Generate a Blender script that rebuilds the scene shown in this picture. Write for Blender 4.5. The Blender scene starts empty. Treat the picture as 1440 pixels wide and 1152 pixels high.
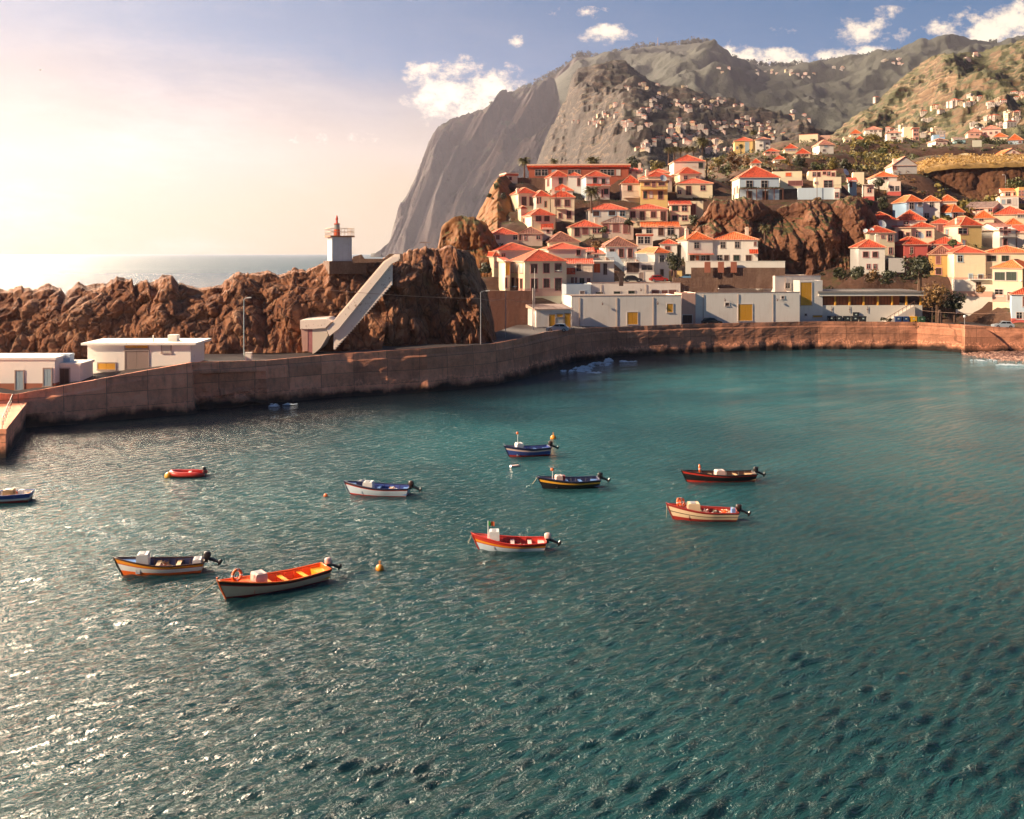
import bpy, math, random
import numpy as np
from mathutils import Vector, Matrix, noise
R = math.radians
rnd = random.Random(11)
scene = bpy.context.scene
COL = scene.collection

# ------------------------------------------------------------------ camera
F = 1383.0                 # focal length in photograph pixels (1440 wide)
CH = 20.0                  # camera height above the water
HY = 356.0                 # row of the horizon
cam_d = bpy.data.cameras.new("camera")
cam = bpy.data.objects.new("camera", cam_d)
COL.objects.link(cam)
cam.location = (0, 0, CH)
cam.rotation_euler = (R(90), 0, 0)
cam_d.sensor_width = 36.0
cam_d.lens = 36.0 * F / 1440.0
cam_d.shift_y = -(576.0 - HY) / 1440.0
cam_d.clip_start = 1.0
cam_d.clip_end = 200000.0
scene.camera = cam
scene.render.resolution_x = 1024
scene.render.resolution_y = 819

# ------------------------------------------------------------------ colour management
scene.view_settings.view_transform = 'Standard'
scene.view_settings.look = 'None'
scene.view_settings.exposure = 0.55
scene.view_settings.gamma = 1.0
scene.view_settings.use_curve_mapping = False
scene.render.engine = 'CYCLES'
scene.cycles.max_bounces = 6
scene.cycles.diffuse_bounces = 3
scene.cycles.glossy_bounces = 3
scene.cycles.transmission_bounces = 2
scene.cycles.volume_bounces = 1
scene.cycles.sample_clamp_indirect = 6.0
scene.cycles.use_denoising = True
scene.cycles.use_adaptive_sampling = False

# ------------------------------------------------------------------ sun
SUN_AZ, SUN_EL = -110.0, 26.0      # degrees from +Y, positive to the right
sd = Vector((math.sin(R(SUN_AZ)) * math.cos(R(SUN_EL)), math.cos(R(SUN_AZ)) * math.cos(R(SUN_EL)), math.sin(R(SUN_EL))))
sun_d = bpy.data.lights.new("sun", 'SUN')
sun_d.energy = 5.0
sun_d.angle = R(0.5)
sun_d.color = (1.0, 0.76, 0.51)
sun_o = bpy.data.objects.new("sun", sun_d)
COL.objects.link(sun_o)
sun_o.location = (-60, -60, 120)
sun_o.rotation_euler = (-sd).to_track_quat('-Z', 'Y').to_euler()


def s2l(c):
    return tuple(((v / 255.0) / 12.92 if v / 255.0 <= 0.04045 else ((v / 255.0 + 0.055) / 1.055) ** 2.4) for v in c)


# ------------------------------------------------------------------ node helpers
class NT:
    def __init__(s, tree):
        s.t = tree
        s.n = tree.nodes
        s.l = tree.links

    def add(s, typ, **kw):
        n = s.n.new(typ)
        for k, v in kw.items():
            setattr(n, k, v)
        return n

    def put(s, sock, v):
        if hasattr(v, 'is_output') or hasattr(v, 'links'):
            s.l.new(v, sock)
        elif isinstance(v, (tuple, list)) and len(v) == 3 and sock.type == 'RGBA':
            sock.default_value = (*v, 1)
        else:
            sock.default_value = v

    def math(s, op, a, b=None, c=None, clamp=False):
        n = s.add('ShaderNodeMath', operation=op, use_clamp=clamp)
        s.put(n.inputs[0], a)
        if b is not None:
            s.put(n.inputs[1], b)
        if c is not None:
            s.put(n.inputs[2], c)
        return n.outputs[0]

    def mix(s, f, a, b, blend='MIX'):
        n = s.add('ShaderNodeMix', data_type='RGBA', blend_type=blend)
        s.put(n.inputs[0], f)
        s.put(n.inputs[6], a)
        s.put(n.inputs[7], b)
        return n.outputs[2]

    def noise(s, vec=None, scale=1.0, detail=3.0, rough=0.5, dist=0.0, out=0):
        n = s.add('ShaderNodeTexNoise')
        n.inputs['Scale'].default_value = scale
        n.inputs['Detail'].default_value = detail
        n.inputs['Roughness'].default_value = rough
        n.inputs['Distortion'].default_value = dist
        if vec is not None:
            s.l.new(vec, n.inputs['Vector'])
        return n.outputs[out]

    def ramp(s, f, stops, interp='LINEAR'):
        n = s.add('ShaderNodeValToRGB')
        cr = n.color_ramp
        cr.interpolation = interp
        while len(cr.elements) < len(stops):
            cr.elements.new(0.5)
        for e, (p, c) in zip(cr.elements, stops):
            e.position = p
            e.color = (*c, 1) if len(c) == 3 else c
        s.l.new(f, n.inputs[0])
        return n.outputs[0]

    def smooth(s, v, lo, hi):
        n = s.add('ShaderNodeMapRange', interpolation_type='SMOOTHSTEP')
        s.put(n.inputs[0], v)
        n.inputs[1].default_value = lo
        n.inputs[2].default_value = hi
        return n.outputs[0]

    def mapping(s, vec, scale=(1, 1, 1), rot=(0, 0, 0), loc=(0, 0, 0)):
        n = s.add('ShaderNodeMapping')
        s.l.new(vec, n.inputs[0])
        n.inputs['Scale'].default_value = scale
        n.inputs['Rotation'].default_value = rot
        n.inputs['Location'].default_value = loc
        return n.outputs[0]

    def sep(s, vec):
        n = s.add('ShaderNodeSeparateXYZ')
        s.l.new(vec, n.inputs[0])
        return n.outputs

    def comb(s, x, y, z):
        n = s.add('ShaderNodeCombineXYZ')
        for k, v in enumerate((x, y, z)):
            s.put(n.inputs[k], v)
        return n.outputs[0]


# ------------------------------------------------------------------ world: evening sky
world = bpy.data.worlds.new("World")
scene.world = world
world.use_nodes = True
wt = NT(world.node_tree)
wt.n.clear()
tc = wt.add('ShaderNodeTexCoord')
dx, dy, dz = wt.sep(tc.outputs['Generated'])
ya = wt.math('MAXIMUM', wt.math('ABSOLUTE', dy), 0.02)
u = wt.math('DIVIDE', dx, ya)
v = wt.math('DIVIDE', dz, ya)
el = wt.math('MAXIMUM', dz, 0.0)
# pale warm light low on the left, blue to the upper right
az_d = Vector((math.sin(R(-42)), math.cos(R(-42)), 0.0))
left = wt.math('ADD', wt.math('MULTIPLY', dx, az_d.x), wt.math('MULTIPLY', dy, az_d.y))        # 1 toward the glow
lf = wt.smooth(left, 0.55, 0.985)
soft = wt.noise(wt.mapping(tc.outputs['Generated'], scale=(1.6, 1.6, 5.0)), 1.7, 4, 0.55)
elw = wt.math('ADD', wt.math('ADD', el, wt.math('MULTIPLY', wt.smooth(u, -0.15, 0.35), 0.035)), wt.math('MULTIPLY', wt.math('SUBTRACT', soft, 0.5), 0.10))
band_hi = wt.math('ADD', 0.15, wt.math('MULTIPLY', lf, 0.05))
hz = wt.math('SUBTRACT', 1.0, wt.math('DIVIDE', wt.math('SUBTRACT', elw, 0.03), band_hi), clamp=True)
hz = wt.smooth(hz, 0.0, 0.93)
leftness = wt.smooth(u, 0.10, -0.50)
blue = wt.mix(wt.smooth(el, 0.10, 0.45), s2l((22, 112, 168)), s2l((28, 92, 142)))
grey = wt.mix(leftness, blue, s2l((96, 138, 178)))
blue2 = wt.mix(wt.smooth(el, 0.22, 0.5), grey, blue)
sky = wt.mix(hz, blue2, s2l((184, 162, 118)))
# a peach fringe where cream turns to blue
fr = wt.math('MULTIPLY', wt.math('MULTIPLY', hz, wt.math('SUBTRACT', 1.0, hz)), 2.2, clamp=True)
sky = wt.mix(wt.math('MULTIPLY', fr, 0.6), sky, s2l((196, 172, 148)))
# bright sky lobe added out of view on the left for water glitter
gd = Vector((math.sin(R(-41)) * math.cos(R(25)), math.cos(R(-41)) * math.cos(R(25)), math.sin(R(25))))
dot = wt.math('ADD', wt.math('ADD', wt.math('MULTIPLY', dx, gd.x), wt.math('MULTIPLY', dy, gd.y)), wt.math('MULTIPLY', dz, gd.z))
wide = wt.smooth(dot, 0.90, 1.0)
core = wt.smooth(dot, 0.968, 1.0)
sky = wt.mix(wt.math('MULTIPLY', wide, 0.35), sky, s2l((255, 226, 190)))
# clouds, fixed in the sky by direction
cn = wt.noise(wt.comb(u, wt.math('MULTIPLY', v, 1.35), 0.0), 30.0, 9, 0.66)
cn2 = wt.noise(wt.comb(wt.math('ADD', wt.math('MULTIPLY', u, 0.55), wt.math('MULTIPLY', v, 0.5)), wt.math('MULTIPLY', v, 1.6), 3.0), 7.0, 6, 0.6)
CL = [(655, 132, 62, 34, 1.0), (690, 150, 46, 20, .9), (630, 118, 34, 20, .8), (600, 96, 26, 8, .9), (725, 59, 13, 7, .85), (855, 49, 28, 12, .9), (818, 19, 34, 7, .5),
      (1040, 80, 34, 16, 1.), (1098, 84, 36, 14, 1.), (1180, 82, 40, 10, .85), (1228, 74, 24, 10, .8), (1212, 42, 30, 17, .85), (1268, 50, 10, 8, .6), (1250, 20, 22, 8, .4),
      (1395, 44, 52, 24, 1.0), (1335, 46, 34, 16, .7), (1440, 36, 48, 28, 1.0), (480, 195, 60, 6, .3), (1100, 44, 14, 5, .4), (930, 75, 30, 8, .35), (1520, 30, 60, 26, 1.0)]
dens = None
for (cx, cy, rx, ry, st) in CL:
    uu, vv = (cx - 720) / F, (HY - cy) / F
    a = wt.math('MULTIPLY', wt.math('SUBTRACT', u, uu), F / rx / 1.7)
    b = wt.math('MULTIPLY', wt.math('SUBTRACT', v, vv), F / ry / 1.7)
    r2 = wt.math('ADD', wt.math('MULTIPLY', a, a), wt.math('MULTIPLY', b, b))
    m = wt.math('MULTIPLY', wt.math('SUBTRACT', 1.0, r2, clamp=True), st)
    dens = m if dens is None else wt.math('MAXIMUM', dens, m)
front = wt.math('GREATER_THAN', dy, 0.05)
cd = wt.math('ADD', wt.math('MULTIPLY', dens, 0.95), wt.math('MULTIPLY', wt.math('SUBTRACT', cn, 0.5), 3.6))
cd0 = cd
cd = wt.math('MULTIPLY', wt.smooth(cd, 0.24, 0.95), wt.math('MULTIPLY', front, wt.smooth(dens, 0.0, 0.14)))
veil = wt.math('MULTIPLY', wt.smooth(cn2, 0.42, 0.75), wt.smooth(el, 0.32, 0.10))
veil = wt.math('MULTIPLY', veil, wt.math('ADD', 0.12, wt.math('MULTIPLY', leftness, 0.38)))
sky = wt.mix(veil, sky, s2l((226, 210, 204)))
ccol = wt.mix(wt.smooth(cd0, 0.45, 1.25), s2l((222, 208, 200)), s2l((255, 248, 232)))
ccol = wt.mix(1.0, ccol, (1.22, 1.14, 1.02), 'MULTIPLY')
sky = wt.mix(cd, sky, ccol)
# a share of the physical sky on top
nis = wt.add('ShaderNodeTexSky', sky_type='NISHITA')
nis.sun_disc = False
nis.sun_elevation = R(SUN_EL)
nis.sun_rotation = R(SUN_AZ)
nis.altitude = 20
# darker, bluer sky behind the viewer
back = wt.smooth(dy, 0.15, -0.35)
sky = wt.mix(back, sky, wt.mix(wt.smooth(el, 0.0, 0.35), s2l((118, 128, 150)), s2l((46, 82, 124))))
bg_n = wt.add('ShaderNodeBackground')
wt.l.new(nis.outputs[0], bg_n.inputs[0])
bg_n.inputs[1].default_value = 0.004
bg = wt.add('ShaderNodeBackground')
wt.l.new(sky, bg.inputs[0])
bg.inputs[1].default_value = 0.66
bg_g = wt.add('ShaderNodeBackground')
bg_g.inputs[0].default_value = (1.0, 0.79, 0.56, 1)
wt.l.new(wt.math('MULTIPLY', wt.math('POWER', core, 1.6), 112.0), bg_g.inputs[1])
ad = wt.add('ShaderNodeAddShader')
ad2 = wt.add('ShaderNodeAddShader')
wt.l.new(bg.outputs[0], ad.inputs[0])
wt.l.new(bg_n.outputs[0], ad.inputs[1])
wt.l.new(ad.outputs[0], ad2.inputs[0])
wt.l.new(bg_g.outputs[0], ad2.inputs[1])
wo = wt.add('ShaderNodeOutputWorld')
wt.l.new(ad2.outputs[0], wo.inputs[0])
world.cycles.sampling_method = 'MANUAL'
world.cycles.sample_map_resolution = 1024


# ------------------------------------------------------------------ projection: photograph pixel -> place
def P(px, py, Y):
    return Vector(((px - 720.0) / F * Y, Y, CH - (py - HY) / F * Y))


def G(px, py, z=0.0):
    Y = (CH - z) * F / (py - HY)
    return Vector(((px - 720.0) / F * Y, Y, z))


def interp(x, pts):
    if x <= pts[0][0]:
        return pts[0][1]
    for (a, b), (c, d) in zip(pts, pts[1:]):
        if x <= c:
            return b + (d - b) * (x - a) / (c - a)
    return pts[-1][1]


# ------------------------------------------------------------------ materials
MATS = {}


def new_mat(name):
    m = bpy.data.materials.new(name)
    m.use_nodes = True
    t = NT(m.node_tree)
    b = t.n['Principled BSDF']
    return m, t, b


def bump(t, b, h, strength, dist):
    n = t.add('ShaderNodeBump')
    n.inputs['Strength'].default_value = strength
    n.inputs['Distance'].default_value = dist
    t.l.new(h, n.inputs['Height'])
    t.l.new(n.outputs[0], b.inputs['Normal'])
    return n


def plain(name, col, rough=0.6, metal=0.0, var=0.12, vs=1.5, bs=0.0):
    if name in MATS:
        return MATS[name]
    m, t, b = new_mat(name)
    tcn = t.add('ShaderNodeTexCoord')
    f = t.noise(tcn.outputs['Object'], vs, 4, 0.6)
    k = t.math('ADD', 1.0 - var, t.math('MULTIPLY', f, 2 * var))
    c = t.mix(1.0, col, k, 'MULTIPLY')
    t.l.new(c, b.inputs['Base Color'])
    b.inputs['Roughness'].default_value = rough
    b.inputs['Metallic'].default_value = metal
    if bs:
        bump(t, b, t.noise(tcn.outputs['Object'], vs * 6, 4, 0.6), bs, 0.02)
    MATS[name] = m
    return m


def wall_paint(name, rgb, dirt=0.25):
    """rough render with rain streaks and blotches"""
    if name in MATS:
        return MATS[name]
    m, t, b = new_mat(name)
    tcn = t.add('ShaderNodeTexCoord')
    ob = tcn.outputs['Object']
    oi = t.add('ShaderNodeObjectInfo')
    off = t.add('ShaderNodeVectorMath', operation='ADD')
    t.l.new(ob, off.inputs[0])
    t.l.new(t.comb(t.math('MULTIPLY', oi.outputs['Random'], 57.0), t.math('MULTIPLY', oi.outputs['Random'], 31.0), 0.0), off.inputs[1])
    ob = off.outputs[0]
    n1 = t.noise(ob, 0.35, 5, 0.6)
    n2 = t.noise(t.mapping(ob, scale=(1.8, 1.8, 0.16)), 1.3, 4, 0.6)
    d = t.math('ADD', t.math('MULTIPLY', t.smooth(n1, 0.45, 0.8), 0.6), t.math('MULTIPLY', t.smooth(n2, 0.5, 0.8), 0.7))
    d = t.math('MULTIPLY', d, dirt, clamp=True)
    col = tuple(c * 0.9 for c in rgb)
    dark = (rgb[0] * 0.50 + 0.02, rgb[1] * 0.43 + 0.015, rgb[2] * 0.36 + 0.01)
    t.l.new(t.mix(d, col, dark), b.inputs['Base Color'])
    b.inputs['Roughness'].default_value = 0.88
    bump(t, b, t.noise(ob, 7, 4, 0.6), 0.25, 0.03)
    MATS[name] = m
    return m


def roof_tiles(name, rgb, worn=0.35):
    """clay tiles: channels down the slope, courses across it, tile-to-tile colour"""
    if name in MATS:
        return MATS[name]
    m, t, b = new_mat(name)
    tcn = t.add('ShaderNodeTexCoord')
    ob = tcn.outputs['Object']
    oi = t.add('ShaderNodeObjectInfo')
    x, y, z = t.sep(ob)
    vt = t.add('ShaderNodeVectorTransform', vector_type='NORMAL', convert_from='WORLD', convert_to='OBJECT')
    ge = t.add('ShaderNodeNewGeometry')
    t.l.new(ge.outputs['Normal'], vt.inputs[0])
    nx, ny, nz = t.sep(vt.outputs[0])
    sidef = t.math('GREATER_THAN', t.math('ABSOLUTE', nx), t.math('ABSOLUTE', ny))
    across = t.math('ADD', t.math('MULTIPLY', x, t.math('SUBTRACT', 1.0, sidef)), t.math('MULTIPLY', y, sidef))
    wave = t.math('SINE', t.math('MULTIPLY', across, 2 * math.pi / 0.42))
    course = t.math('FRACT', t.math('MULTIPLY', z, 1.0 / 0.26))
    cell = t.add('ShaderNodeTexWhiteNoise', noise_dimensions='3D')
    t.l.new(t.comb(t.math('FLOOR', t.math('MULTIPLY', across, 1 / 0.42)), t.math('FLOOR', t.math('MULTIPLY', z, 1 / 0.26)), t.math('MULTIPLY', oi.outputs['Random'], 99.0)), cell.inputs[0])
    n1 = t.noise(ob, 0.8, 5, 0.65)
    f = t.math('ADD', t.math('MULTIPLY', cell.outputs[0], 0.55), t.math('MULTIPLY', n1, 0.75))
    c = t.ramp(f, [(0.25, (rgb[0] * .52, rgb[1] * .45, rgb[2] * .45)), (0.55, rgb), (0.95, (min(1, rgb[0] * 1.30), rgb[1] * 1.45, rgb[2] * 1.5))])
    lich = t.smooth(t.noise(ob, 2.3, 5, 0.7), 0.56, 0.75)
    c = t.mix(t.math('MULTIPLY', lich, worn), c, (0.10, 0.055, 0.035))
    t.l.new(c, b.inputs['Base Color'])
    b.inputs['Roughness'].default_value = 0.8
    bump(t, b, t.math('ADD', wave, t.math('MULTIPLY', course, 0.8)), 0.8, 0.06)
    MATS[name] = m
    return m


def rock_mat(name, stops, scale=1.0, bs=0.9, strata=0.35, green=None, gz=0.55, bd=0.5, crk=0.0, terr=0.0, tcol=(0.26, 0.20, 0.12), tamt=0.5):
    if name in MATS:
        return MATS[name]
    m, t, b = new_mat(name)
    tcn = t.add('ShaderNodeTexCoord')
    ob = tcn.outputs['Object']
    n1 = t.noise(t.mapping(ob, scale=(1, 1, 0.45)), 0.16 * scale, 8, 0.68, 0.6)
    n2 = t.noise(ob, 0.9 * scale, 7, 0.7)
    n3 = t.noise(t.mapping(ob, scale=(1.0, 1.0, 0.10)), 0.55 * scale, 5, 0.65, 0.4)
    f = t.math('ADD', t.math('ADD', t.math('MULTIPLY', n1, 0.5), t.math('MULTIPLY', n2, 0.32)), t.math('MULTIPLY', t.math('SUBTRACT', n3, 0.32), strata))
    c = t.ramp(f, stops)
    vor = t.add('ShaderNodeTexVoronoi', feature='F1')
    t.l.new(t.mapping(ob, scale=(1, 1, 0.6)), vor.inputs['Vector'])
    vor.inputs['Scale'].default_value = 0.45 * scale
    crack = t.add('ShaderNodeTexVoronoi', feature='DISTANCE_TO_EDGE')
    ds = t.add('ShaderNodeVectorMath', operation='ADD')
    nz = t.noise(ob, 0.8 * scale, 4, 0.6, out=1)
    t.l.new(t.mapping(ob, scale=(1, 1, 0.5)), ds.inputs[0])
    t.l.new(nz, ds.inputs[1])
    t.l.new(ds.outputs[0], crack.inputs['Vector'])
    crack.inputs['Scale'].default_value = 0.5 * scale
    ck = t.smooth(crack.outputs[0], 0.0, 0.10)
    c = t.mix(t.math('MULTIPLY', t.math('SUBTRACT', 1.0, ck), crk), c, tuple(x * 0.35 for x in stops[0][1]))
    if green:
        ge = t.add('ShaderNodeNewGeometry')
        nzv = t.sep(ge.outputs['Normal'])[2]
        gn = t.noise(ob, 0.5 * scale, 6, 0.7)
        gm = t.smooth(t.math('ADD', nzv, t.math('MULTIPLY', t.math('SUBTRACT', gn, 0.5), 1.3)), gz, gz + 0.22)
        c = t.mix(gm, c, t.mix(t.noise(ob, 2.2 * scale, 4, 0.6), green[0], green[1]))
    if terr:
        zz = t.math('ADD', t.sep(ob)[2], t.math('MULTIPLY', t.noise(ob, 0.02, 4, 0.6), terr * 5.0))
        fr_ = t.math('FRACT', t.math('MULTIPLY', zz, 1.0 / terr))
        ln = t.math('MULTIPLY', t.smooth(fr_, 0.62, 0.78), t.smooth(t.noise(ob, 0.012, 4, 0.6), 0.42, 0.58))
        c = t.mix(t.math('MULTIPLY', ln, tamt), c, tcol)
        dk = t.math('MULTIPLY', t.smooth(fr_, 0.30, 0.12), t.smooth(t.noise(ob, 0.03, 3, 0.6), 0.40, 0.60))
        c = t.mix(t.math('MULTIPLY', dk, 0.6), c, tuple(k * 0.5 for k in stops[0][1]))
    t.l.new(c, b.inputs['Base Color'])
    b.inputs['Roughness'].default_value = 0.92
    h = t.math('ADD', t.math('ADD', t.math('MULTIPLY', n2, 1.0), t.math('MULTIPLY', n3, 0.6)), t.math('MULTIPLY', ck, 0.6 * crk))
    bump(t, b, h, bs, bd / scale)
    MATS[name] = m
    return m


M_ROCK = rock_mat('volcanic_rock', [(0.22, (0.035, 0.014, 0.010)), (0.40, (0.135, 0.050, 0.026)), (0.55, (0.26, 0.105, 0.050)), (0.68, (0.36, 0.18, 0.10)), (0.82, (0.46, 0.30, 0.21))], 0.9, 1.0, 0.75, crk=0.5)
M_CLIFF = rock_mat('red_cliff', [(0.2, (0.035, 0.014, 0.010)), (0.42, (0.13, 0.050, 0.028)), (0.6, (0.26, 0.115, 0.06)), (0.8, (0.40, 0.23, 0.14))], 0.6, 1.0, 0.7, green=((0.05, 0.06, 0.02), (0.12, 0.09, 0.03)), gz=0.66, crk=0.25)
M_EARTH = rock_mat('ochre_earth', [(0.2, (0.06, 0.027, 0.012)), (0.42, (0.21, 0.085, 0.028)), (0.6, (0.36, 0.165, 0.05)), (0.8, (0.46, 0.26, 0.10))], 0.9, 0.8, 0.1, green=((0.06, 0.07, 0.02), (0.15, 0.10, 0.03)), gz=0.68)
M_SOIL = rock_mat('village_soil', [(0.2, (0.03, 0.015, 0.010)), (0.42, (0.09, 0.042, 0.026)), (0.6, (0.16, 0.082, 0.046)), (0.85, (0.24, 0.14, 0.085))], 0.8, 0.8, 0.1, green=((0.030, 0.036, 0.012), (0.095, 0.075, 0.024)), gz=0.86)
M_GOLD = rock_mat('dry_grass_mound', [(0.2, (0.05, 0.022, 0.014)), (0.42, (0.14, 0.055, 0.028)), (0.6, (0.21, 0.10, 0.045)), (0.8, (0.30, 0.18, 0.09))], 0.6, 0.9, 0.3, green=((0.26, 0.15, 0.04), (0.42, 0.25, 0.07)), gz=0.72)
M_DRY = rock_mat('golden_slope_grass', [(0.2, (0.13, 0.07, 0.018)), (0.42, (0.27, 0.155, 0.04)), (0.6, (0.38, 0.23, 0.06)), (0.8, (0.48, 0.31, 0.10))], 1.2, 0.8, 0.0)
M_FAR = rock_mat('far_cliff', [(0.2, (0.013, 0.009, 0.010)), (0.42, (0.030, 0.019, 0.018)), (0.6, (0.064, 0.039, 0.030)), (0.8, (0.18, 0.11, 0.075))], 0.022, 1.0, 0.4, green=((0.020, 0.024, 0.011), (0.055, 0.048, 0.022)), gz=0.62)
M_MID = rock_mat('terraced_hill', [(0.2, (0.012, 0.007, 0.006)), (0.42, (0.027, 0.016, 0.012)), (0.6, (0.050, 0.030, 0.020)), (0.8, (0.11, 0.068, 0.042))], 0.04, 0.9, 0.3, green=((0.020, 0.020, 0.011), (0.055, 0.044, 0.022)), gz=0.72, terr=11.0, tcol=(0.15, 0.095, 0.06), tamt=0.5)
M_FOREST = rock_mat('wooded_ridge', [(0.2, (0.007, 0.007, 0.008)), (0.42, (0.015, 0.014, 0.013)), (0.6, (0.030, 0.024, 0.020)), (0.8, (0.08, 0.058, 0.04))], 0.022, 0.9, 0.3, green=((0.010, 0.014, 0.007), (0.03, 0.032, 0.014)), gz=0.45)
M_RIGHT = rock_mat('green_brown_hill', [(0.2, (0.045, 0.023, 0.014)), (0.42, (0.115, 0.065, 0.033)), (0.6, (0.18, 0.105, 0.05)), (0.8, (0.28, 0.18, 0.10))], 0.05, 1.0, 0.3, green=((0.036, 0.044, 0.014), (0.10, 0.092, 0.034)), gz=0.58, terr=7.0, tcol=(0.34, 0.24, 0.14), tamt=0.4)


def concrete_mat(name, base, stain, zlo, zhi):
    m, t, b = new_mat(name)
    tcn = t.add('ShaderNodeTexCoord')
    ob = tcn.outputs['Object']
    x, y, z = t.sep(ob)
    n1 = t.noise(ob, 0.35, 6, 0.65)
    n2 = t.noise(ob, 2.2, 6, 0.7)
    n3 = t.noise(t.mapping(ob, scale=(1, 1, 0.12)), 1.4, 5, 0.6)
    f = t.math('ADD', t.math('MULTIPLY', n1, 0.6), t.math('MULTIPLY', n2, 0.4))
    c = t.ramp(f, [(0.25, tuple(k * .45 for k in base)), (0.5, base), (0.75, tuple(min(1, k * 1.45) for k in base))])
    c = t.mix(t.math('MULTIPLY', t.smooth(n3, 0.5, 0.75), 0.5), c, tuple(k * .35 for k in base))
    # pour joints of the wall
    jx = t.math('FRACT', t.math('MULTIPLY', t.math('ADD', x, t.math('MULTIPLY', y, 0.6)), 1 / 5.5))
    jz = t.math('FRACT', t.math('MULTIPLY', t.math('ADD', z, 0.3), 1 / 1.75))
    j = t.math('MAXIMUM', t.math('LESS_THAN', jx, 0.022), t.math('LESS_THAN', jz, 0.05))
    c = t.mix(t.math('MULTIPLY', j, 0.6), c, tuple(k * .3 for k in base))
    cellv = t.add('ShaderNodeTexWhiteNoise', noise_dimensions='2D')
    t.l.new(t.comb(t.math('FLOOR', t.math('MULTIPLY', t.math('ADD', x, t.math('MULTIPLY', y, 0.6)), 1 / 5.5)), t.math('FLOOR', t.math('MULTIPLY', t.math('ADD', z, 0.3), 1 / 1.75)), 0.0), cellv.inputs[0])
    c = t.mix(1.0, c, t.math('ADD', 0.72, t.math('MULTIPLY', cellv.outputs[0], 0.5)), 'MULTIPLY')
    # left arm lies in shade; its missing light is put into the base colour
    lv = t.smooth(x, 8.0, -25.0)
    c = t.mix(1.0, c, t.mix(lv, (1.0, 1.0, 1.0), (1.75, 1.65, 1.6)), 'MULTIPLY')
    # weed and tide stain
    zz = t.math('ADD', z, t.math('MULTIPLY', t.math('SUBTRACT', t.noise(ob, 0.22, 6, 0.65), 0.5), 3.2))
    w = t.smooth(zz, zhi, zlo)
    c = t.mix(w, c, stain)
    salt = t.math('MULTIPLY', t.smooth(zz, zhi + 0.7, zhi + 0.1), t.smooth(zz, zhi - 0.4, zhi))
    c = t.mix(t.math('MULTIPLY', salt, t.smooth(n2, 0.45, 0.62)), c, tuple(min(1, k * 1.9) for k in base))
    t.l.new(c, b.inputs['Base Color'])
    b.inputs['Roughness'].default_value = 0.85
    h = t.math('ADD', t.math('MULTIPLY', n2, 1.0), t.math('MULTIPLY', j, -0.6))
    bump(t, b, h, 0.8, 0.12)
    MATS[name] = m
    return m


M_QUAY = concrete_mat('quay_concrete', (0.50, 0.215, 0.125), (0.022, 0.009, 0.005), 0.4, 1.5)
M_ASPH = plain('asphalt', (0.075, 0.058, 0.055), 0.9, 0, 0.25, 0.6, 0.4)
M_PAVE = plain('pale_paving', (0.24, 0.17, 0.14), 0.9, 0, 0.25, 0.8, 0.4)


def water_mat():
    m, t, b = new_mat('sea_water')
    ge = t.add('ShaderNodeNewGeometry')
    ps = ge.outputs['Position']
    x, y, z = t.sep(ps)
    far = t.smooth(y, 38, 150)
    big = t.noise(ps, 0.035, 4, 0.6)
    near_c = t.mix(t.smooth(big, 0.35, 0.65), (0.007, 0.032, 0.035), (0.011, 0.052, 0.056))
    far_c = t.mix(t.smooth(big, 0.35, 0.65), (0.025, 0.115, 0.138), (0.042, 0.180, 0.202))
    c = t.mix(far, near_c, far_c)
    # the water is darker along the left breakwater
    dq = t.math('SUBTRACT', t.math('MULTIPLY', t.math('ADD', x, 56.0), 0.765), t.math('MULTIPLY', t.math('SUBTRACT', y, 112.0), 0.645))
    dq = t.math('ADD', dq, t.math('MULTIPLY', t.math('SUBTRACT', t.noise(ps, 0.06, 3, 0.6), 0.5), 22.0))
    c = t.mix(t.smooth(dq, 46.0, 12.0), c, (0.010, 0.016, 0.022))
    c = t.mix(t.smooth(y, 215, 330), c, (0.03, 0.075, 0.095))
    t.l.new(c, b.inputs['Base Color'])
    t.l.new(t.math('ADD', 0.06, t.math('MULTIPLY', t.smooth(y, 250, 1500), 0.34)), b.inputs['Roughness'])
    b.inputs['IOR'].default_value = 1.333
    rp = t.mapping(ps, rot=(0, 0, R(-36)))
    rp2 = t.mapping(ps, rot=(0, 0, R(-14)))
    a1 = t.noise(t.mapping(rp, scale=(0.45, 1.35, 1)), 1.9, 5, 0.62, 0.6)
    a2 = t.noise(t.mapping(rp2, scale=(0.5, 1.3, 1)), 3.6, 3, 0.6, 0.4)
    a3 = t.noise(t.mapping(rp2, scale=(0.5, 1.3, 1)), 0.16, 5, 0.62, 0.3)
    near = t.math('SUBTRACT', 1.0, t.smooth(y, 260, 600))
    h = t.math('ADD', t.math('MULTIPLY', t.math('ABSOLUTE', t.math('SUBTRACT', a1, 0.5)), -1.6), t.math('MULTIPLY', a2, 0.22))
    h = t.math('ADD', t.math('MULTIPLY', h, near), t.math('MULTIPLY', a3, t.math('MULTIPLY', t.smooth(y, 60, 300), 9.0)))
    bump(t, b, h, 1.0, 0.31)
    return m


M_WATER = water_mat()


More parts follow.
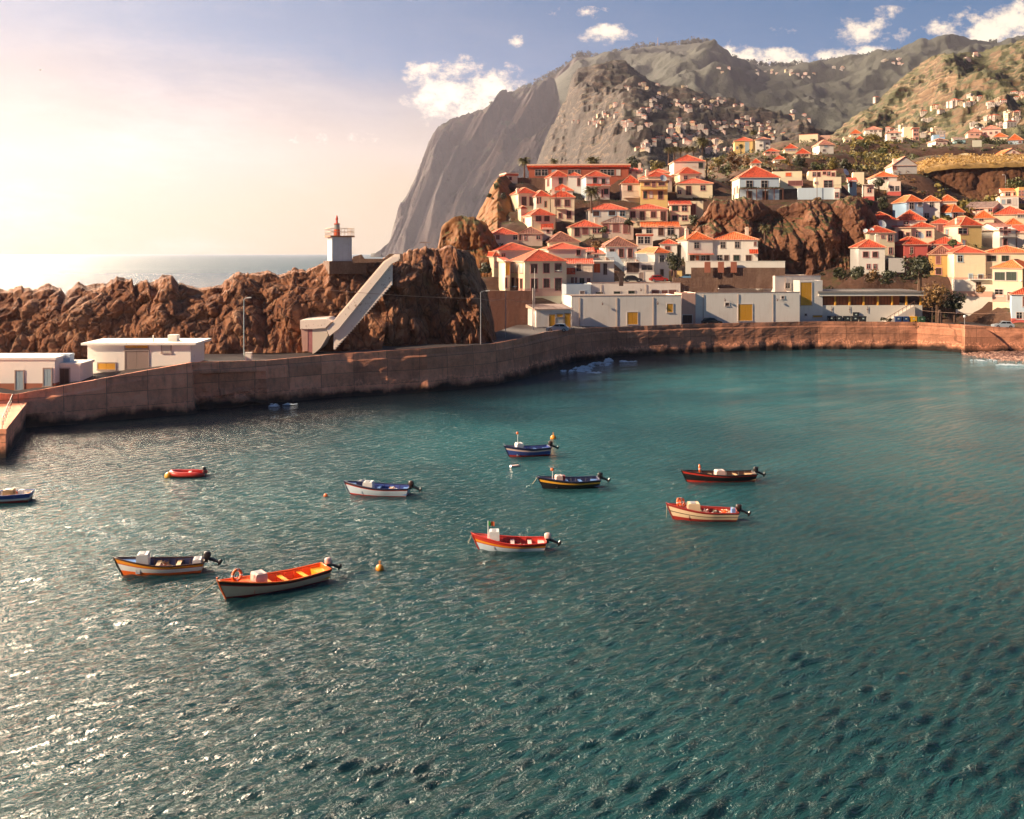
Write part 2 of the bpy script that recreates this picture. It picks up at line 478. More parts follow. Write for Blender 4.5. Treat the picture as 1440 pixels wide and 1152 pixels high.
# ------------------------------------------------------------------ mesh helper
class MB:
    def __init__(s):
        s.v, s.f, s.m = [], [], []

    def vert(s, p):
        s.v.append(tuple(p))
        return len(s.v) - 1

    def face(s, idx, mi=0):
        s.f.append(tuple(idx))
        s.m.append(mi)

    def poly(s, pts, mi=0):
        k = len(s.v)
        s.v.extend(tuple(p) for p in pts)
        s.face(range(k, k + len(pts)), mi)

    def box(s, x0, x1, y0, y1, z0, z1, mi=0, M=None):
        ps = [Vector(p) for p in ((x0, y0, z0), (x1, y0, z0), (x1, y1, z0), (x0, y1, z0), (x0, y0, z1), (x1, y0, z1), (x1, y1, z1), (x0, y1, z1))]
        if M is not None:
            ps = [M @ p for p in ps]
        k = len(s.v)
        s.v.extend(tuple(p) for p in ps)
        for q in ((0, 3, 2, 1), (4, 5, 6, 7), (0, 1, 5, 4), (1, 2, 6, 5), (2, 3, 7, 6), (3, 0, 4, 7)):
            s.face([k + i for i in q], mi)

    def prism(s, pts, a, b, mi=0):
        """extrude polygon pts (2-D list of Vector) by callable a(p)->front, b(p)->back"""
        k = len(s.v)
        n = len(pts)
        s.v.extend(tuple(a(p)) for p in pts)
        s.v.extend(tuple(b(p)) for p in pts)
        s.face(range(k, k + n), mi)
        s.face(range(k + 2 * n - 1, k + n - 1, -1), mi)
        for i in range(n):
            j = (i + 1) % n
            s.face((k + i, k + n + i, k + n + j, k + j), mi)

    def tube(s, pts, r, seg=6, mi=0, cap=True, closed=False):
        pts = [Vector(p) for p in pts]
        n = len(pts)
        rs = r if isinstance(r, (list, tuple)) else [r] * n
        rings = []
        for i, p in enumerate(pts):
            if closed:
                d = pts[(i + 1) % n] - pts[i - 1]
            else:
                d = pts[min(i + 1, n - 1)] - pts[max(i - 1, 0)]
            d.normalize()
            up = Vector((0, 0, 1)) if abs(d.z) < 0.9 else Vector((0, 1, 0))
            a = d.cross(up).normalized()
            b = a.cross(d)
            k = len(s.v)
            for j in range(seg):
                th = 2 * math.pi * j / seg
                s.v.append(tuple(p + (a * math.cos(th) + b * math.sin(th)) * rs[i]))
            rings.append(k)
        for i in range(n if closed else n - 1):
            k0, k1 = rings[i], rings[(i + 1) % n]
            for j in range(seg):
                s.face((k0 + j, k0 + (j + 1) % seg, k1 + (j + 1) % seg, k1 + j), mi)
        if cap and not closed:
            s.face([rings[0] + j for j in range(seg)][::-1], mi)
            s.face([rings[-1] + j for j in range(seg)], mi)

    def lathe(s, prof, seg=12, mi=0, c=(0, 0, 0)):
        """profile list of (radius, z)"""
        k = len(s.v)
        for (r, z) in prof:
            for j in range(seg):
                th = 2 * math.pi * j / seg
                s.v.append((c[0] + r * math.cos(th), c[1] + r * math.sin(th), c[2] + z))
        for i in range(len(prof) - 1):
            for j in range(seg):
                a, b = k + i * seg + j, k + i * seg + (j + 1) % seg
                s.face((a, b, b + seg, a + seg), mi)
        s.face([k + j for j in range(seg)][::-1], mi)
        s.face([k + (len(prof) - 1) * seg + j for j in range(seg)], mi)

    def grid(s, fn, nu, nv, mi=0, mfn=None):
        k = len(s.v)
        for i in range(nu + 1):
            for j in range(nv + 1):
                s.v.append(tuple(fn(i / nu, j / nv)))
        for i in range(nu):
            for j in range(nv):
                a = k + i * (nv + 1) + j
                s.face((a, a + nv + 1, a + nv + 2, a + 1), mi if mfn is None else mfn(i / nu, j / nv))

    def mesh(s, name, mats, smooth=False):
        me = bpy.data.meshes.new(name)
        me.from_pydata(s.v, [], s.f)
        mats = mats if isinstance(mats, (list, tuple)) else [mats]
        for m in mats:
            me.materials.append(m)
        me.polygons.foreach_set('material_index', s.m)
        if smooth:
            me.polygons.foreach_set('use_smooth', [True] * len(s.f))
        me.update()
        return me

    def build(s, name, mats, parent=None, smooth=False, loc=None):
        return link(name, s.mesh(name, mats, smooth), parent, loc)


def link(name, me, parent=None, loc=None):
    o = bpy.data.objects.new(name, me)
    COL.objects.link(o)
    if parent is not None:
        o.parent = parent
    if loc is not None:
        o.location = loc
    return o


LABELS = []


def tag(o, label=None, cat=None, group=None, kind=None):
    if label:
        o['label'] = label
        LABELS.append(label)
    if cat:
        o['category'] = cat
    if group:
        o['group'] = group
    if kind:
        o['kind'] = kind
    return o


def thing(name, loc, rz, label, cat, group=None):
    o = bpy.data.objects.new(name, None)
    COL.objects.link(o)
    o.empty_display_size = 0.3
    o.location = loc
    o.rotation_euler = (0, 0, rz)
    return tag(o, label, cat, group)


def grid_object(name, V, nu, nv, mats, fmat=None, smooth=True):
    """V: array (nu+1, nv+1, 3)"""
    me = bpy.data.meshes.new(name)
    n = (nu + 1) * (nv + 1)
    idx = np.arange(n).reshape(nu + 1, nv + 1)
    q = np.stack([idx[:-1, :-1], idx[1:, :-1], idx[1:, 1:], idx[:-1, 1:]], -1).reshape(-1, 4)
    me.vertices.add(n)
    me.vertices.foreach_set('co', V.reshape(-1).astype(np.float32))
    me.loops.add(q.size)
    me.loops.foreach_set('vertex_index', q.reshape(-1).astype(np.int32))
    me.polygons.add(len(q))
    me.polygons.foreach_set('loop_start', np.arange(0, q.size, 4, dtype=np.int32))
    me.polygons.foreach_set('use_smooth', np.full(len(q), smooth))
    for m in (mats if isinstance(mats, (list, tuple)) else [mats]):
        me.materials.append(m)
    if fmat is not None:
        me.polygons.foreach_set('material_index', fmat.reshape(-1).astype(np.int32))
    me.update(calc_edges=True)
    me.validate()
    return link(name, me)

# ================================================================== WATER
def build_water():
    nr = 900
    Ys = [14.0]
    for i in range(800):
        Ys.append(Ys[-1] * 1.00343)
    while len(Ys) <= nr:
        Ys.append(Ys[-1] * 1.042)
    Ys = np.array(Ys[:nr + 1])
    Ys[-1] = 13000.0
    nc = 800
    us = np.linspace(-1, 1, nc + 1)
    half = Ys * 0.66 + 12
    X = us[None, :] * half[:, None]
    Y = np.repeat(Ys[:, None], nc + 1, 1)
    sp = np.maximum(np.gradient(Ys)[:, None], (half * 2 / nc)[:, None])
    Z = np.zeros_like(X)
    rs = np.random.RandomState(5)
    for k in range(110):
        lam = 0.34 * (1.15 / 0.34) ** rs.rand()
        if k < 8:
            lam = 4 + 4 * rs.rand()
        th = R(128) + rs.randn() * 0.24
        kx, ky = math.cos(th) * 2 * math.pi / lam, math.sin(th) * 2 * math.pi / lam
        amp = 0.0064 * lam * (0.10 if k < 8 else 1.0)
        ph = rs.rand() * 6.283
        warp = 1.2 * np.sin(X * 0.25 * (rs.rand() - .5) + Y * 0.3 * (rs.rand() - .5) + ph * 3)
        p = kx * X + ky * Y + ph + warp
        fade = np.clip((lam / sp - 2.2) / 2.0, 0, 1)
        Z += amp * fade * np.sin(p)
    Z *= 0.85 + 0.35 * np.sin(X * 0.05 + 1.0) * np.sin(Y * 0.043 + 0.4)
    Z[Y > 700] = 0
    V = np.stack([X, Y, Z], -1)
    o = grid_object('sea_water', V, nr, nc, M_WATER)
    tag(o, 'teal rippled sea water filling the harbour out to the horizon', 'water', kind='structure')


build_water()

# ================================================================== QUAY WALL
QP = [(-14, 605, 552), (22, 602, 555), (120, 594, 537), (200, 587, 522), (270, 581, 510), (271, 576, 509.5), (330, 572, 508), (374, 568, 507), (376, 567, 507), (470, 558, 498), (600, 551, 490), (690, 541, 484), (735, 531, 476),
      (768, 521, 467), (800, 509, 463), (860, 501, 460), (1000, 495, 455), (1150, 491, 452), (1290, 491, 453), (1357, 496, 457), (1420, 497, 461), (1520, 498, 463), (1640, 500, 466)]
quay = []
for (px, pb, pt) in QP:
    g = G(px, pb, 0.0)
    quay.append((g.x, g.y, CH - (pt - HY) / F * g.y))


def quay_pts(step=0.8):
    out = []
    for (a, b) in zip(quay, quay[1:]):
        n = max(1, int(math.hypot(b[0] - a[0], b[1] - a[1]) / step))
        for i in range(n):
            t = i / n
            out.append(tuple(a[k] + (b[k] - a[k]) * t for k in range(3)))
    out.append(quay[-1])
    return out


QS = quay_pts()


def quay_at(px):
    """front line of the quay at photograph column px -> (X, Y, top z)"""
    best = min(QS, key=lambda q: abs(q[0] / q[1] * F + 720 - px))
    return best


def build_quay():
    pts = QS
    n = len(pts)
    nv = 26
    V = np.zeros((n, nv + 8, 3))
    for i, (x, y, zt) in enumerate(pts):
        a, b = pts[max(i - 2, 0)], pts[min(i + 2, n - 1)]
        d = Vector((b[0] - a[0], b[1] - a[1], 0)).normalized()
        nrm = Vector((d.y, -d.x, 0))
        px = x / y * F + 720
        broken = 1.0 if 272 < px < 373 else 0.0
        for j in range(nv + 1):
            t = j / nv
            z = -1.5 + (zt + 1.5) * t
            out = 0.25 * (1 - t)
            if z > zt - 1.0:
                out -= 0.18                    # parapet stands a little back from the wall
            p = Vector((x, y, z))
            nn = noise.fractal(p * 0.35, 0.8, 2.0, 4) * 0.16 + noise.noise(p * 2.1) * 0.05
            low = max(0.0, 1.0 - z / 2.6)
            nn += low * (noise.noise(p * 0.55) * 0.6 + 0.35)
            if broken and z < zt - 1.6:
                nn += -1.0 + 1.1 * noise.fractal(p * 0.8, 0.7, 2.1, 4) + 0.5 * low
            q = p + nrm * (out + nn)
            V[i, j] = q
        for k, (bk, zz) in enumerate(((0.35, zt + 0.0), (0.55, zt - 0.02), (0.56, zt - 0.4), (0.57, zt - 0.9), (0.58, zt - 2.0), (0.6, zt - 4.0), (0.6, -1.5))):
            V[i, nv + 1 + k] = (x - nrm.x * bk, y - nrm.y * bk, zz)
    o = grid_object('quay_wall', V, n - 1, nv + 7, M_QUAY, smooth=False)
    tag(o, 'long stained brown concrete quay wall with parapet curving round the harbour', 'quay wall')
    return o


build_quay()


# quay road behind the parapet: a strip from the parapet back to the foot of the rock and hill
def quay_z(px):
    return quay_at(px)[2] - 0.95


def build_quay_road():
    cols = list(range(-30, 1660, 8))
    nv = 12
    V = np.zeros((len(cols), nv + 1, 3))
    for i, px in enumerate(cols):
        x, y, zt = quay_at(px)
        depth = interp(px, [(0, 26), (300, 26), (690, 22), (740, 40), (800, 26), (1300, 26), (1440, 30), (1640, 30)])
        for j in range(nv + 1):
            Y = y + 0.5 + depth * j / nv
            V[i, j] = ((px - 720) / F * Y, Y, zt - 0.55 + 0.02 * j)
    o = grid_object('quay_road', V, len(cols) - 1, nv, M_ASPH)
    tag(o, 'grey asphalt road running along the top of the quay', 'road', kind='structure')


build_quay_road()

# stepped buttress by the beach
mb = MB()
q0 = G(1357, 495.5)
mb2 = []
pl = [(1357, 458), (1384, 460), (1417, 487), (1417, 497), (1357, 497)]
Yb = G(1385, 496).y - 2.6
pts3 = [P(a, b, Yb) for (a, b) in pl]
pts3[3].z = pts3[4].z = -1.0
mb.prism(pts3, lambda p: p, lambda p: p + Vector((0.9, 4.0, 0)))
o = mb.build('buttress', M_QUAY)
tag(o, 'sloping concrete buttress standing out from the quay wall beside the pebble beach', 'buttress')

# jetty at the left edge
mb = MB()
a, b = P(22, 556, 112.4), P(8, 603, 96.0)
zt = b.z
for (off, z0, z1) in ((0, -1.5, zt - 0.5), (0.12, zt - 0.5, zt)):
    pl = [Vector((b.x + off, b.y - off, 0)), Vector((a.x + off, a.y + 3, 0)), Vector((a.x - 22, a.y + 3, 0)), Vector((b.x - 22, b.y - off, 0))]
    mb.prism(pl, lambda p: (p.x, p.y, z1), lambda p: (p.x, p.y, z0))
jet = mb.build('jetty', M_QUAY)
tag(jet, 'short concrete jetty with a railing reaching out from the quay at the left edge', 'jetty')
mb = MB()
for i in range(9):
    t = i / 8
    p = b.lerp(a, t)
    p.z = zt
    p.x -= 0.35
    mb.tube([p, p + Vector((0, 0, 1.05))], 0.035, 5)
for h in (0.55, 1.03):
    p0, p1 = b + Vector((-0.35, 0, h)), a + Vector((-0.35, 0, h))
    p0.z = p1.z = zt + h
    mb.tube([p0, p1], 0.035, 5)
mb.build('railing', plain('dark_iron', (0.05, 0.035, 0.035), 0.6), jet)


# ================================================================== ROCKS
def vor(p, s):
    d, pts = noise.voronoi(p * s)
    return d[0], d[1] - d[0]


def rock_wall(name, prof, Yb, thick, nu, nv, mat, label, cat, amp=1.0, bould=2.2, back=14.0, kind='structure', lean=0.5, seed=0.0, Yfn=None, top_flat=0.35, vst=0.38):
    """prof: [(px, py_top, py_base)]; face stands at depth Yb(base) .. Yb+thick (crest), then a rough top and a back side"""
    x0, x1 = prof[0][0], prof[-1][0]
    tops = [(a, b) for (a, b, c) in prof]
    bases = [(a, c) for (a, b, c) in prof]
    nb = int(nv * 0.5)
    V = np.zeros((nu + 1, nv + nb + 1, 3))
    so = Vector((seed * 13.1, seed * 7.7, seed * 3.3))
    for i in range(nu + 1):
        px = x0 + (x1 - x0) * i / nu
        yb = Yb if Yfn is None else Yfn(px)
        yc = yb + thick
        ct = P(px, interp(px, tops), yc)
        cb = P(px, interp(px, bases), yb)
        for j in range(nv + 1):
            t = j / nv
            e = t ** (1.0 + lean)
            base = Vector((cb.x + (ct.x - cb.x) * e, cb.y + (ct.y - cb.y) * e, cb.z + (ct.z - cb.z) * t))
            q = base + so
            qs = Vector((q.x, q.y, q.z * vst))
            d1, e1 = vor(qs, 1.0 / (bould * 2.2))
            d2, e2 = vor(qs, 1.0 / bould * 1.4)
            nn = (0.55 - d1) * 1.5 * bould * 0.55 + (0.5 - d2) * 0.45 * bould * 0.5 + noise.fractal(Vector((q.x, q.y, q.z * 0.5)) * 1.1, 0.75, 2.1, 5) * 0.17 * bould
            nn += noise.fractal(Vector((q.x, q.y, q.z * 0.3)) * 0.14, 0.9, 2.0, 4) * 2.3 * bould * 0.5
            nn -= bould * (0.30 * math.exp(-e1 * 11.0) + 0.16 * math.exp(-e2 * 12.0))
            w = min(1.0, t * 6 + 0.35)
            up = max(0.0, (t - 0.75) / 0.25)
            V[i, j] = base + Vector((noise.noise(q * 0.4) * 0.4 * amp, -nn * amp * w * (1 - up * 0.75), nn * amp * up * 0.35 * w))
        cr = Vector(V[i, nv])
        for k in range(1, nb + 1):
            t = k / nb
            dy = back * t
            fall = (max(0.0, t - top_flat) / (1 - top_flat)) ** 1.6
            p = Vector((cr.x + (px - 720) / F * dy, cr.y + dy, cr.z * (1 - fall) - 2 * fall))
            q = p + so
            d1, e1 = vor(q, 1.0 / (bould * 1.6))
            p.z += ((0.5 - d1) * bould * 0.45 + noise.fractal(q * 0.5, 0.9, 2.0, 4) * 0.4) * amp * min(1.0, t * 4) * (1 - fall)
            V[i, nv + k] = p
    o = grid_object(name, V, nu, nv + nb, mat)
    tag(o, label, cat, kind=kind)
    return o


ridge_prof = [(-40, 420, 520), (0, 415, 512), (12, 411, 510), (30, 408, 508), (34, 413, 508), (60, 412, 506), (85, 407, 505), (92, 413, 505), (98, 406, 505), (110, 402, 503), (125, 404, 502), (140, 404, 500), (160, 401, 500), (165, 393, 500), (185, 390, 500), (189, 400, 500),
              (195, 394, 499), (206, 392, 499), (210, 399, 499), (228, 393, 499), (243, 392, 499), (250, 403, 499), (268, 405, 499), (290, 402, 498), (310, 394, 498), (314, 388, 498), (345, 385, 497), (360, 388, 497), (380, 385, 497), (400, 387, 496), (412, 382, 496), (440, 376, 496), (456, 372, 495), (462, 366, 495),
              (500, 367, 495), (540, 368, 494)]
rock_wall('rock_ridge', ridge_prof, 141, 9, 560, 120, M_ROCK, 'long brown rock ridge sheltering the harbour behind the white huts', 'rock ridge', bould=2.3, back=26, seed=1,
          Yfn=lambda px: interp(px, [(-40, 139), (300, 141), (540, 147)]))
bluff_prof = [(500, 430, 498), (520, 395, 497), (535, 372, 496), (548, 364, 496), (575, 359, 495), (592, 353, 494), (600, 350, 494), (606, 354, 494), (622, 354, 494), (640, 356, 493), (655, 360, 492), (668, 368, 492), (676, 384, 492), (684, 404, 491), (690, 432, 490), (696, 470, 489), (700, 488, 489)]
rock_wall('rock_bluff', bluff_prof, 151, 8, 330, 150, M_ROCK, 'tall brown rock bluff at the landward end of the harbour ridge', 'rock bluff', bould=2.9, back=26, seed=2, kind='structure',
          Yfn=lambda px: interp(px, [(500, 150), (640, 153), (700, 158)]))

# headland below the village, in two steps, and the red cliff under the big white house
rock_wall('headland', [(608, 372, 400), (616, 340, 400), (619, 326, 400), (622, 316, 400), (640, 306, 400), (655, 303, 400), (668, 305, 400), (684, 318, 400), (700, 345, 400), (712, 360, 400)], 226, 10, 110, 70, M_EARTH,
          'low ochre rock headland at the left foot of the village', 'headland', bould=2.6, back=22, seed=3)
rock_wall('hill_slope', [(640, 350, 380), (655, 335, 380), (664, 316, 375), (670, 304, 372), (674, 296, 368), (682, 284, 366), (690, 267, 364), (696, 257, 362), (703, 249, 358), (712, 244, 352), (722, 243, 345), (732, 262, 335), (742, 300, 330)], 246, 34, 110, 100, M_EARTH,
          'ochre earth slope climbing beside the left edge of the village', 'slope', bould=2.2, back=24, seed=4, lean=0.1, amp=0.7, Yfn=lambda px: interp(px, [(640, 246), (700, 250), (722, 262), (742, 275)]))
rock_wall('red_cliff', [(966, 330, 392), (984, 304, 392), (1004, 284, 392), (1030, 283, 392), (1060, 285, 392), (1100, 287, 392), (1140, 286, 392), (1170, 284, 392), (1196, 276, 392), (1212, 279, 392), (1226, 296, 392), (1240, 325, 394), (1250, 356, 396)], 237, 10, 330, 130, M_CLIFF,
          'dark red rock cliff under the house with the pyramid roof', 'cliff', bould=3.4, back=12, seed=5, top_flat=0.9, vst=0.25)
rock_wall('golden_mound', [(1205, 272, 310), (1225, 262, 310), (1250, 254, 310), (1270, 247, 305), (1290, 243, 300), (1310, 238, 300), (1340, 234, 296), (1380, 233, 290), (1440, 231, 290), (1530, 228, 290), (1620, 232, 290)], 300, 5, 220, 70, M_GOLD,
          'mound of golden dry grass above a brown earth bank', 'mound', bould=2.0, back=46, seed=6, top_flat=0.95, amp=0.6, lean=0.1)


MTOP = [(1205, 264), (1225, 252), (1250, 239), (1270, 231), (1290, 227), (1310, 221), (1340, 218), (1380, 219), (1440, 217), (1530, 214), (1620, 218)]
MFRONT = [(1205, 270), (1225, 260), (1250, 252), (1270, 245), (1290, 241), (1310, 236), (1340, 232), (1380, 231), (1440, 229), (1530, 226), (1620, 230)]


def mound_pt(px, t):
    Y = 303.5 + 44 * t
    py = interp(px, MFRONT) + (interp(px, MTOP) - interp(px, MFRONT)) * t
    p = P(px, py, Y)
    p.z += noise.fractal(Vector((p.x, p.y, 0)) * .3, .9, 2.0, 3) * .35 - (1.2 if t == 0 else 0)
    return p


V = np.array([[mound_pt(1200 + 420 * i / 160, j / 24) for j in range(25)] for i in range(161)])
tag(grid_object('grass_slope', V, 160, 24, M_DRY), 'golden dry grass slope on top of the brown bank', 'slope', kind='structure')


# ================================================================== VILLAGE HILLSIDE (height from the things that stand on it)
CTRL = []          # (X, Y, z)


def Yv(py):
    return 212 + (412 - py) * 0.5 if py > 236 else 300 + (236 - py) * 2.6


def ctrl_px(px, py, Y=None):
    p = P(px, py, Yv(py) if Y is None else Y)
    CTRL.append((p.x, p.y, p.z))


def hz_arr(X, Y):
    C = np.array(CTRL)
    num = np.zeros_like(X)
    den = np.zeros_like(X)
    for (cx, cy, cz) in C:
        d2 = (X - cx) ** 2 + (Y - cy) ** 2 + 3.0
        w = 1.0 / d2 ** 1.9
        num += w * cz
        den += w
    return num / den


def hz_fix(x, y, z):
    z += noise.fractal(Vector((x, y, 0)) * 0.22, 0.9, 2.0, 4) * 0.45 - 0.5
    e = interp(y, [(198, -12), (240, -7), (290, -3), (310, 2), (400, 10), (560, 16)])
    s = min(max((x - e + 5) / 6, 0), 1)
    return -6 + (z + 6) * s * s * (3 - 2 * s)


def hz_at(x, y):
    return hz_fix(x, y, float(hz_arr(np.array([x]), np.array([y]))[0]))


def build_hillside():
    nx, ny = 190, 210
    xs = np.linspace(-40.0, 300.0, nx + 1)
    X = np.repeat(xs[:, None], ny + 1, 1)
    Y = np.zeros_like(X)
    for i, x in enumerate(xs):
        q = min(QS, key=lambda q: abs(q[0] - x) + (0 if q[1] > 150 else 50))
        ys = max(q[1] + 5.0, 192.0)
        Y[i] = ys + (560.0 - ys) * np.linspace(0, 1, ny + 1) ** 1.25
    Z = hz_arr(X, Y)
    V = np.zeros((nx + 1, ny + 1, 3))
    for i in range(nx + 1):
        for j in range(ny + 1):
            V[i, j] = (X[i, j], Y[i, j], hz_fix(X[i, j], Y[i, j], Z[i, j]))
    o = grid_object('hillside', V, nx, ny, M_SOIL)
    tag(o, 'brown and green hillside on which the village stands', 'hillside', kind='structure')


# ================================================================== FAR MOUNTAINS
class Mountain:
    def __init__(s, name, crest, Yc, Yf, zf, nu, nv, mat, label, cat, amp, wl, pw=1.0, gull=0.6, seed=0.0, terr=0.0, crest_amp=0.0, tdir=0.0, backdrop=0.25):
        s.crest, s.Yc, s.Yf, s.zf = crest, Yc, Yf, zf
        x0, x1 = crest[0][0], crest[-1][0]
        s.x0, s.x1 = x0, x1
        nb = 10
        V = np.zeros((nu + 1, nv + nb + 1, 3))
        so = Vector((seed * 31.3, seed * 17.7, seed * 5.1))
        for i in range(nu + 1):
            px = x0 + (x1 - x0) * i / nu
            yc = Yc(px) if callable(Yc) else Yc
            yf = Yf(px) if callable(Yf) else Yf
            zb = zf(px) if callable(zf) else zf
            pc = P(px, interp(px, crest), yc)
            zc = pc.z
            for j in range(nv + 1):
                t = j / nv
                yy = yc + (yf - yc) * t
                h = (1 - t) ** pw
                z = zb + (zc - zb) * h
                q = Vector((pc.x, yy, 0.0)) / wl + so
                q2 = Vector((pc.x + tdir * (yc - yy), (yc - yy) * 0.35, z * 0.25)) / wl + so
                g = noise.ridged_multi_fractal(q2, 0.9, 2.1, 5, 1.0, 2.0) - 1.0
                n2 = noise.fractal(Vector((pc.x, yy, z)) / wl * 2.3 + so, 0.9, 2.1, 5)
                w = min(1.0, t * 5) * min(1.0, (1 - t) * 4 + 0.2) * min(1.0, (px - x0) / 30.0)
                dz = (g * gull + n2 * 0.55) * amp * w
                if terr:
                    zz = z + dz
                    k = zz / terr
                    fr = k - math.floor(k)
                    dz = (math.floor(k) + min(1.0, fr * 2.6)) * terr * 0.55 + zz * 0.45 - z if t > 0.02 else dz
                if j == 0 and crest_amp:
                    dz += noise.fractal(Vector((px * 0.21, seed, 0)), 0.6, 2.1, 4) * crest_amp * min(1.0, max(0.0, zc - 60) / 250)
                x = (px - 720) / F * (yc + (yy - yc) * 0.75) + n2 * amp * 0.25 * w
                V[i, j] = (x, yy - g * gull * amp * 0.5 * w, z + dz)
            for k in range(1, nb + 1):
                t = k / nb
                c = V[i, 0]
                V[i, nv + k] = c
            c = V[i, 0].copy()
            back = [(c[0] * (1 + backdrop * t), c[1] * (1 + backdrop * t), c[2] * (1 - t * t) - 10 * t) for t in [k / nb for k in range(1, nb + 1)]]
            full = np.zeros((nv + nb + 1, 3))
            full[:nb] = back[::-1]
            full[nb:] = V[i, :nv + 1]
            V[i] = full
        s.V = V[:, nb:, :]
        s.o = grid_object(name, V, nu, nv + nb, mat)
        tag(s.o, label, cat, kind='structure')
        A = s.V
        s.px = A[..., 0] / A[..., 1] * F + 720
        s.py = HY - (A[..., 2] - CH) / A[..., 1] * F
        # what of the face is not hidden by ground lower down the same face
        s.vis = np.zeros(A.shape[:2], bool)
        for i in range(A.shape[0]):
            m = 1e9
            for j in range(A.shape[1] - 1, -1, -1):
                if s.py[i, j] < m:
                    s.vis[i, j] = True
                    m = s.py[i, j]

    def at(s, px, py):
        d = (s.px - px) ** 2 + (s.py - py) ** 2 * 1.0 + (~s.vis) * 1e6
        i, j = np.unravel_index(np.argmin(d), d.shape)
        return Vector(s.V[i, j]), float(d[i, j])


MT_FAR = Mountain('sea_cliff', [(522, 356.6), (528, 357), (536, 351), (545, 345), (548, 341), (553, 320), (560, 302), (568, 284), (575, 270), (583, 252), (590, 235), (597, 215), (601, 205), (606, 194), (612, 183), (622, 174), (634, 168), (640, 165), (660, 160), (675, 154), (690, 150), (705, 142), (720, 136), (735, 127), (750, 120), (765, 111), (780, 104), (792, 97), (800, 90), (806, 82), (812, 79), (826, 78), (850, 82), (900, 92)],
                  lambda px: interp(px, [(522, 4900), (640, 5200), (900, 5600)]), lambda px: interp(px, [(522, 4750), (640, 4400), (900, 4300)]), -4.0, 300, 150, M_FAR,
                  'huge hazy sea cliff dropping to the ocean left of the village', 'sea cliff', 175, 480.0, pw=0.85, gull=0.9, seed=1, crest_amp=12, tdir=0.9)
MT_BACK = Mountain('back_ridge', [(780, 112), (800, 96), (840, 84), (870, 76), (885, 72), (900, 68), (940, 66), (970, 62), (985, 60), (992, 62), (1005, 75), (1020, 83), (1040, 88), (1060, 92), (1080, 93), (1100, 95), (1150, 91), (1200, 85), (1250, 78), (1290, 68), (1310, 62), (1340, 62), (1372, 68), (1400, 62), (1480, 52), (1640, 40)],
                   4900, 2500, 240.0, 300, 110, M_FOREST, 'long wooded mountain ridge along the skyline behind the hills', 'mountain ridge', 75, 520.0, pw=0.75, gull=0.8, seed=2, crest_amp=7)
MT_MID = Mountain('terraced_hillside', [(742, 262), (755, 230), (762, 210), (766, 200), (774, 180), (780, 172), (788, 152), (796, 140), (800, 122), (806, 106), (812, 98), (830, 93), (850, 88), (866, 85), (880, 87), (888, 94), (898, 102), (920, 118), (940, 122), (960, 125), (985, 132), (1010, 140), (1040, 150), (1080, 160), (1110, 170), (1160, 188), (1210, 205), (1260, 222)],
                  lambda px: interp(px, [(742, 1700), (860, 1900), (1260, 1900)]), lambda px: interp(px, [(742, 1400), (800, 1250), (860, 950), (1260, 800)]), lambda px: interp(px, [(742, 60), (860, 70), (1260, 62)]), 330, 170, M_MID,
                  'terraced hillside dotted with hundreds of small houses behind the village', 'hillside', 26, 130.0, pw=0.92, gull=0.5, seed=3, terr=14.0, crest_amp=4)
MT_RIGHT = Mountain('right_hill', [(1150, 205), (1175, 186), (1200, 165), (1215, 158), (1230, 146), (1245, 132), (1260, 117), (1275, 104), (1290, 95), (1300, 86), (1312, 79), (1330, 76), (1352, 75), (1372, 76), (1390, 70), (1405, 66), (1420, 62), (1440, 55), (1480, 44), (1560, 30), (1640, 24)],
                    lambda px: interp(px, [(1150, 1000), (1290, 1250), (1640, 1350)]), lambda px: interp(px, [(1150, 800), (1290, 620), (1640, 560)]), lambda px: interp(px, [(1150, 92), (1640, 66)]), 300, 150, M_RIGHT,
                    'sunlit green and brown terraced hill rising at the right', 'hill', 20, 110.0, pw=0.95, gull=0.6, seed=4, terr=9.0, crest_amp=3)

# ================================================================== HOUSES
CROP = {'A': (650, 220), 'B': (800, 220), 'C': (900, 180), 'D': (650, 310), 'E': (800, 310), 'F': (930, 290), 'G': (1040, 160), 'H': (1140, 180), 'I': (1280, 160),
        'J': (1190, 260), 'K': (1280, 250), 'L': (1190, 330), 'M': (1280, 340)}
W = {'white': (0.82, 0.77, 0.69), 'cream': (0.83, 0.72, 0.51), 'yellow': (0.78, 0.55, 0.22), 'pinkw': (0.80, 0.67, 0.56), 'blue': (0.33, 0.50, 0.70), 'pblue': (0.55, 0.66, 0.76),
     'red': (0.62, 0.13, 0.11), 'ochre': (0.60, 0.36, 0.12), 'old': (0.62, 0.48, 0.40), 'grey': (0.50, 0.48, 0.46), 'salmon': (0.70, 0.42, 0.33), 'terra': (0.42, 0.11, 0.06), 'teal': (0.35, 0.55, 0.60)}  # blue, pblue and grey: wall paint, also shade put into some white walls


def wallm(k):
    return wall_paint('paint_' + k, W[k], 0.6 if k in ('old', 'ochre') else 0.36 if k == 'wh' else 0.28)


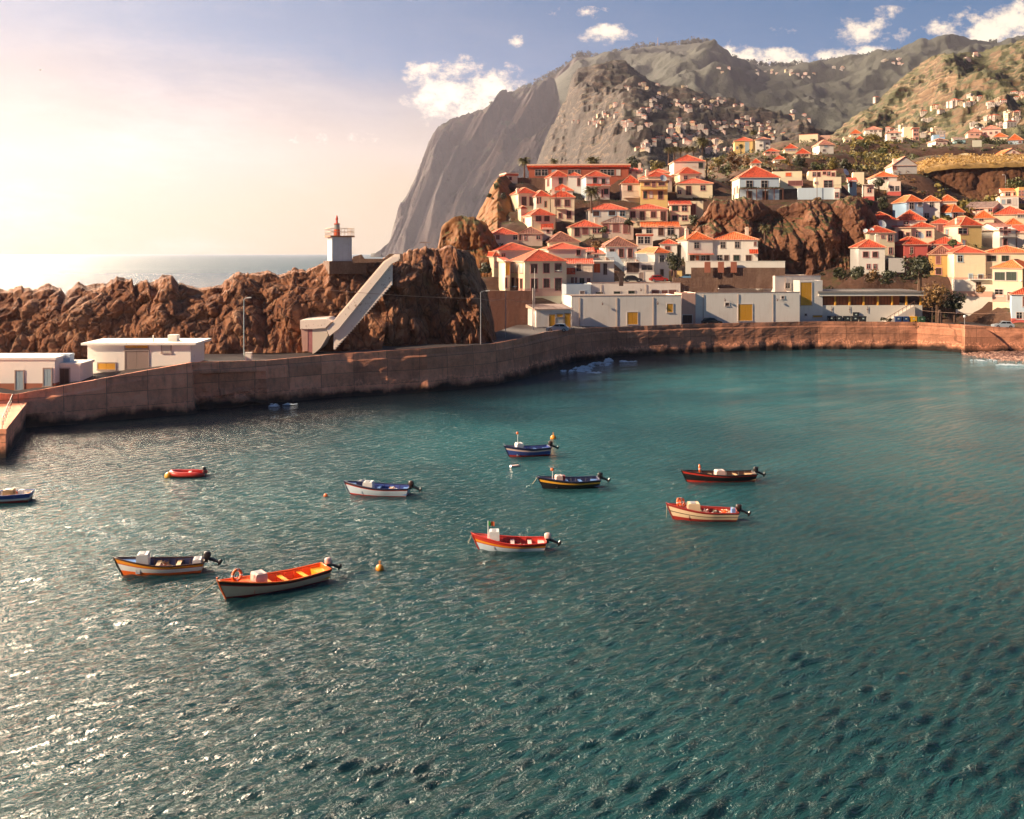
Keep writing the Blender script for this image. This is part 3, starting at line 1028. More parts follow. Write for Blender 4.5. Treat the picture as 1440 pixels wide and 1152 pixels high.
RF = {'r1': roof_tiles('red_clay_tiles', (0.54, 0.062, 0.018), 0.12), 'r2': roof_tiles('orange_clay_tiles', (0.66, 0.115, 0.020), 0.10), 'r3': roof_tiles('brown_clay_tiles', (0.24, 0.085, 0.055), 0.5),
      'r4': roof_tiles('grey_brown_tiles', (0.20, 0.12, 0.10), 0.5), 'pk': roof_tiles('faded_pink_tiles', (0.50, 0.19, 0.13), 0.3)}
M_FASCIA = plain('eave_board', (0.62, 0.40, 0.30), 0.8)
M_RIDGE = plain('ridge_mortar', (0.62, 0.30, 0.17), 0.9)
M_GLASS = plain('dark_window_glass', (0.020, 0.018, 0.018), 0.12, 0, 0.3, 0.6)
M_TERR = plain('flat_roof_screed', (0.30, 0.20, 0.16), 0.9, 0, 0.3, 0.8)
SHUT = {'b': plain('brown_shutter', (0.075, 0.030, 0.022), 0.6, 0, 0.3, 3), 'g': plain('dark_green_shutter', (0.020, 0.034, 0.024), 0.5, 0, 0.3, 3), 'k': M_GLASS, 'd': plain('door_brown', (0.055, 0.026, 0.02), 0.6, 0, 0.3, 3),
        'o': plain('orange_blind', (0.65, 0.13, 0.03), 0.6), 'y': plain('ochre_door', (0.66, 0.32, 0.025), 0.6, 0, 0.06), 'w': plain('pale_shutter', (0.60, 0.56, 0.50), 0.6), 'p': plain('pink_brown_shutter', (0.20, 0.075, 0.065), 0.6, 0, 0.3, 3),
        't': plain('teal_shutter', (0.03, 0.10, 0.09), 0.6), 'u': plain('grey_blue_panel', (0.30, 0.40, 0.46), 0.5), 'x': plain('roller_door', (0.30, 0.22, 0.19), 0.6)}
FRM = {'w': plain('window_trim_white', (0.60, 0.52, 0.48), 0.8), 'p': plain('window_trim_pink', (0.55, 0.26, 0.24), 0.8), 'c': plain('window_trim_stone', (0.40, 0.31, 0.27), 0.8), 'bl': plain('window_trim_blue', (0.45, 0.60, 0.70), 0.8)}
M_CHIM = wall_paint('paint_chimney', (0.76, 0.64, 0.52), 0.4)
M_RAIL = plain('painted_rail', (0.16, 0.10, 0.09), 0.6)
WCACHE = {}


def window_mesh(w, h, kind, fr):
    key = (round(w, 1), round(h, 1), kind, fr)
    if key in WCACHE:
        return WCACHE[key]
    w, h = max(0.3, key[0]), max(0.3, key[1])
    p = MB()
    hw = w / 2
    if kind in ('k',):
        p.box(-hw, hw, -0.035, 0.05, 0, h)
        p.box(-0.03, 0.03, -0.055, -0.0355, 0.0, h, 1)
        p.box(-hw, hw, -0.0555, -0.036, h * 0.62, h * 0.62 + 0.05, 1)
    else:
        p.box(-hw, -0.012, -0.05, 0.05, 0, h)
        p.box(0.012, hw, -0.05, 0.05, 0, h)
        n = max(3, int(h / 0.22))
        for i in range(n):
            z = h * (i + 0.3) / n
            p.box(-hw + 0.07, -0.08, -0.062, -0.0505, z, z + 0.05)
            p.box(0.08, hw - 0.07, -0.062, -0.0505, z, z + 0.05)
    pane = p.mesh('window_pane', [SHUT[kind], FRM['w']])
    f = MB()
    t = 0.13
    f.box(-hw - t, -hw, -0.10, 0.04, 0, h)
    f.box(hw, hw + t, -0.10, 0.04, 0, h)
    f.box(-hw - t, hw + t, -0.10, 0.04, h, h + t)
    f.box(-hw - t - 0.05, hw + t + 0.05, -0.16, 0.04, -0.13, 0)
    WCACHE[key] = (pane, f.mesh('window_frame', FRM[fr]))
    return WCACHE[key]


def roof_mesh(kind, w, d, rise, ov, mat, th=0.16):
    """roof over the rectangle x -w/2..w/2, y 0..d, eave at z 0"""
    m = MB()
    x0, x1, y0, y1 = -w / 2 - ov, w / 2 + ov, -ov, d + ov
    drop = rise * ov / max(1.0, min(w, d) / 2) * 0.8
    z0 = -drop
    if kind == 'hip':
        W_, D_ = x1 - x0, y1 - y0
        if W_ >= D_:
            a = Vector((x0 + D_ / 2, (y0 + y1) / 2, rise))
            b = Vector((x1 - D_ / 2 + 0.02, (y0 + y1) / 2, rise))
        else:
            a = Vector(((x0 + x1) / 2, y0 + W_ / 2, rise))
            b = Vector(((x0 + x1) / 2, y1 - W_ / 2 + 0.02, rise))
        c = [Vector(p) for p in ((x0, y0, z0), (x1, y0, z0), (x1, y1, z0), (x0, y1, z0))]
        if W_ >= D_:
            m.poly([c[0], c[1], b, a])
            m.poly([c[1], c[2], b])
            m.poly([c[2], c[3], a, b])
            m.poly([c[3], c[0], a])
            hips = [(c[0], a), (c[3], a), (c[1], b), (c[2], b), (a, b)]
        else:
            m.poly([c[0], c[1], a])
            m.poly([c[1], c[2], b, a])
            m.poly([c[2], c[3], b])
            m.poly([c[3], c[0], a, b])
            hips = [(c[0], a), (c[1], a), (c[2], b), (c[3], b), (a, b)]
        for (p, q) in hips:
            m.tube([p, q], 0.11, 5, 2)
    elif kind == 'gx':
        ym = (y0 + y1) / 2
        m.poly([(x0, y0, z0), (x1, y0, z0), (x1, ym, rise), (x0, ym, rise)])
        m.poly([(x1, y1, z0), (x0, y1, z0), (x0, ym, rise), (x1, ym, rise)])
        m.tube([(x0, ym, rise), (x1, ym, rise)], 0.11, 5, 2)
    elif kind == 'gy':
        m.poly([(x0, y0, z0), (0, y0, rise), (0, y1, rise), (x0, y1, z0)][::-1])
        m.poly([(x1, y0, z0), (x1, y1, z0), (0, y1, rise), (0, y0, rise)])
        m.tube([(0, y0, rise), (0, y1, rise)], 0.11, 5, 2)
    elif kind == 'shed':
        m.poly([(x0, y0, z0), (x1, y0, z0), (x1, y1, rise), (x0, y1, rise)])
        m.poly([(x0, y0, z0 - 0.02), (x0, y1, rise - 0.02), (x0, y1, z0 - 0.02)], 1)
        m.poly([(x1, y0, z0 - 0.02), (x1, y1, z0 - 0.02), (x1, y1, rise - 0.02)], 1)
    # eave board and soffit
    if kind in ('hip', 'shed', 'gx', 'gy'):
        m.box(x0 + 0.01, x1 - 0.01, y0 + 0.01, y1 - 0.01, z0 - th, z0 - 0.012, 1)
    return m.mesh('roof', [mat, M_FASCIA, M_RIDGE])


def rail(m, x0, x1, y, z, h=1.0, step=0.45, r=0.035, mi=0):
    m.box(x0, x1, y - 0.03, y + 0.03, z + h - 0.06, z + h, mi)
    n = max(1, int((x1 - x0) / step))
    for i in range(n + 1):
        x = x0 + (x1 - x0) * i / n
        m.box(x - r, x + r, y - r, y + r, z, z + h - 0.06, mi)


HOUSES = []


def H(crop, label, x0, x1, ye, yb, roof, wall='white', wins=(), side=None, D=8.0, swins=(), rc='r1', chim=(), Y=None, yaw=None, plinth=None, balc=(), awn=(), fr='p', cat='house', name='house', group='houses of the fishing village', ov=0.35, found=6.0, cdrop=0.0, parapet=0.0, sidewall=None, ctrl=True, k=9.0):
    ox, oy = CROP[crop] if isinstance(crop, str) else crop
    PX = lambda a: ox + a / k
    PY = lambda b: oy + b / k
    X0, X1, YE, YB = PX(x0), PX(x1), PY(ye), PY(yb)
    Y0 = Yv(YB) if Y is None else Y
    k0, k1 = (X0 - 720) / F, (X1 - 720) / F

    def solve(a):
        h = (k1 - k0) * Y0 / (2 * math.cos(a) - (k1 + k0) * math.sin(a))
        return h, k0 * Y0 - k0 * h * math.sin(a) + h * math.cos(a)
    a = -math.atan((k0 + k1) / 2) * 0.75 if yaw is None else R(yaw)
    if side is not None:
        XS = PX(side)
        lo, hi = R(-62), R(62)
        for _ in range(40):
            a = (lo + hi) / 2
            h, cx = solve(a)
            s = -1 if XS < X0 else 1
            ex, ey = Vector((math.cos(a), math.sin(a))), Vector((-math.sin(a), math.cos(a)))
            c = Vector((cx, Y0)) + ex * h * s + ey * D
            if c.x / c.y * F + 720 > XS:
                lo = a
            else:
                hi = a
    h, cx = solve(a)
    w = 2 * h
    zb = CH - (YB - HY) / F * Y0
    ht_ = (YB - YE) / F * Y0
    ca = math.cos(a)
    t = thing(name, (cx, Y0, zb), a, label, cat, group)
    mats = [wallm(wall), wallm(plinth) if plinth else M_TERR]
    sc = Y0 / F / k                                   # metres per crop unit at the front
    zof = lambda b: (yb - b) * sc
    xof = lambda u_: ((u_ - x0) / (x1 - x0) - 0.5) * w
    rk, rv = roof[0], (roof[1] if len(roof) > 1 else None)
    m = MB()
    top = ht_
    if rk in ('hip', 'gx', 'gy', 'shed'):
        Yr = Y0 + D * ca * (0.5 if rk != 'shed' else 0.95)
        rise = (CH - (PY(rv) - HY) / F * Yr) - (zb + ht_)
        rise = max(0.5, min(rise, 0.75 * min(w, D) / 1.2))
        if rk == 'gx':
            m.prism([Vector((0, 0)), Vector((D, 0)), Vector((D / 2, rise * 0.94))], lambda p: (-w / 2, p.x, ht_ - 0.02 + p.y), lambda p: (w / 2, p.x, ht_ - 0.02 + p.y))
        if rk == 'gy':
            m.prism([Vector((-w / 2, 0)), Vector((w / 2, 0)), Vector((0, rise * 0.94))], lambda p: (p.x, 0, ht_ - 0.02 + p.y), lambda p: (p.x, D, ht_ - 0.02 + p.y))
        m.box(-w / 2, w / 2, 0, D, -found, ht_ - 0.021)
        wl = m.build('wall', mats, t)
        ro = link('roof', roof_mesh(rk, w, D, rise, ov, RF[rc]), t, (0, 0, ht_))
    elif rk == 'slab':
        m.box(-w / 2, w / 2, 0, D, -found, ht_)
        wl = m.build('wall', mats, t)
        r_ = MB()
        th = (ye - rv) * sc
        r_.box(-w / 2 - ov, w / 2 + ov, -ov, D + ov, ht_ + 0.003, ht_ + th * 0.55)
        r_.box(-w / 2 - ov - 0.06, w / 2 + ov + 0.06, -ov - 0.06, D + ov + 0.06, ht_ + th * 0.55 + 0.003, ht_ + th, 1)
        ro = r_.build('roof', [RF[rc] if rc in RF else wallm(rc), plain('roof_edge_cream', (0.72, 0.50, 0.36), 0.8)], t)
    else:   # flat with parapet
        m.box(-w / 2, w / 2, 0, D, -found, ht_ - 0.5)
        pt = 0.2
        m.box(-w / 2, w / 2, 0, pt, ht_ - 0.5, ht_)
        m.box(-w / 2, w / 2, D - pt, D, ht_ - 0.5, ht_)
        m.box(-w / 2, -w / 2 + pt, pt, D - pt, ht_ - 0.5, ht_)
        m.box(w / 2 - pt, w / 2, pt, D - pt, ht_ - 0.5, ht_)
        wl = m.build('wall', mats, t)
        r_ = MB()
        r_.box(-w / 2 + pt + 0.003, w / 2 - pt - 0.003, pt + 0.003, D - pt - 0.003, ht_ - 0.49, ht_ - 0.40)
        r_.build('roof', M_TERR, t)
        if parapet:
            c_ = MB()
            c_.box(-w / 2 - 0.06, w / 2 + 0.06, -0.06, pt + 0.04, ht_ + 0.003, ht_ + 0.14)
            c_.build('coping', RF['r1'], t)
    if plinth:
        p = MB()
        p.box(-w / 2 - 0.05, w / 2 + 0.05, -0.05, D + 0.05, -0.6, min(1.0, ht_ * 0.18))
        p.build('plinth', wallm(plinth), t)
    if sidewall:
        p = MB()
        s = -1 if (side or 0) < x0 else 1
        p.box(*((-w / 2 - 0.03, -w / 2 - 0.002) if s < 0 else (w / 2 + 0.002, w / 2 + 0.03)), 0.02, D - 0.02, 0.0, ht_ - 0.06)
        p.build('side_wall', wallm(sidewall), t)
    for q in wins:
        (cu, cv, ww, hh), kk = q[:4], (q[4] if len(q) > 4 else 'b')
        pm, fm = window_mesh(ww * sc / ca, hh * sc, kk, fr)
        nm = 'door' if (cv + hh / 2 > yb - 14 and hh > ww * 1.2) else 'window'
        o = link(nm, pm, t, (xof(cu), 0.0, zof(cv + hh / 2)))
        link('frame', fm, o)
    if side is not None:
        for q in swins:
            (cu, cv, ww, hh), kk = q[:4], (q[4] if len(q) > 4 else 'b')
            f = (cu - x0) / (side - x0) if side < x0 else (cu - x1) / (side - x1)
            pw = ww * D / abs(side - (x0 if side < x0 else x1))
            pm, fm = window_mesh(min(pw, 2.2), hh * sc, kk, fr)
            o = link('window', pm, t, (-w / 2 if side < x0 else w / 2, f * D, zof(cv + hh / 2)))
            o.rotation_euler = (0, 0, R(-90 if side < x0 else 90))
            link('frame', fm, o)
    for (cu, cv) in chim:
        c = MB()
        top = zof(cv)
        c.box(-0.4, 0.4, -0.4, 0.4, ht_ - 0.3, top - 0.3)
        c.box(-0.52, 0.52, -0.52, 0.52, top - 0.3, top - 0.18)
        c.box(-0.3, 0.3, -0.3, 0.3, top - 0.18, top + 0.1)
        c.build('chimney', M_CHIM, t, loc=(max(-w / 2 + .5, min(w / 2 - .5, xof(cu))), D * 0.3, 0))
    for (u0, u1, vs, vr) in balc:
        b = MB()
        b.box(xof(u0), xof(u1), -1.3, -0.003, zof(vs) - 0.18, zof(vs), 0)
        rail(b, xof(u0) + .05, xof(u1) - .05, -1.24, zof(vs), max(0.7, (vs - vr) * sc), 0.3, 0.03, 1)
        b.build('balcony', [mats[0], M_RAIL], t)
    for (u0, u1, v0, v1) in awn:
        b = MB()
        a0, a1 = xof(u0), xof(u1)
        b.poly([(a0, -1.5, zof(v1)), (a1, -1.5, zof(v1)), (a1, 0.02, zof(v0)), (a0, 0.02, zof(v0))])
        b.poly([(a0, -1.5, zof(v1) - 0.12), (a0, 0.02, zof(v0) - 0.12), (a1, 0.02, zof(v0) - 0.12), (a1, -1.5, zof(v1) - 0.12)], 1)
        b.box(a0, a1, -1.5, -1.47, zof(v1) - 0.12, zof(v1) - 0.005, 1)
        b.build('awning', [RF['r1'], M_FASCIA], t)
    if ctrl:
        ex, ey = Vector((math.cos(a), math.sin(a))), Vector((-math.sin(a), math.cos(a)))
        c = Vector((cx, Y0))
        for (du, dv) in ((-.5, 0), (.5, 0), (0, 0), (-.5, .8), (.5, .8), (0, .5)):
            q = c + ex * du * w + ey * dv * D
            CTRL.append((q.x, q.y, zb - cdrop))
    if rk in ('hip', 'gx') and rnd.random() < 0.30 and Y0 < 300:
        b = MB()
        zt_ = ht_ + rise
        b.tube([(0, 0, ht_), (0, 0, zt_ + 1.6)], .035, 5)
        for q_ in range(5):
            b.tube([(-.5 + .06 * q_, -.5 + .25 * q_, zt_ + 1.5), (.5 - .06 * q_, -.5 + .25 * q_, zt_ + 1.5)], .02, 4)
        b.tube([(0, -.5, zt_ + 1.5), (0, .5, zt_ + 1.5)], .02, 4)
        b.build('antenna', M_RAIL, t, loc=(w * rnd.uniform(-.2, .2), D * .5, 0))
    t['w'], t['D'], t['h'] = w, D, ht_
    HOUSES.append(t)
    return t


# ---- left village, top rows (crop A/B/C)
H('A', 'long low terracotta building with ribbon windows and cream roof edge on the village top', 845, 2105, 138, 255, ('slab', 98), 'terra', [(960, 205, 70, 75, 'k'), (1045, 205, 70, 75, 'k'), (1165, 203, 60, 66, 'u'), (1380, 205, 70, 64, 'k'), (1460, 205, 70, 64, 'k'), (1790, 207, 80, 72, 'k'), (1880, 207, 80, 72, 'k'), (1975, 207, 50, 72, 'w')], D=12, rc='r1', ov=0.6, fr='c', name='long_building', cat='building')
H('A', 'small cream hut with red flat roof at the far left of the village top', 562, 700, 245, 320, ('slab', 208), 'cream', [(610, 280, 30, 40, 'd')], side=485, D=6, rc='r1', ov=0.2)
H('A', 'white house with brown corner shutters just under the long terracotta building', 1132, 1362, 250, 400, ('hip', 182), 'pinkw', [(1247, 312, 52, 72, 'g')], side=1040, D=8, swins=[(1092, 325, 75, 85, 'p')])
H('B', 'narrow white house with one tall dark door between two hipped houses', -10, 150, 238, 400, ('hip', 205), 'white', [(125, 325, 36, 95, 'b')], D=7)
H('B', 'white two storey house with red band between its floors behind the dark palm', 218, 515, 248, 530, ('hip', 183), 'white', [(330, 305, 50, 65, 'g'), (437, 318, 44, 72, 'g'), (470, 445, 52, 65, 'g'), (422, 468, 18, 92, 'd'), (330, 430, 60, 60, 'g')], side=150, D=8, sidewall='pblue', awn=[(215, 520, 348, 378)], balc=[(400, 510, 365, 332)])
H('A', 'pale yellow house with two tall brown shuttered doors at the left rim of the village', 712, 935, 458, 655, ('hip', 398), 'cream', [(782, 567, 56, 112, 'b'), (880, 567, 58, 112, 'b')], side=608, D=9, chim=[(712, 400)])
H('A', 'white wing with three narrow windows between two yellow houses', 938, 1112, 495, 700, ('hip', 432), 'white', [(943 + 12, 560, 20, 75, 'g'), (988, 555, 18, 75, 't'), (1055, 605, 26, 75, 'g')], yaw=14, D=7)
H('A', 'cream house with terrace and two chimneys above a dark garden', 1122, 1420, 508, 790, ('hip', 425), 'cream', [(1205, 588, 66, 88, 'b'), (1330, 590, 66, 86, 'b'), (1350, 740, 50, 92, 'd'), (1240, 750, 40, 60, 'b')], D=9, chim=[(1150, 385), (1285, 395)], balc=[(1180, 1305, 662, 620)])
H('A', 'white gabled roof house half hidden behind the cream house with two chimneys', 1125, 1400, 425, 520, ('hip', 352), 'white', [], D=8)
H('A', 'yellow house with two big brown windows at the left side of the village', 878, 1178, 738, 905, ('hip', 660), 'cream', [(965, 785, 72, 72, 'b'), (1070, 785, 66, 72, 'b')], side=755, D=9, swins=[(783, 800, 18, 55, 'b')])
H('A', 'small cream stair tower beside the yellow house with two big brown windows', 745, 815, 655, 780, ('hip', 628), 'cream', [], side=705, D=4, ov=0.15)
H('A', 'low white lean to with a red tiled roof under the yellow house', 1012, 1140, 902, 985, ('shed', 830), 'pinkw', [(1085, 945, 30, 40, 'd')], D=6)
# ---- crop D
H('D', 'pink washed house with a faded red hipped roof at the village left', 378, 720, 172, 300, ('hip', 95), 'pinkw', [(450, 215, 46, 56, 'p'), (670, 215, 50, 60, 'k')], side=300, D=9, fr='w')
H('D', 'weathered white house with a dusty brown roof beside the pink washed house', 722, 1015, 158, 300, ('hip', 80), 'old', [(735, 215, 26, 70, 'd'), (800, 212, 26, 70, 'k'), (965, 215, 50, 46, 'k')], D=8, rc='r3')
H('D', 'cream house with a striped brown hipped roof above the orange roofed houses', 1100, 1480, 262, 330, ('hip', 145), 'cream', [], side=1015, D=10, rc='r3')
H('D', 'long red roof with a blue skylight above the big yellow corner house', 470, 940, 372, 640, ('hip', 285), 'pinkw', [(520, 440, 40, 40, 'k')], side=330, D=11, swins=[(372, 470, 52, 65, 'p')])
H('D', 'cream side house with a low orange roof left of the yellow corner house', 400, 470, 440, 690, ('hip', 385), 'cream', [(425, 560, 24, 60, 'w')], side=245, D=10, swins=[(300, 480, 30, 60, 'w')])
H('D', 'big yellow corner house with brown shutters and pink plinth above the harbour', 792, 1320, 507, 922, ('hip', 370), 'cream', [(907, 610, 76, 112), (1063, 607, 74, 115), (1212, 600, 80, 105), (912, 820, 86, 165, 'd'), (1065, 795, 80, 112), (1213, 812, 82, 160, 'd')], side=604, D=11, plinth='salmon',
  swins=[(640, 608, 34, 112, 'w'), (695, 608, 34, 112, 'w'), (752, 610, 38, 115, 'w'), (645, 815, 32, 150, 'd'), (705, 818, 28, 150, 'd'), (752, 818, 30, 150, 'd')])
H('D', 'narrow pale yellow annexe with an ochre balcony door left of the yellow corner house', 545, 606, 505, 880, ('shed', 400), 'cream', [(577, 612, 46, 155, 'y'), (528 + 30, 790, 20, 130, 'd')], side=462, D=8)
H('D', 'pinkish white house with long orange roof right of the yellow corner house', 1090, 1565, 358, 650, ('hip', 282), 'pinkw', [(1470, 400, 50, 82, 'd'), (1400, 560, 40, 60, 'b')], D=9, rc='r1', yaw=10)
# ---- crop E lower left
H('E', 'white house with red awning over a balcony room, next to the yellow corner house', -60, 300, 540, 815, ('shed', 480), 'pinkw', [(125, 592, 55, 105, 'd'), (45, 765, 32, 85, 'p'), (90, 765, 26, 85, 'p'), (165, 765, 56, 68, 'g'), (250, 770, 42, 82, 'p')], D=7, balc=[(95, 298, 645, 600)], awn=[(-60, 80, 600, 680)], fr='w')
H('E', 'little white house with one small square window under a red roof edge', 222, 310, 382, 500, ('shed', 342), 'white', [(258, 410, 36, 38, 'k')], D=6)
H('E', 'small white house with a slanted roof and a dark square window by the outside stairs', 312, 470, 412, 520, ('shed', 372), 'white', [(345, 440, 42, 50, 'k')], D=6)
H('E', 'white terrace house with a glowing orange window beside a brown door', 305, 572, 505, 760, ('flat',), 'white', [(355, 605, 76, 112, 'o'), (460, 618, 46, 140, 'd')], D=7, balc=[(305, 572, 512, 470)], fr='w')
H('E', 'white house with a brown ribbed roof and two tall doors at the outside stairs', 470, 858, 318, 520, ('hip', 205), 'white', [(547, 385, 56, 42, 'd'), (663, 415, 56, 104, 'b'), (775, 415, 52, 104, 'b')], D=9, rc='r3', side=385)
H('E', 'white terrace house with a dark shaded veranda over a garage door', 702, 1082, 525, 765, ('flat',), 'white', [(812, 600, 160, 125, 'd'), (918, 707, 58, 95, 'x'), (990, 600, 140, 60, 'k')], D=7, balc=[(730, 890, 520, 470)], fr='w')
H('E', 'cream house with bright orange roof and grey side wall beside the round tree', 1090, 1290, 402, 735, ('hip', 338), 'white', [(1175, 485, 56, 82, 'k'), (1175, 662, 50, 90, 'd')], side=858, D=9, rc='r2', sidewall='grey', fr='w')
H('E', 'low yellow house behind the round dark tree near the warehouse roof', 1210, 1432, 640, 728, ('flat',), 'yellow', [(1325, 660, 50, 80, 'd')], D=5)
H('E', 'little pink framed house with two large dark windows in the village middle', 862, 1062, 195, 335, ('slab', 165), 'pinkw', [(910, 250, 68, 88, 'k'), (993, 250, 68, 88, 'k')], D=6, rc='r1', ov=0.15, fr='w')
H('B', 'white house with a long shallow orange roof over a row of dark doors', 925, 1395, 888, 1010, ('shed', 825), 'white', [(1015, 935, 62, 82, 'k'), (1165, 945, 66, 112, 'b'), (1290, 942, 78, 108, 'k')], D=8, rc='r2', fr='c')
H('B', 'plain white block joined to the right end of the long shallow orange roof', 1396, 1495, 880, 1010, ('flat',), 'pinkw', [], D=6)
H('E', 'small white house with one wide dark window left of the grey stair wall', 1162, 1370, 288, 420, ('hip', 236), 'white', [(1250, 352, 62, 46, 'd')], D=6)
# ---- crop B middle row
H('B', 'long white house with three brown shuttered windows under a red roof', 255, 762, 668, 800, ('hip', 598), 'white', [(345, 725, 82, 62, 'b'), (545, 720, 84, 56, 'd'), (677, 727, 62, 64, 'k')], D=9, fr='bl', side=215)
H('B', 'cream house with dark doors and a blue balcony panel right of the long white house', 764, 1250, 662, 840, ('hip', 605), 'cream', [(810, 735, 62, 76), (930, 755, 62, 122, 'd'), (1070, 735, 62, 76), (1195, 757, 68, 124, 'd')], D=9, balc=[(860, 1180, 815, 775)])
H('B', 'old pink and white house with three large pink shutters and dusty brown roof', 425, 818, 832, 1010, ('hip', 755), 'old', [(465, 910, 74, 108, 'p'), (597, 905, 74, 104, 'p'), (727, 915, 74, 112, 'p')], D=9, rc='r4')
H('B', 'cream house with a white chimney and a washing terrace below the long white house', 30, 420, 884, 1020, ('hip', 805), 'cream', [(105, 958, 62, 104, 'd'), (205, 945, 68, 78, 'p'), (325, 940, 46, 56, 'k'), (388, 940, 44, 56, 'k')], D=9, chim=[(360, 770)], side=-20)
H('B', 'white house with a railed balcony and stairs under a pointed red roof', 672, 905, 328, 530, ('hip', 240), 'pinkw', [(770, 400, 54, 68, 'g')], D=8, balc=[(690, 875, 520, 440)], side=645)
H('B', 'yellow house with a covered upper balcony and a big satellite dish', 908, 1250, 318, 610, ('slab', 286), 'yellow', [(990, 350, 66, 38, 'd'), (1075, 350, 42, 72, 'p'), (1175, 350, 78, 38, 'd'), (965, 487, 46, 92, 'g'), (1040, 485, 36, 82, 'w'), (1160, 490, 60, 100, 'd')], D=7, rc='r4', ov=0.5, balc=[(905, 1250, 415, 385)])
H('B', 'pink walled house with a red roof behind the yellow balcony house', 1000, 1305, 252, 420, ('hip', 186), 'pinkw', [], side=890, D=8, chim=[(1010, 165)])
H('B', 'tiny cream house with two dark windows at the end of the long terracotta building', 762, 920, 185, 250, ('shed', 145), 'cream', [(777, 197, 26, 34, 'k'), (865, 197, 26, 30, 'k')], D=6, chim=[(900, 80)])
H('B', 'low red roofed house between the tiny cream house and the big pink house', 1010, 1270, 200, 270, ('hip', 160), 'cream', [], D=8)
# ---- crop C
H('C', 'tall pink house in front of the row of palms on the village crest', 430, 818, 416, 610, ('hip', 340), 'pinkw', [(770, 475, 56, 62, 'g')], side=372, D=10, chim=[(795, 345)], fr='c')
H('C', 'low pink wing with a small red roof against the tall pink house', 470, 690, 486, 600, ('shed', 456), 'pinkw', [], D=4)
H('C', 'cream house with a pointed red roof below the tall pink house', 505, 768, 572, 720, ('hip', 500), 'cream', [(578, 630, 42, 42, 'k'), (725, 625, 30, 28, 'k')], side=395, D=9)
H('C', 'cream house with a tall dark door above a black shaded terrace', 470, 918, 697, 860, ('hip', 640), 'cream', [(615, 790, 60, 112, 'd'), (797, 760, 56, 62, 'k'), (500, 812, 40, 46, 'k')], D=9, side=440)
H('C', 'cream house with four framed windows left of the brown stair wall', 383, 640, 962, 1190, ('shed', 918), 'cream', [(445, 1018, 76, 68, 'g'), (563, 1018, 62, 68, 'k'), (440, 1140, 60, 60, 'g'), (565, 1140, 60, 60, 'k')], D=8)
H('C', 'cream stair house with a tall brown door beside the red cliff', 642, 800, 925, 1110, ('flat',), 'cream', [(672, 1030, 60, 130, 'p')], D=7)
# ---- F: pair of houses under the cliff
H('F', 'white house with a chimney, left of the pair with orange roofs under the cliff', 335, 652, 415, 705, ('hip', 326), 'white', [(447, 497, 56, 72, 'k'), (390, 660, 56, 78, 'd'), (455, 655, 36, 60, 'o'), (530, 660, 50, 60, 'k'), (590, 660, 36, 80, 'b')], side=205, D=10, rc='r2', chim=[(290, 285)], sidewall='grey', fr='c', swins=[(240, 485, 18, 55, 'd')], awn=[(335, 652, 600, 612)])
H('F', 'white house with five dark windows, right of the pair with orange roofs under the cliff', 654, 1222, 417, 705, ('hip', 326), 'white', [(780, 492, 52, 74, 'k'), (962, 490, 54, 74, 'k'), (738, 658, 56, 74, 'k'), (825, 662, 52, 80, 'd'), (952, 658, 72, 74, 'g'), (1188, 475, 26, 50, 'p'), (1105, 660, 64, 82, 'd')], D=10, rc='r2', chim=[(1095, 265)], fr='c', awn=[(1110, 1222, 545, 600)])
# ---- G: above the cliff
H('G', 'large shade-tinted white house with red pyramid roof and vine porch above the red cliff', 0, 502, 798, 1115, ('hip', 662), 'pblue', [(125, 893, 76, 84, 'k'), (315, 893, 78, 84, 'k'), (120, 1040, 66, 120, 'd'), (325, 1040, 66, 120, 'd')], side=-95, D=11, sidewall='cream', Y=262, fr='c', swins=[(-60, 960, 22, 90, 'p'), (-25, 950, 22, 90, 'p'), (-70, 1040, 60, 80, 'd')])  # front's blue shade and side's lit cream are put into the wall colours
H('G', 'low cream house with a red shaded terrace right of the pyramid roofed house', 508, 785, 805, 915, ('flat',), 'cream', [(705, 880, 165, 56, 'p')], D=7, Y=268)
H('G', 'white upper storey with five dark openings under a red roof edge', 872, 1222, 722, 805, ('flat',), 'cream', [(945, 765, 36, 56, 'k'), (1005, 768, 36, 60, 'd'), (1075, 752, 40, 36, 'b'), (1130, 760, 34, 50, 'k'), (1185, 772, 34, 44, 'b')], D=7, Y=276, parapet=1)
H('G', 'large cream house with one wide dark window and an outside stair', 958, 1287, 802, 960, ('flat',), 'cream', [(1122, 890, 98, 88, 'k'), (940 + 30, 872, 30, 24, 'k')], D=9, Y=266, balc=[(1075, 1285, 940, 905)])
H('G', 'long blue white garden building below the large cream house', 742, 1200, 938, 1080, ('flat',), 'pblue', [], D=4, Y=259)
H('G', 'small white gate house with one window at the cliff top', 1200, 1270, 945, 1095, ('flat',), 'white', [(1232, 1030, 36, 62, 'k')], D=4, Y=257, parapet=1)
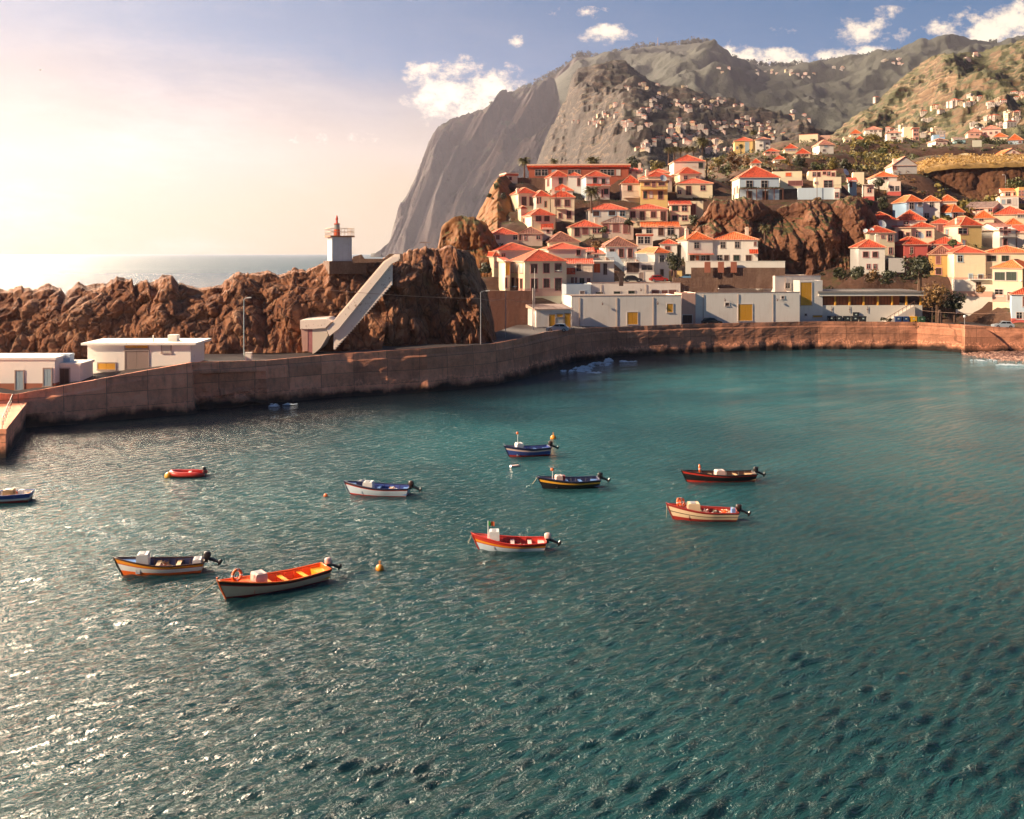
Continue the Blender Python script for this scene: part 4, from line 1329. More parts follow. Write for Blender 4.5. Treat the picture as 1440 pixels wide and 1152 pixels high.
# ---- H
H('H', 'crenellated cream tower wall behind the narrow blue and red house', 535, 676, 560, 690, ('flat',), 'cream', [], D=4)
H('H', 'narrow house painted blue above and red below with a red roof', 492, 582, 662, 900, ('shed', 606), 'teal', [(462 + 45, 715, 26, 60, 'd')], D=5, plinth='red')
H('H', 'white tower house with a red base and a single square window', 672, 802, 716, 900, ('flat',), 'pinkw', [(743, 792, 42, 52, 'k')], D=6, plinth='red', balc=[(675, 800, 716, 650)])
H('H', 'white house with a wide orange roof behind the white tower house', 820, 1090, 610, 720, ('hip', 558), 'white', [(945, 635, 56, 30, 'k')], side=720, D=9, rc='r2')
H('H', 'pinkish white cube house with two windows over a red wall', 985, 1140, 675, 835, ('flat',), 'pinkw', [(1030, 768, 46, 62, 'k'), (1095, 768, 42, 62, 'k')], D=6, plinth='red', fr='w')
H('H', 'cream gabled house beside the golden grass mound', 1040, 1345, 465, 560, ('gy', 378), 'grey', [(1000 + 60, 500, 40, 40, 'p')], side=945, D=9, sidewall='cream', chim=[(1085, 380)], rc='pk')
H('H', 'white house with curved bay under a faded pink roof', 110, 290, 205, 318, ('hip', 155), 'white', [(195, 230, 46, 32, 'u'), (170, 285, 36, 28, 'k')], side=25, D=8, rc='pk', fr='w')
H('H', 'low cream house with two dark windows among the banana plants', 428, 550, 128, 195, ('slab', 112), 'cream', [(465, 165, 26, 36, 'k'), (512, 165, 26, 36, 'k')], D=7, rc='cream', ov=0.3)
H('H', 'small white house with a pointed red roof and one dark window', 578, 664, 135, 185, ('hip', 105), 'white', [(637, 155, 22, 28, 'k')], D=6)
H('H', 'cream house with a bright red roof on the hill skyline', 505, 640, 65, 105, ('hip', 22), 'cream', [(560, 80, 30, 20, 'k')], D=8, rc='r2')
H('H', 'stepped white house with a red balcony on the upper hill', 962, 1165, 112, 200, ('flat',), 'white', [(1075, 175, 40, 26, 'k'), (1135, 172, 24, 30, 'k'), (1050, 125, 60, 22, 'p')], D=8, plinth='red', fr='w')
H('H', 'white upper house with a pinkish roof behind the stepped white house', 960, 1150, 58, 130, ('hip', 35), 'white', [(1030, 82, 30, 24, 'k'), (1092, 82, 30, 24, 'k')], D=8, rc='pk', fr='w')
H('H', 'tall plain cream block on the hill skyline', 1175, 1290, -15, 118, ('flat',), 'cream', [], D=10, Y=430, name='apartment_block', cat='building')
H('H', 'terracotta framed block of flats beside the plain cream block', 1292, 1368, 5, 160, ('slab', -5), 'salmon', [(1320, 30, 26, 30, 'k'), (1320, 80, 26, 30, 'k'), (1345, 130, 30, 30, 'k'), (1350, 30, 18, 30, 'k'), (1350, 80, 18, 30, 'k')], D=9, Y=424, rc='r1', name='apartment_block', cat='building')
H('H', 'white long house with dark windows below the skyline blocks', 690, 900, 15, 90, ('hip', -20), 'white', [(770, 40, 30, 18, 'k'), (820, 40, 30, 18, 'k'), (880, 42, 26, 18, 'k')], D=8, rc='pk', fr='w')
H('H', 'low salmon wall house left of the bright red roof on the skyline', 130, 250, 92, 158, ('flat',), 'salmon', [], D=8)
# ---- G upper
H('C', 'yellow block of flats with a blue stair strip beside the tall palm', 1195, 1445, 158, 345, ('hip', 118), 'yellow', [(1355, 250, 46, 140, 'u'), (1230, 250, 20, 30, 'k')], D=10, Y=400, name='apartment_block', cat='building', fr='w')
H('G', 'white block of flats with balconies right of the tall palm', 205, 388, 322, 490, ('hip', 300), 'white', [(350, 380, 30, 26, 'k'), (350, 430, 30, 26, 'k'), (270, 400, 30, 26, 'k'), (235, 465, 24, 26, 'k')], D=9, Y=396, rc='pk', name='apartment_block', cat='building', fr='w')
H('G', 'long plain cream hall on the hill skyline', 752, 992, 262, 352, ('flat',), 'cream', [], side=1030, D=9, sidewall='salmon', name='hall', cat='building', parapet=1)
H('G', 'dark red roofed house among the plants below the block of flats', 320, 500, 472, 520, ('hip', 440), 'salmon', [(360, 490, 40, 22, 'k'), (430, 490, 40, 22, 'k')], D=8)
H('G', 'blue shuttered house with a red roof on the upper slope', 570, 730, 432, 495, ('hip', 385), 'cream', [(600, 455, 30, 30, 'u'), (645, 455, 30, 30, 'u'), (690, 455, 30, 30, 'u')], D=8)
H('G', 'cream house with arched porch and red roof on the upper slope', 712, 892, 498, 552, ('hip', 442), 'cream', [(752, 522, 30, 36, 'k'), (800, 522, 30, 36, 'k'), (850, 520, 30, 36, 'k')], D=8)
H('G', 'white house with low red roof above the dark round tree', 440, 572, 568, 625, ('hip', 530), 'white', [(530, 590, 26, 40, 'k')], D=7)
H('G', 'small house with a red hipped roof among orange shrubs', 150, 270, 615, 670, ('hip', 575), 'pinkw', [(230, 640, 24, 30, 'k')], D=7)
H('G', 'cream house with a red stripe behind the dark round tree', 420, 790, 730, 800, ('flat',), 'cream', [(620, 770, 60, 40, 'o')], D=6, Y=278)
# ---- I
H('I', 'long low house with an orange gabled roof on the golden mound', 430, 920, 565, 605, ('gy', 500), 'cream', [(648, 540, 24, 30, 'k')], D=9, Y=350, rc='r2')
H('I', 'white gabled house on the golden mound at the right', 1180, 1390, 500, 560, ('gy', 455), 'pinkw', [(1310, 485, 20, 18, 'k')], side=1045, D=10, Y=352, rc='r2')
H('I', 'white stepped house above the dark banked garden', 322, 470, 335, 415, ('hip', 318), 'pinkw', [(370, 338, 26, 26, 'k'), (402, 338, 26, 26, 'k'), (335, 380, 16, 20, 'k'), (432, 382, 18, 20, 'k')], side=220, D=8, rc='r4')
H('I', 'blue house with a flat roof on the upper right slope', 290, 440, 265, 330, ('flat',), 'blue', [(400, 280, 40, 20, 'w')], D=8)
H('I', 'teal shed with a sloping roof among dark trees at the right', 560, 700, 320, 375, ('shed', 300), 'teal', [], D=8, rc='r4')
H('I', 'long pink complex with red roofs under the right hill', 730, 900, 225, 300, ('hip', 190), 'salmon', [(850, 265, 30, 20, 'k'), (780, 262, 24, 16, 'k')], D=10, rc='pk', name='complex', cat='building')
H('I', 'taller pink block in the long pink complex under the right hill', 905, 1150, 190, 300, ('hip', 150), 'pinkw', [(950, 245, 24, 20, 'k'), (1020, 245, 24, 20, 'k'), (1090, 240, 24, 20, 'k')], D=10, rc='pk', name='complex', cat='building')
H('I', 'cream villa with orange roof at the foot of the right hill', 1060, 1230, 285, 335, ('hip', 245), 'cream', [(1110, 310, 26, 18, 'k')], D=9, rc='r2')
H('I', 'blue walled villa with an orange roof at the right edge under the hill', 1245, 1420, 325, 390, ('hip', 262), 'pblue', [(1390, 360, 24, 24, 'k')], D=9, rc='r2')
# ---- right village (J, K, M)
H('J', 'white house with walls tinted shade blue below the dark bank at the right', 768, 972, 203, 430, ('hip', 132), 'blue', [(827, 268, 56, 78, 'k'), (933, 245, 46, 46, 'k')], side=588, D=9, fr='w', rc='r2')  # white walls; the cliff's blue shade is put into their colour
H('J', 'white middle house of the shade-tinted terrace at the right', 975, 1186, 198, 400, ('hip', 140), 'white', [(1083, 252, 46, 62, 'k'), (1020, 390, 50, 60, 'k')], D=9, fr='w', rc='r2')
H('J', 'pink white end house of the shade-tinted terrace at the right', 1190, 1396, 196, 330, ('hip', 130), 'pinkw', [], D=9, rc='r2')
H('J', 'white house with its side tinted shade blue and a dark door', 1336, 1490, 332, 445, ('hip', 250), 'white', [(1382, 388, 56, 72, 'k')], side=1045, D=11, sidewall='blue', swins=[(1215, 390, 26, 66, 'w')], rc='r2')  # side wall's blue stands for shade on white, put into the colour
H('J', 'greenish house with a solar heater on its red roof beside the red cliff', 285, 645, 432, 530, ('hip', 342), 'old', [(320, 475, 52, 82, 'k'), (240 + 60, 470, 10, 60, 'k')], side=208, D=9, rc='r1')
H('J', 'house with a pointed dark red roof in the middle of the right village', 640, 1005, 437, 540, ('hip', 318), 'white', [(760, 480, 50, 40, 'k')], D=9)
H('J', 'cream house with two dark windows behind a hanging satellite dish', 825, 1116, 528, 710, ('hip', 470), 'cream', [(907, 627, 54, 72, 'k'), (1043, 622, 52, 68, 'k')], D=8)
H('J', 'cream wing with a shaded doorway left of the house with the hanging dish', 615, 823, 535, 700, ('shed', 515), 'cream', [(690, 635, 54, 96, 'd'), (780, 640, 40, 70, 'd')], D=7)
H('J', 'tall cream house with three satellite dishes on its red roof', 290, 612, 597, 905, ('hip', 520), 'cream', [(460, 655, 30, 32, 'k'), (558, 672, 58, 78, 'k'), (562, 835, 44, 78, 'k')], side=122, D=9)
H('J', 'white house with a chimney and two square windows beside the cliff foot', 158, 490, 782, 1090, ('hip', 690), 'white', [(245, 880, 58, 68, 'd'), (365, 880, 60, 68, 'd'), (282, 1035, 36, 52, 'k'), (365, 1035, 36, 52, 'k')], side=52, D=9, chim=[(422, 625)], sidewall='grey')  # grey of the left wall is the cliff's shade put into colour
H('J', 'coral red house with a red roof in the right village', 732, 1030, 745, 900, ('hip', 655), 'red', [(828, 828, 36, 78, 'k')], D=9, fr='p', yaw=-4)
H('J', 'right half of the coral red house, set slightly forward', 1032, 1460, 742, 880, ('hip', 655), 'red', [(1110, 797, 52, 58, 'k')], D=9, fr='p', chim=[(1315, 660)], yaw=-24)
H('J', 'crumbling ochre house with a patchy old brown roof behind the dark tree', 1080, 1365, 868, 1110, ('hip', 768), 'ochre', [(1165, 950, 46, 98, 'p'), (1170, 1095, 60, 80, 'd'), (1350, 950, 26, 120, 'd')], D=10, rc='r3', side=1040)
H('K', 'cream house with blue framed window, left part of the right long roof', 557, 955, 942, 1320, ('hip', 862), 'cream', [(632, 1025, 54, 78, 'k'), (765, 1270, 40, 100, 'u'), (890, 1270, 50, 90, 'd')], D=10, plinth='salmon', fr='bl', yaw=-10)
H('K', 'cream house with shuttered windows and balcony, right part of the right long roof', 958, 1560, 945, 1340, ('hip', 862), 'cream', [(1030, 1022, 104, 72, 'g'), (1205, 1023, 82, 72, 'g'), (1010, 1270, 40, 90, 'k')], D=11, plinth='salmon', fr='w', rc='r2', balc=[(960, 1060, 1285, 1230)])
H('M', 'cream front house with green shutters and a pink plinth above the harbour road', 1042, 1420, 322, 730, ('hip', 225), 'cream', [(1140, 437, 92, 104, 'g'), (1280, 437, 92, 106, 'g'), (1125, 650, 66, 84, 'k'), (1265, 690, 40, 110, 'd')], side=1620, D=9, plinth='salmon', fr='w', rc='r2', sidewall='ochre')
H('M', 'white lower wing with a tall door and pink steps in front of the cream houses', 560, 1045, 480, 660, ('flat',), 'white', [(865, 575, 56, 135, 'd')], D=6, plinth='salmon', Y=214, fr='w', balc=[(750, 1040, 470, 425)])
H('M', 'pale blue house with a magenta plinth at the right edge beside the quay', 1285, 1640, 658, 1035, ('hip', 575), 'pblue', [(1380, 940, 60, 84, 'k'), (1445, 755, 36, 130, 'p'), (1470, 940, 60, 84, 'k')], D=9, plinth='red', Y=203, fr='w')
H('K', 'white gabled house with a chimney breast casting a shadow and a twin balcony front', 1132, 1336, 650, 880, ('gx', 575), 'white', [(1205, 675, 46, 90, 'p'), (1255, 670, 24, 40, 'p'), (1200, 812, 52, 84, 'd'), (1150, 660, 34, 40, 'k')], side=820, D=10, balc=[(1130, 1336, 745, 700)], rc='pk')
H('K', 'yellow house with blue shutters behind the coral red house', 640, 905, 592, 860, ('hip', 490), 'yellow', [(665, 675, 110, 72, 'k'), (675, 822, 36, 62, 'u')], side=415, D=9, sidewall='cream', swins=[(470, 675, 34, 68, 'u')], chim=[(552, 515)])
H('K', 'pink white house with a long red roof and a brown door in the right village', 262, 540, 572, 710, ('hip', 518), 'pinkw', [(385, 640, 52, 84, 'p'), (320, 625, 24, 50, 'k')], D=8)
H('K', 'cream house with stepped orange roofs in the upper right village', 825, 1062, 500, 590, ('hip', 418), 'cream', [(900, 530, 40, 30, 'k')], D=9, rc='r2')
H('K', 'pale cream house with three small windows and a broad red roof at the right edge', 1062, 1520, 455, 575, ('hip', 360), 'cream', [(1375, 482, 24, 46, 'k'), (1410, 482, 24, 46, 'k'), (1445, 482, 24, 46, 'k')], D=10, chim=[(1365, 385)], fr='w')
H('K', 'low white building with a greenish flat roof in the upper right village', 685, 1045, 378, 440, ('shed', 300), 'pinkw', [(880, 402, 74, 26, 'k'), (1015, 410, 32, 46, 'k'), (790, 402, 40, 20, 'k')], side=1130, D=9, rc='r4', sidewall='cream')
H('K', 'white three storey house with a red tiled top floor under the banana field', 1132, 1372, 245, 400, ('slab', 232), 'white', [(1180, 305, 38, 54, 'u'), (1250, 302, 38, 54, 'k'), (1320, 305, 34, 80, 'w')], D=9, rc='cream', ov=0.1, fr='w')
H('K', 'set back top floor with two dark windows on the white three storey house', 1175, 1372, 168, 245, ('shed', 132), 'pinkw', [(1237, 205, 52, 54, 'k'), (1335, 200, 48, 48, 'k')], D=6, rc='r2', Y=None)
H('K', 'ochre block with rows of small square openings at the right edge', 1374, 1500, 118, 360, ('flat',), 'ochre', [(1390, 175, 22, 22, 'k'), (1435, 175, 26, 22, 'k'), (1390, 215, 22, 22, 'k'), (1435, 215, 26, 22, 'k'), (1390, 262, 22, 22, 'k'), (1435, 262, 26, 22, 'k'), (1390, 308, 22, 22, 'k'), (1435, 308, 26, 22, 'k')], D=9, name='apartment_block', cat='building')
H('K', 'pinkish house with an orange roof and a dark chimney at the right edge', 1215, 1420, 582, 700, ('hip', 512), 'pinkw', [], D=8, rc='r2', chim=[(1345, 510)])
H('K', 'lilac and red house behind the twin balcony house at the right edge', 1350, 1520, 680, 880, ('shed', 600), 'pinkw', [], D=8)

# ---- warehouses on the quay road
CROP['Q'] = (740, 340)
CROP['S'] = (960, 340)
QK = 5.143


PIPE = plain('stained_pipe', (.42, .30, .24), .7, 0, .3, 2)
COPE = plain('weathered_coping', (.40, .25, .19), .9, 0, .4, 1.2)
W['wh'] = (0.86, 0.79, 0.72)


def HQ(*a, **kw):
    if kw.get('wall') == 'white':
        kw['wall'] = 'wh'
    a = tuple('wh' if (i == 7 and q == 'white') else q for i, q in enumerate(a))
    kw.setdefault('k', QK)
    kw.setdefault('group', None)
    kw.setdefault('name', 'warehouse')
    kw.setdefault('cat', 'warehouse')
    kw.setdefault('fr', 'w')
    kw.setdefault('cdrop', 2.0)
    t = H(*a, **kw)
    w, h = t['w'], t['h']
    if w > 9:
        for i in range(max(1, int(w / 7))):
            x = -w / 2 + w * (i + .22) / max(1, int(w / 7))
            m = MB()
            m.tube([(0, -.1, h - .3), (0, -.1, .1)], .06, 6)
            m.build('drain_pipe', PIPE, t, loc=(x, 0, 0))
        m = MB()
        m.box(-w / 2 - .06, w / 2 + .06, -.07, .22, h + .003, h + .13)
        m.build('coping', COPE, t)
        for i in range(max(1, int(w / 10))):
            x = -w / 2 + w * (i + .55) / max(1, int(w / 10))
            m = MB()
            m.tube([(0, 0, h - 1.3), (0, -.5, h - 1.1), (0, -.55, h - 1.35)], .03, 5)
            m.lathe([(.04, h - 1.35), (.16, h - 1.5), (.12, h - 1.75), (.04, h - 1.8)], 8, 0, (0, -.55, 0))
            m.build('wall_lamp', M_RAIL, t, loc=(x, 0, 0))
    return t


M_WH = 'white'
w1 = HQ('Q', 'small white harbour shed with yellow shutters at the left end of the warehouses', 72, 325, 483, 652, ('shed', 455), 'white', [(186, 578, 42, 105, 'y'), (298, 570, 42, 100, 'y'), (242, 535, 42, 18, 'y'), (240, 585, 50, 70, 'w')], D=7, Y=186, yaw=12, rc='r4', fr='c')
# the long warehouse: left and right lengths with the open stair bay between them
HQ('Q', 'long white warehouse with two yellow doors and flat roof beside the quay', 326, 1122, 392, 625, ('flat',), 'white', [(765, 555, 76, 85, 'y'), (1038, 483, 44, 62, 'y')], D=10, Y=197, yaw=8, found=3)
HQ('Q', 'white recessed stair bay between the two long warehouses', 1124, 1224, 372, 600, ('flat',), 'salmon', [(1165, 560, 70, 60, 'd')], D=5, Y=203, yaw=8, name='stair_bay')
HQ('S', 'long white warehouse with a yellow double door and open deck roof', 92, 846, 368, 590, ('flat',), 'white', [(450, 512, 104, 118, 'y'), (320, 453, 26, 20, 'd'), (722, 405, 16, 16, 'd')], D=12, Y=205, yaw=6, found=3)
HQ('Q', 'white upper warehouse with arched shutters on the terrace behind', 470, 1115, 298, 400, ('flat',), 'white', [(528, 378, 50, 32, 'g'), (655, 376, 46, 34, 'g'), (760, 372, 46, 34, 'g'), (932, 366, 54, 32, 'p'), (1000, 366, 42, 32, 'p'), (1057, 364, 52, 32, 'p')], D=9, Y=211, yaw=6)
HQ('Q', 'pale blue end of the upper warehouse with a rusty blue tank', 290, 468, 308, 402, ('flat',), 'pblue', [(405, 378, 30, 42, 'x')], D=7, Y=209, yaw=10)
up = HQ('S', 'white rooftop block with a small dark window above the yellow loading door', 668, 998, 246, 420, ('flat',), 'white', [(757, 318, 40, 36, 'k')], D=9, Y=213.5, yaw=6, side=524, )
HQ('S', 'white loading tower with a tall yellow door and lower yellow gate', 846, 1012, 280, 572, ('flat',), 'white', [(892, 378, 84, 165, 'y'), (975, 540, 70, 14, 'y'), (890, 528, 14, 14, 'd')], D=3.2, Y=210.0, yaw=8)

# ---- ground controls away from the houses, then the hillside itself
for (a, b) in ((1010, 392), (1060, 392), (1120, 392), (1180, 395), (1230, 400), (1150, 400), (960, 395), (1240, 420), (1300, 425), (1350, 428), (1400, 440), (1290, 410), (1330, 415)):
    ctrl_px(a, b, 226 if b <= 400 and a < 1200 else None)
for (a, b, Y) in ((700, 415, 205), (720, 430, 200), (690, 360, 238), (1060, 278, 290), (1120, 262, 300), (1000, 250, 310), (1040, 236, 330), (1100, 240, 330), (1160, 245, 325), (1200, 236, 340), (1240, 222, 370), (1270, 240, 325), (1220, 205, 400), (1000, 236, 400), (1040, 225, 420),
                  (1340, 258, 318), (1400, 255, 318), (1300, 268, 300), (1360, 285, 270), (1400, 282, 275), (1320, 216, 350), (1400, 213, 360), (1300, 205, 400), (1360, 208, 390), (1430, 205, 400), (1300, 195, 460), (1400, 193, 460), (1200, 192, 470), (1120, 197, 470)):
    ctrl_px(a, b, Y)
for (X, Y, z) in ((-40, 215, -4), (-40, 260, -4), (-38, 320, -4), (-20, 212, 1), (-30, 235, -2), (-20, 420, 40), (0, 380, 44), (60, 540, 56), (120, 540, 62), (220, 540, 72), (300, 540, 80), (290, 300, 44), (300, 210, 6), (30, 400, 50), (60, 360, 50),
                  (120, 199, 3), (130, 199, 3), (100, 199, 3), (80, 199, 3), (60, 199, 2), (30, 199, 2), (0, 199, 1), (70, 218, 3), (75, 224, 3.5), (85, 222, 3.5), (66, 212, 3), (78, 214, 3), (88, 214, 3), (94, 205, 3), (60, 225, 4), (120, 210, 3.4), (100, 212, 3.6), (85, 212, 3.6), (70, 213, 4), (110, 209, 3.2), (90, 209, 3.2), (60, 209, 3), (40, 209, 3), (20, 209, 3), (10, 209, 3)):
    CTRL.append((X, Y, z))
for x_ in range(52, 104, 4):
    for y_ in (202, 206, 210, 215):
        CTRL.append((x_, y_, 2.6))
build_hillside()

# ================================================================== HARBOUR BUILDINGS WITH A SHAPE OF THEIR OWN
M_WHITE = wallm('white')
M_PLASTER = wall_paint('worn_white_plaster', (0.72, 0.64, 0.58), 0.55)
M_OCHRE = SHUT['y']
M_POST = plain('ochre_post', (0.70, 0.34, 0.05), 0.6)


def frame_at(px0, px1, Y0, yaw):
    """origin, x axis and width of a facade between two columns at depth Y0 (centre)"""
    k0, k1, a = (px0 - 720) / F, (px1 - 720) / F, R(yaw)
    h = (k1 - k0) * Y0 / (2 * math.cos(a) - (k1 + k0) * math.sin(a))
    cx = k0 * Y0 - k0 * h * math.sin(a) + h * math.cos(a)
    return cx, 2 * h


def zpx(py, Y):
    return CH - (py - HY) / F * Y


# sloping parapet block on the warehouse deck
cx, w = frame_at(1003, 1062, 217, 8)
zb = zpx(414, 217)
t = thing('parapet_block', (cx, 217, zb), R(8), 'white parapet block with a sloping left end on the warehouse deck roof', 'parapet')
m = MB()
hh = zpx(391, 217) - zb
m.prism([Vector((-w / 2, -2)), Vector((w / 2, -2)), Vector((w / 2, hh)), Vector((-w / 2 + w * 0.46, hh)), Vector((-w / 2, 0.2))], lambda p: (p.x, 0, p.y), lambda p: (p.x, 3.0, p.y))
m.build('wall', M_WHITE, t)
m = MB()
m.box(w * 0.45, w * 0.45 + 0.5, 0, 0.8, hh + 0.003, hh + 0.5)
m.build('vent', M_WHITE, t)
CTRL and None

# flat roofed market hall on the right
Y0 = 211.0
cx, w = frame_at(1153, 1297, Y0, 2)
zb = zpx(453, Y0)
t = thing('market_hall', (cx, Y0, zb), R(2), 'long flat roofed hall with a brown panelled gallery over a white wall', 'hall')
z1, z2, z3 = zpx(429.5, Y0) - zb, zpx(416, Y0) - zb, zpx(411, Y0) - zb
m = MB()
m.box(-w / 2, w / 2, 0, 12, -1.5, z1)
m.build('wall', M_WHITE, t)
m = MB()
m.box(-w / 2 + 0.1, w / 2 - 4.6, 0.9, 11.9, z1 + 0.004, z2 - 0.004)
for i in range(24):
    x = -w / 2 + 0.4 + i * (w - 5.6) / 24
    m.box(x, x + 0.08, 0.86, 0.896, z1 + 0.1, z2 - 0.1, 1)
m.build('gallery_panel', [plain('rust_panel', (0.30, 0.085, 0.030), 0.7, 0, 0.35, 0.7), plain('panel_batten', (0.10, 0.03, 0.015), 0.7)], t)
m = MB()
m.box(-w / 2 - 0.5, w / 2 + 0.6, -0.7, 12.5, z2, z2 + (z3 - z2) * 0.72)
m.box(-w / 2 - 0.7, w / 2 + 0.8, -0.9, 12.7, z2 + (z3 - z2) * 0.72 + 0.003, z3 + 0.25, 1)
m.build('roof', [M_WHITE, plain('roof_gravel_grey', (0.22, 0.20, 0.19), 0.9, 0, 0.3, 1.0)], t)
for i in range(8):
    x = -w / 2 + 0.3 + i * (w - 0.6) / 7
    m = MB()
    m.box(-0.17, 0.17, -0.1, 0.24, z1 + 0.004, z2 - 0.004)
    m.build('post', M_POST, t, loc=(x, 0.2, 0))
m = MB()
m.prism([Vector((w / 2 - 8.5, 0)), Vector((w / 2 - 2.3, 0)), Vector((w / 2 - 2.3, z1))], lambda p: (p.x, -1.6, p.y), lambda p: (p.x, -0.003, p.y))
m.build('stair', M_PLASTER, t)
m = MB()
for i in range(8):
    f = i / 7
    x = w / 2 - 8.4 + 6.0 * f
    m.box(x - 0.03, x + 0.03, -1.6, -1.54, z1 * f * 0.98, z1 * f * 0.98 + 1.0)
m.tube([(w / 2 - 8.4, -1.57, 1.0), (w / 2 - 2.4, -1.57, z1 * 0.98 + 1.0)], 0.05, 5)
m.build('stair_rail', plain('rust_rail', (0.16, 0.06, 0.03), 0.7), t)
for i in range(3):
    m = MB()
    x = -w / 2 + 2.5 + i * 3.9
    m.tube([(x, -0.12, z1 - 0.2), (x, -0.12, z1 - 1.6)], 0.05, 5)
    m.box(x - 0.15, x + 0.15, -0.14, -0.003, z1 - 0.9, z1 - 0.8)
    m.build('drain_pipe', M_RAIL, t)

# stone retaining wall, white garden wall and red planters under the pair of orange roofed houses
def wall_px(name, px0, px1, py0, py1, Y, thick, mat, label, cat, yaw=None, cop=None):
    yaw = -math.degrees(math.atan(((px0 + px1) / 2 - 720) / F)) * 0.5 if yaw is None else yaw
    cx, w = frame_at(px0, px1, Y, yaw)
    zt, zb = zpx(py0, Y), zpx(py1, Y)
    t = thing(name, (cx, Y, zb), R(yaw), label, cat)
    m = MB()
    m.box(-w / 2, w / 2, 0, thick, -1.5, zt - zb)
    m.build('wall', mat, t)
    if cop:
        m = MB()
        m.box(-w / 2 - .05, w / 2 + .05, -0.08, thick + .05, zt - zb + 0.003, zt - zb + 0.14)
        m.build('coping', cop, t)
    return t, w, zt - zb


M_STONE = rock_mat('rubble_stone_wall', [(0.2, (0.05, 0.026, 0.02)), (0.42, (0.15, 0.085, 0.06)), (0.6, (0.25, 0.16, 0.115)), (0.8, (0.36, 0.26, 0.2))], 2.2, 0.9, 0.05)
wall_px('retaining_wall', 972, 1104, 376.5, 396, 214.0, 1.0, M_STONE, 'rubble stone retaining wall under the white garden wall', 'retaining wall')
gw, gwid, gh = wall_px('garden_wall', 964, 1104, 368, 376, 214.4, 0.3, M_WHITE, 'long white garden wall in front of the pair of orange roofed houses', 'garden wall', cop=M_WHITE)
for i, px in enumerate((995, 1014, 1032)):
    wall_px('planter', px - 4.2, px + 4.2, 368.5, 373.8, 213.4, 0.4, plain('brick_planter', (0.30, 0.10, 0.06), 0.8), 'red brick planter on the white garden wall, %s of three' % ('leftmost', 'middle one', 'rightmost')[i], 'planter')
wall_px('retaining_wall', 946, 1010, 391, 412, 212.6, 1.0, M_STONE, 'dark stone wall below the parked white car on the upper road', 'retaining wall')
wall_px('retaining_wall', 664, 752, 409, 470, 193, 1.2, rock_mat('dark_red_wall', [(0.2, (0.045, 0.016, 0.012)), (0.45, (0.10, 0.042, 0.03)), (0.7, (0.15, 0.075, 0.055))], 1.4, 0.6, 0.1), 'dark red retaining wall under the yellow corner house', 'retaining wall', yaw=-6)
wall_px('terrace_wall', 1004, 1024, 246 + 30, 290, 256, 0.6, M_STONE, 'stone terrace wall at the left edge of the red cliff top', 'terrace wall')
wall_px('terrace_wall', 1022, 1180, 281, 288, 257.5, 0.6, M_STONE, 'long low stone wall along the top of the red cliff', 'terrace wall')
wall_px('terrace_wall', 722, 768, 250, 263, 292, 0.6, M_STONE, 'dry stone terrace wall below the cream hut on the village left', 'terrace wall')
wall_px('garden_wall', 1250, 1272, 363, 374, 226, 0.3, wallm('grey'), 'grey garden wall beside the white house with a chimney', 'garden wall')
# stair flights in the lower village; their blue shade is put into the wall colour
for i, (px0, px1, ya, yb_, Y, lab) in enumerate(((851, 877, 354, 378, 226.5, 'shade-tinted outside stair wall left of the shaded veranda'), (893, 920, 357, 380, 226.0, 'shade-tinted outside stair wall right of the shaded veranda'))):
    cx, w = frame_at(px0, px1, Y, 4)
    zb = zpx(yb_, Y)
    hh = zpx(ya, Y) - zb
    t = thing('stair_wall', (cx, Y, zb), R(4), lab, 'stair')
    m = MB()
    m.prism([Vector((-w / 2, hh - 1.1)), Vector((w / 2, -1.0)), Vector((w / 2, 0.7)), Vector((-w / 2 + 2.2, hh)), Vector((-w / 2, hh))], lambda p: (p.x, -1.5, p.y), lambda p: (p.x, -1.2, p.y))
    m.build('side', wallm('pblue'), t)
    m = MB()
    for s in range(12):
        f = s / 12
        m.box(-w / 2 + f * w, -w / 2 + (f + 1 / 12) * w, -1.197, 0.2, (hh - 1.1) * (1 - f) - 1.4, (hh - 1.1) * (1 - f) - 0.2)
    m.build('steps', M_TERR, t)

def whitewash(name, c0, c1, th):
    m, t, b = new_mat(name)
    ob = t.add('ShaderNodeTexCoord').outputs['Object']
    n = t.math('ADD', t.math('MULTIPLY', t.noise(ob, 2.6, 6, 0.75), 0.7), t.math('MULTIPLY', t.noise(ob, 0.5, 3, 0.6), 0.3))
    t.l.new(t.mix(t.smooth(n, th, th + 0.09), c0, c1), b.inputs['Base Color'])
    b.inputs['Roughness'].default_value = 0.9
    bump(t, b, n, 0.6, 0.05)
    return m


M_WASH = whitewash('flaking_whitewash', (0.88, 0.74, 0.64), (0.46, 0.29, 0.21), 0.56)
M_HUT = whitewash('peeling_hut_paint', (0.86, 0.80, 0.73), (0.50, 0.33, 0.25), 0.60)


# ---- white harbour huts on the left
def hut(label, px0, px1, pt, pb, Y, yaw, D, slab, wins, extra=None):
    cx, w = frame_at(px0, px1, Y, yaw)
    zb = zpx(pb, Y)
    hh = zpx(pt, Y) - zb
    t = thing('harbour_hut', (cx, Y, zb), R(yaw), label, 'hut', 'white huts on the quay')
    m = MB()
    m.box(-w / 2, w / 2, 0, D, -1.5, hh)
    m.build('wall', M_HUT, t)
    m = MB()
    m.box(-w / 2 - slab, w / 2 + slab * 1.4, -slab, D + slab, hh + 0.003, hh + 0.28)
    m.build('roof', M_HUT, t)
    s = Y / F
    for (px, py, ww, h2, kk) in wins:
        pm, fm = window_mesh(ww * s, h2 * s, kk, 'c')
        o = link('door' if h2 > ww * 1.3 else 'window', pm, t, (((px - px0) / (px1 - px0) - .5) * w, 0, zpx(py + h2 / 2, Y) - zb))
        link('frame', fm, o)
    return t, w, hh


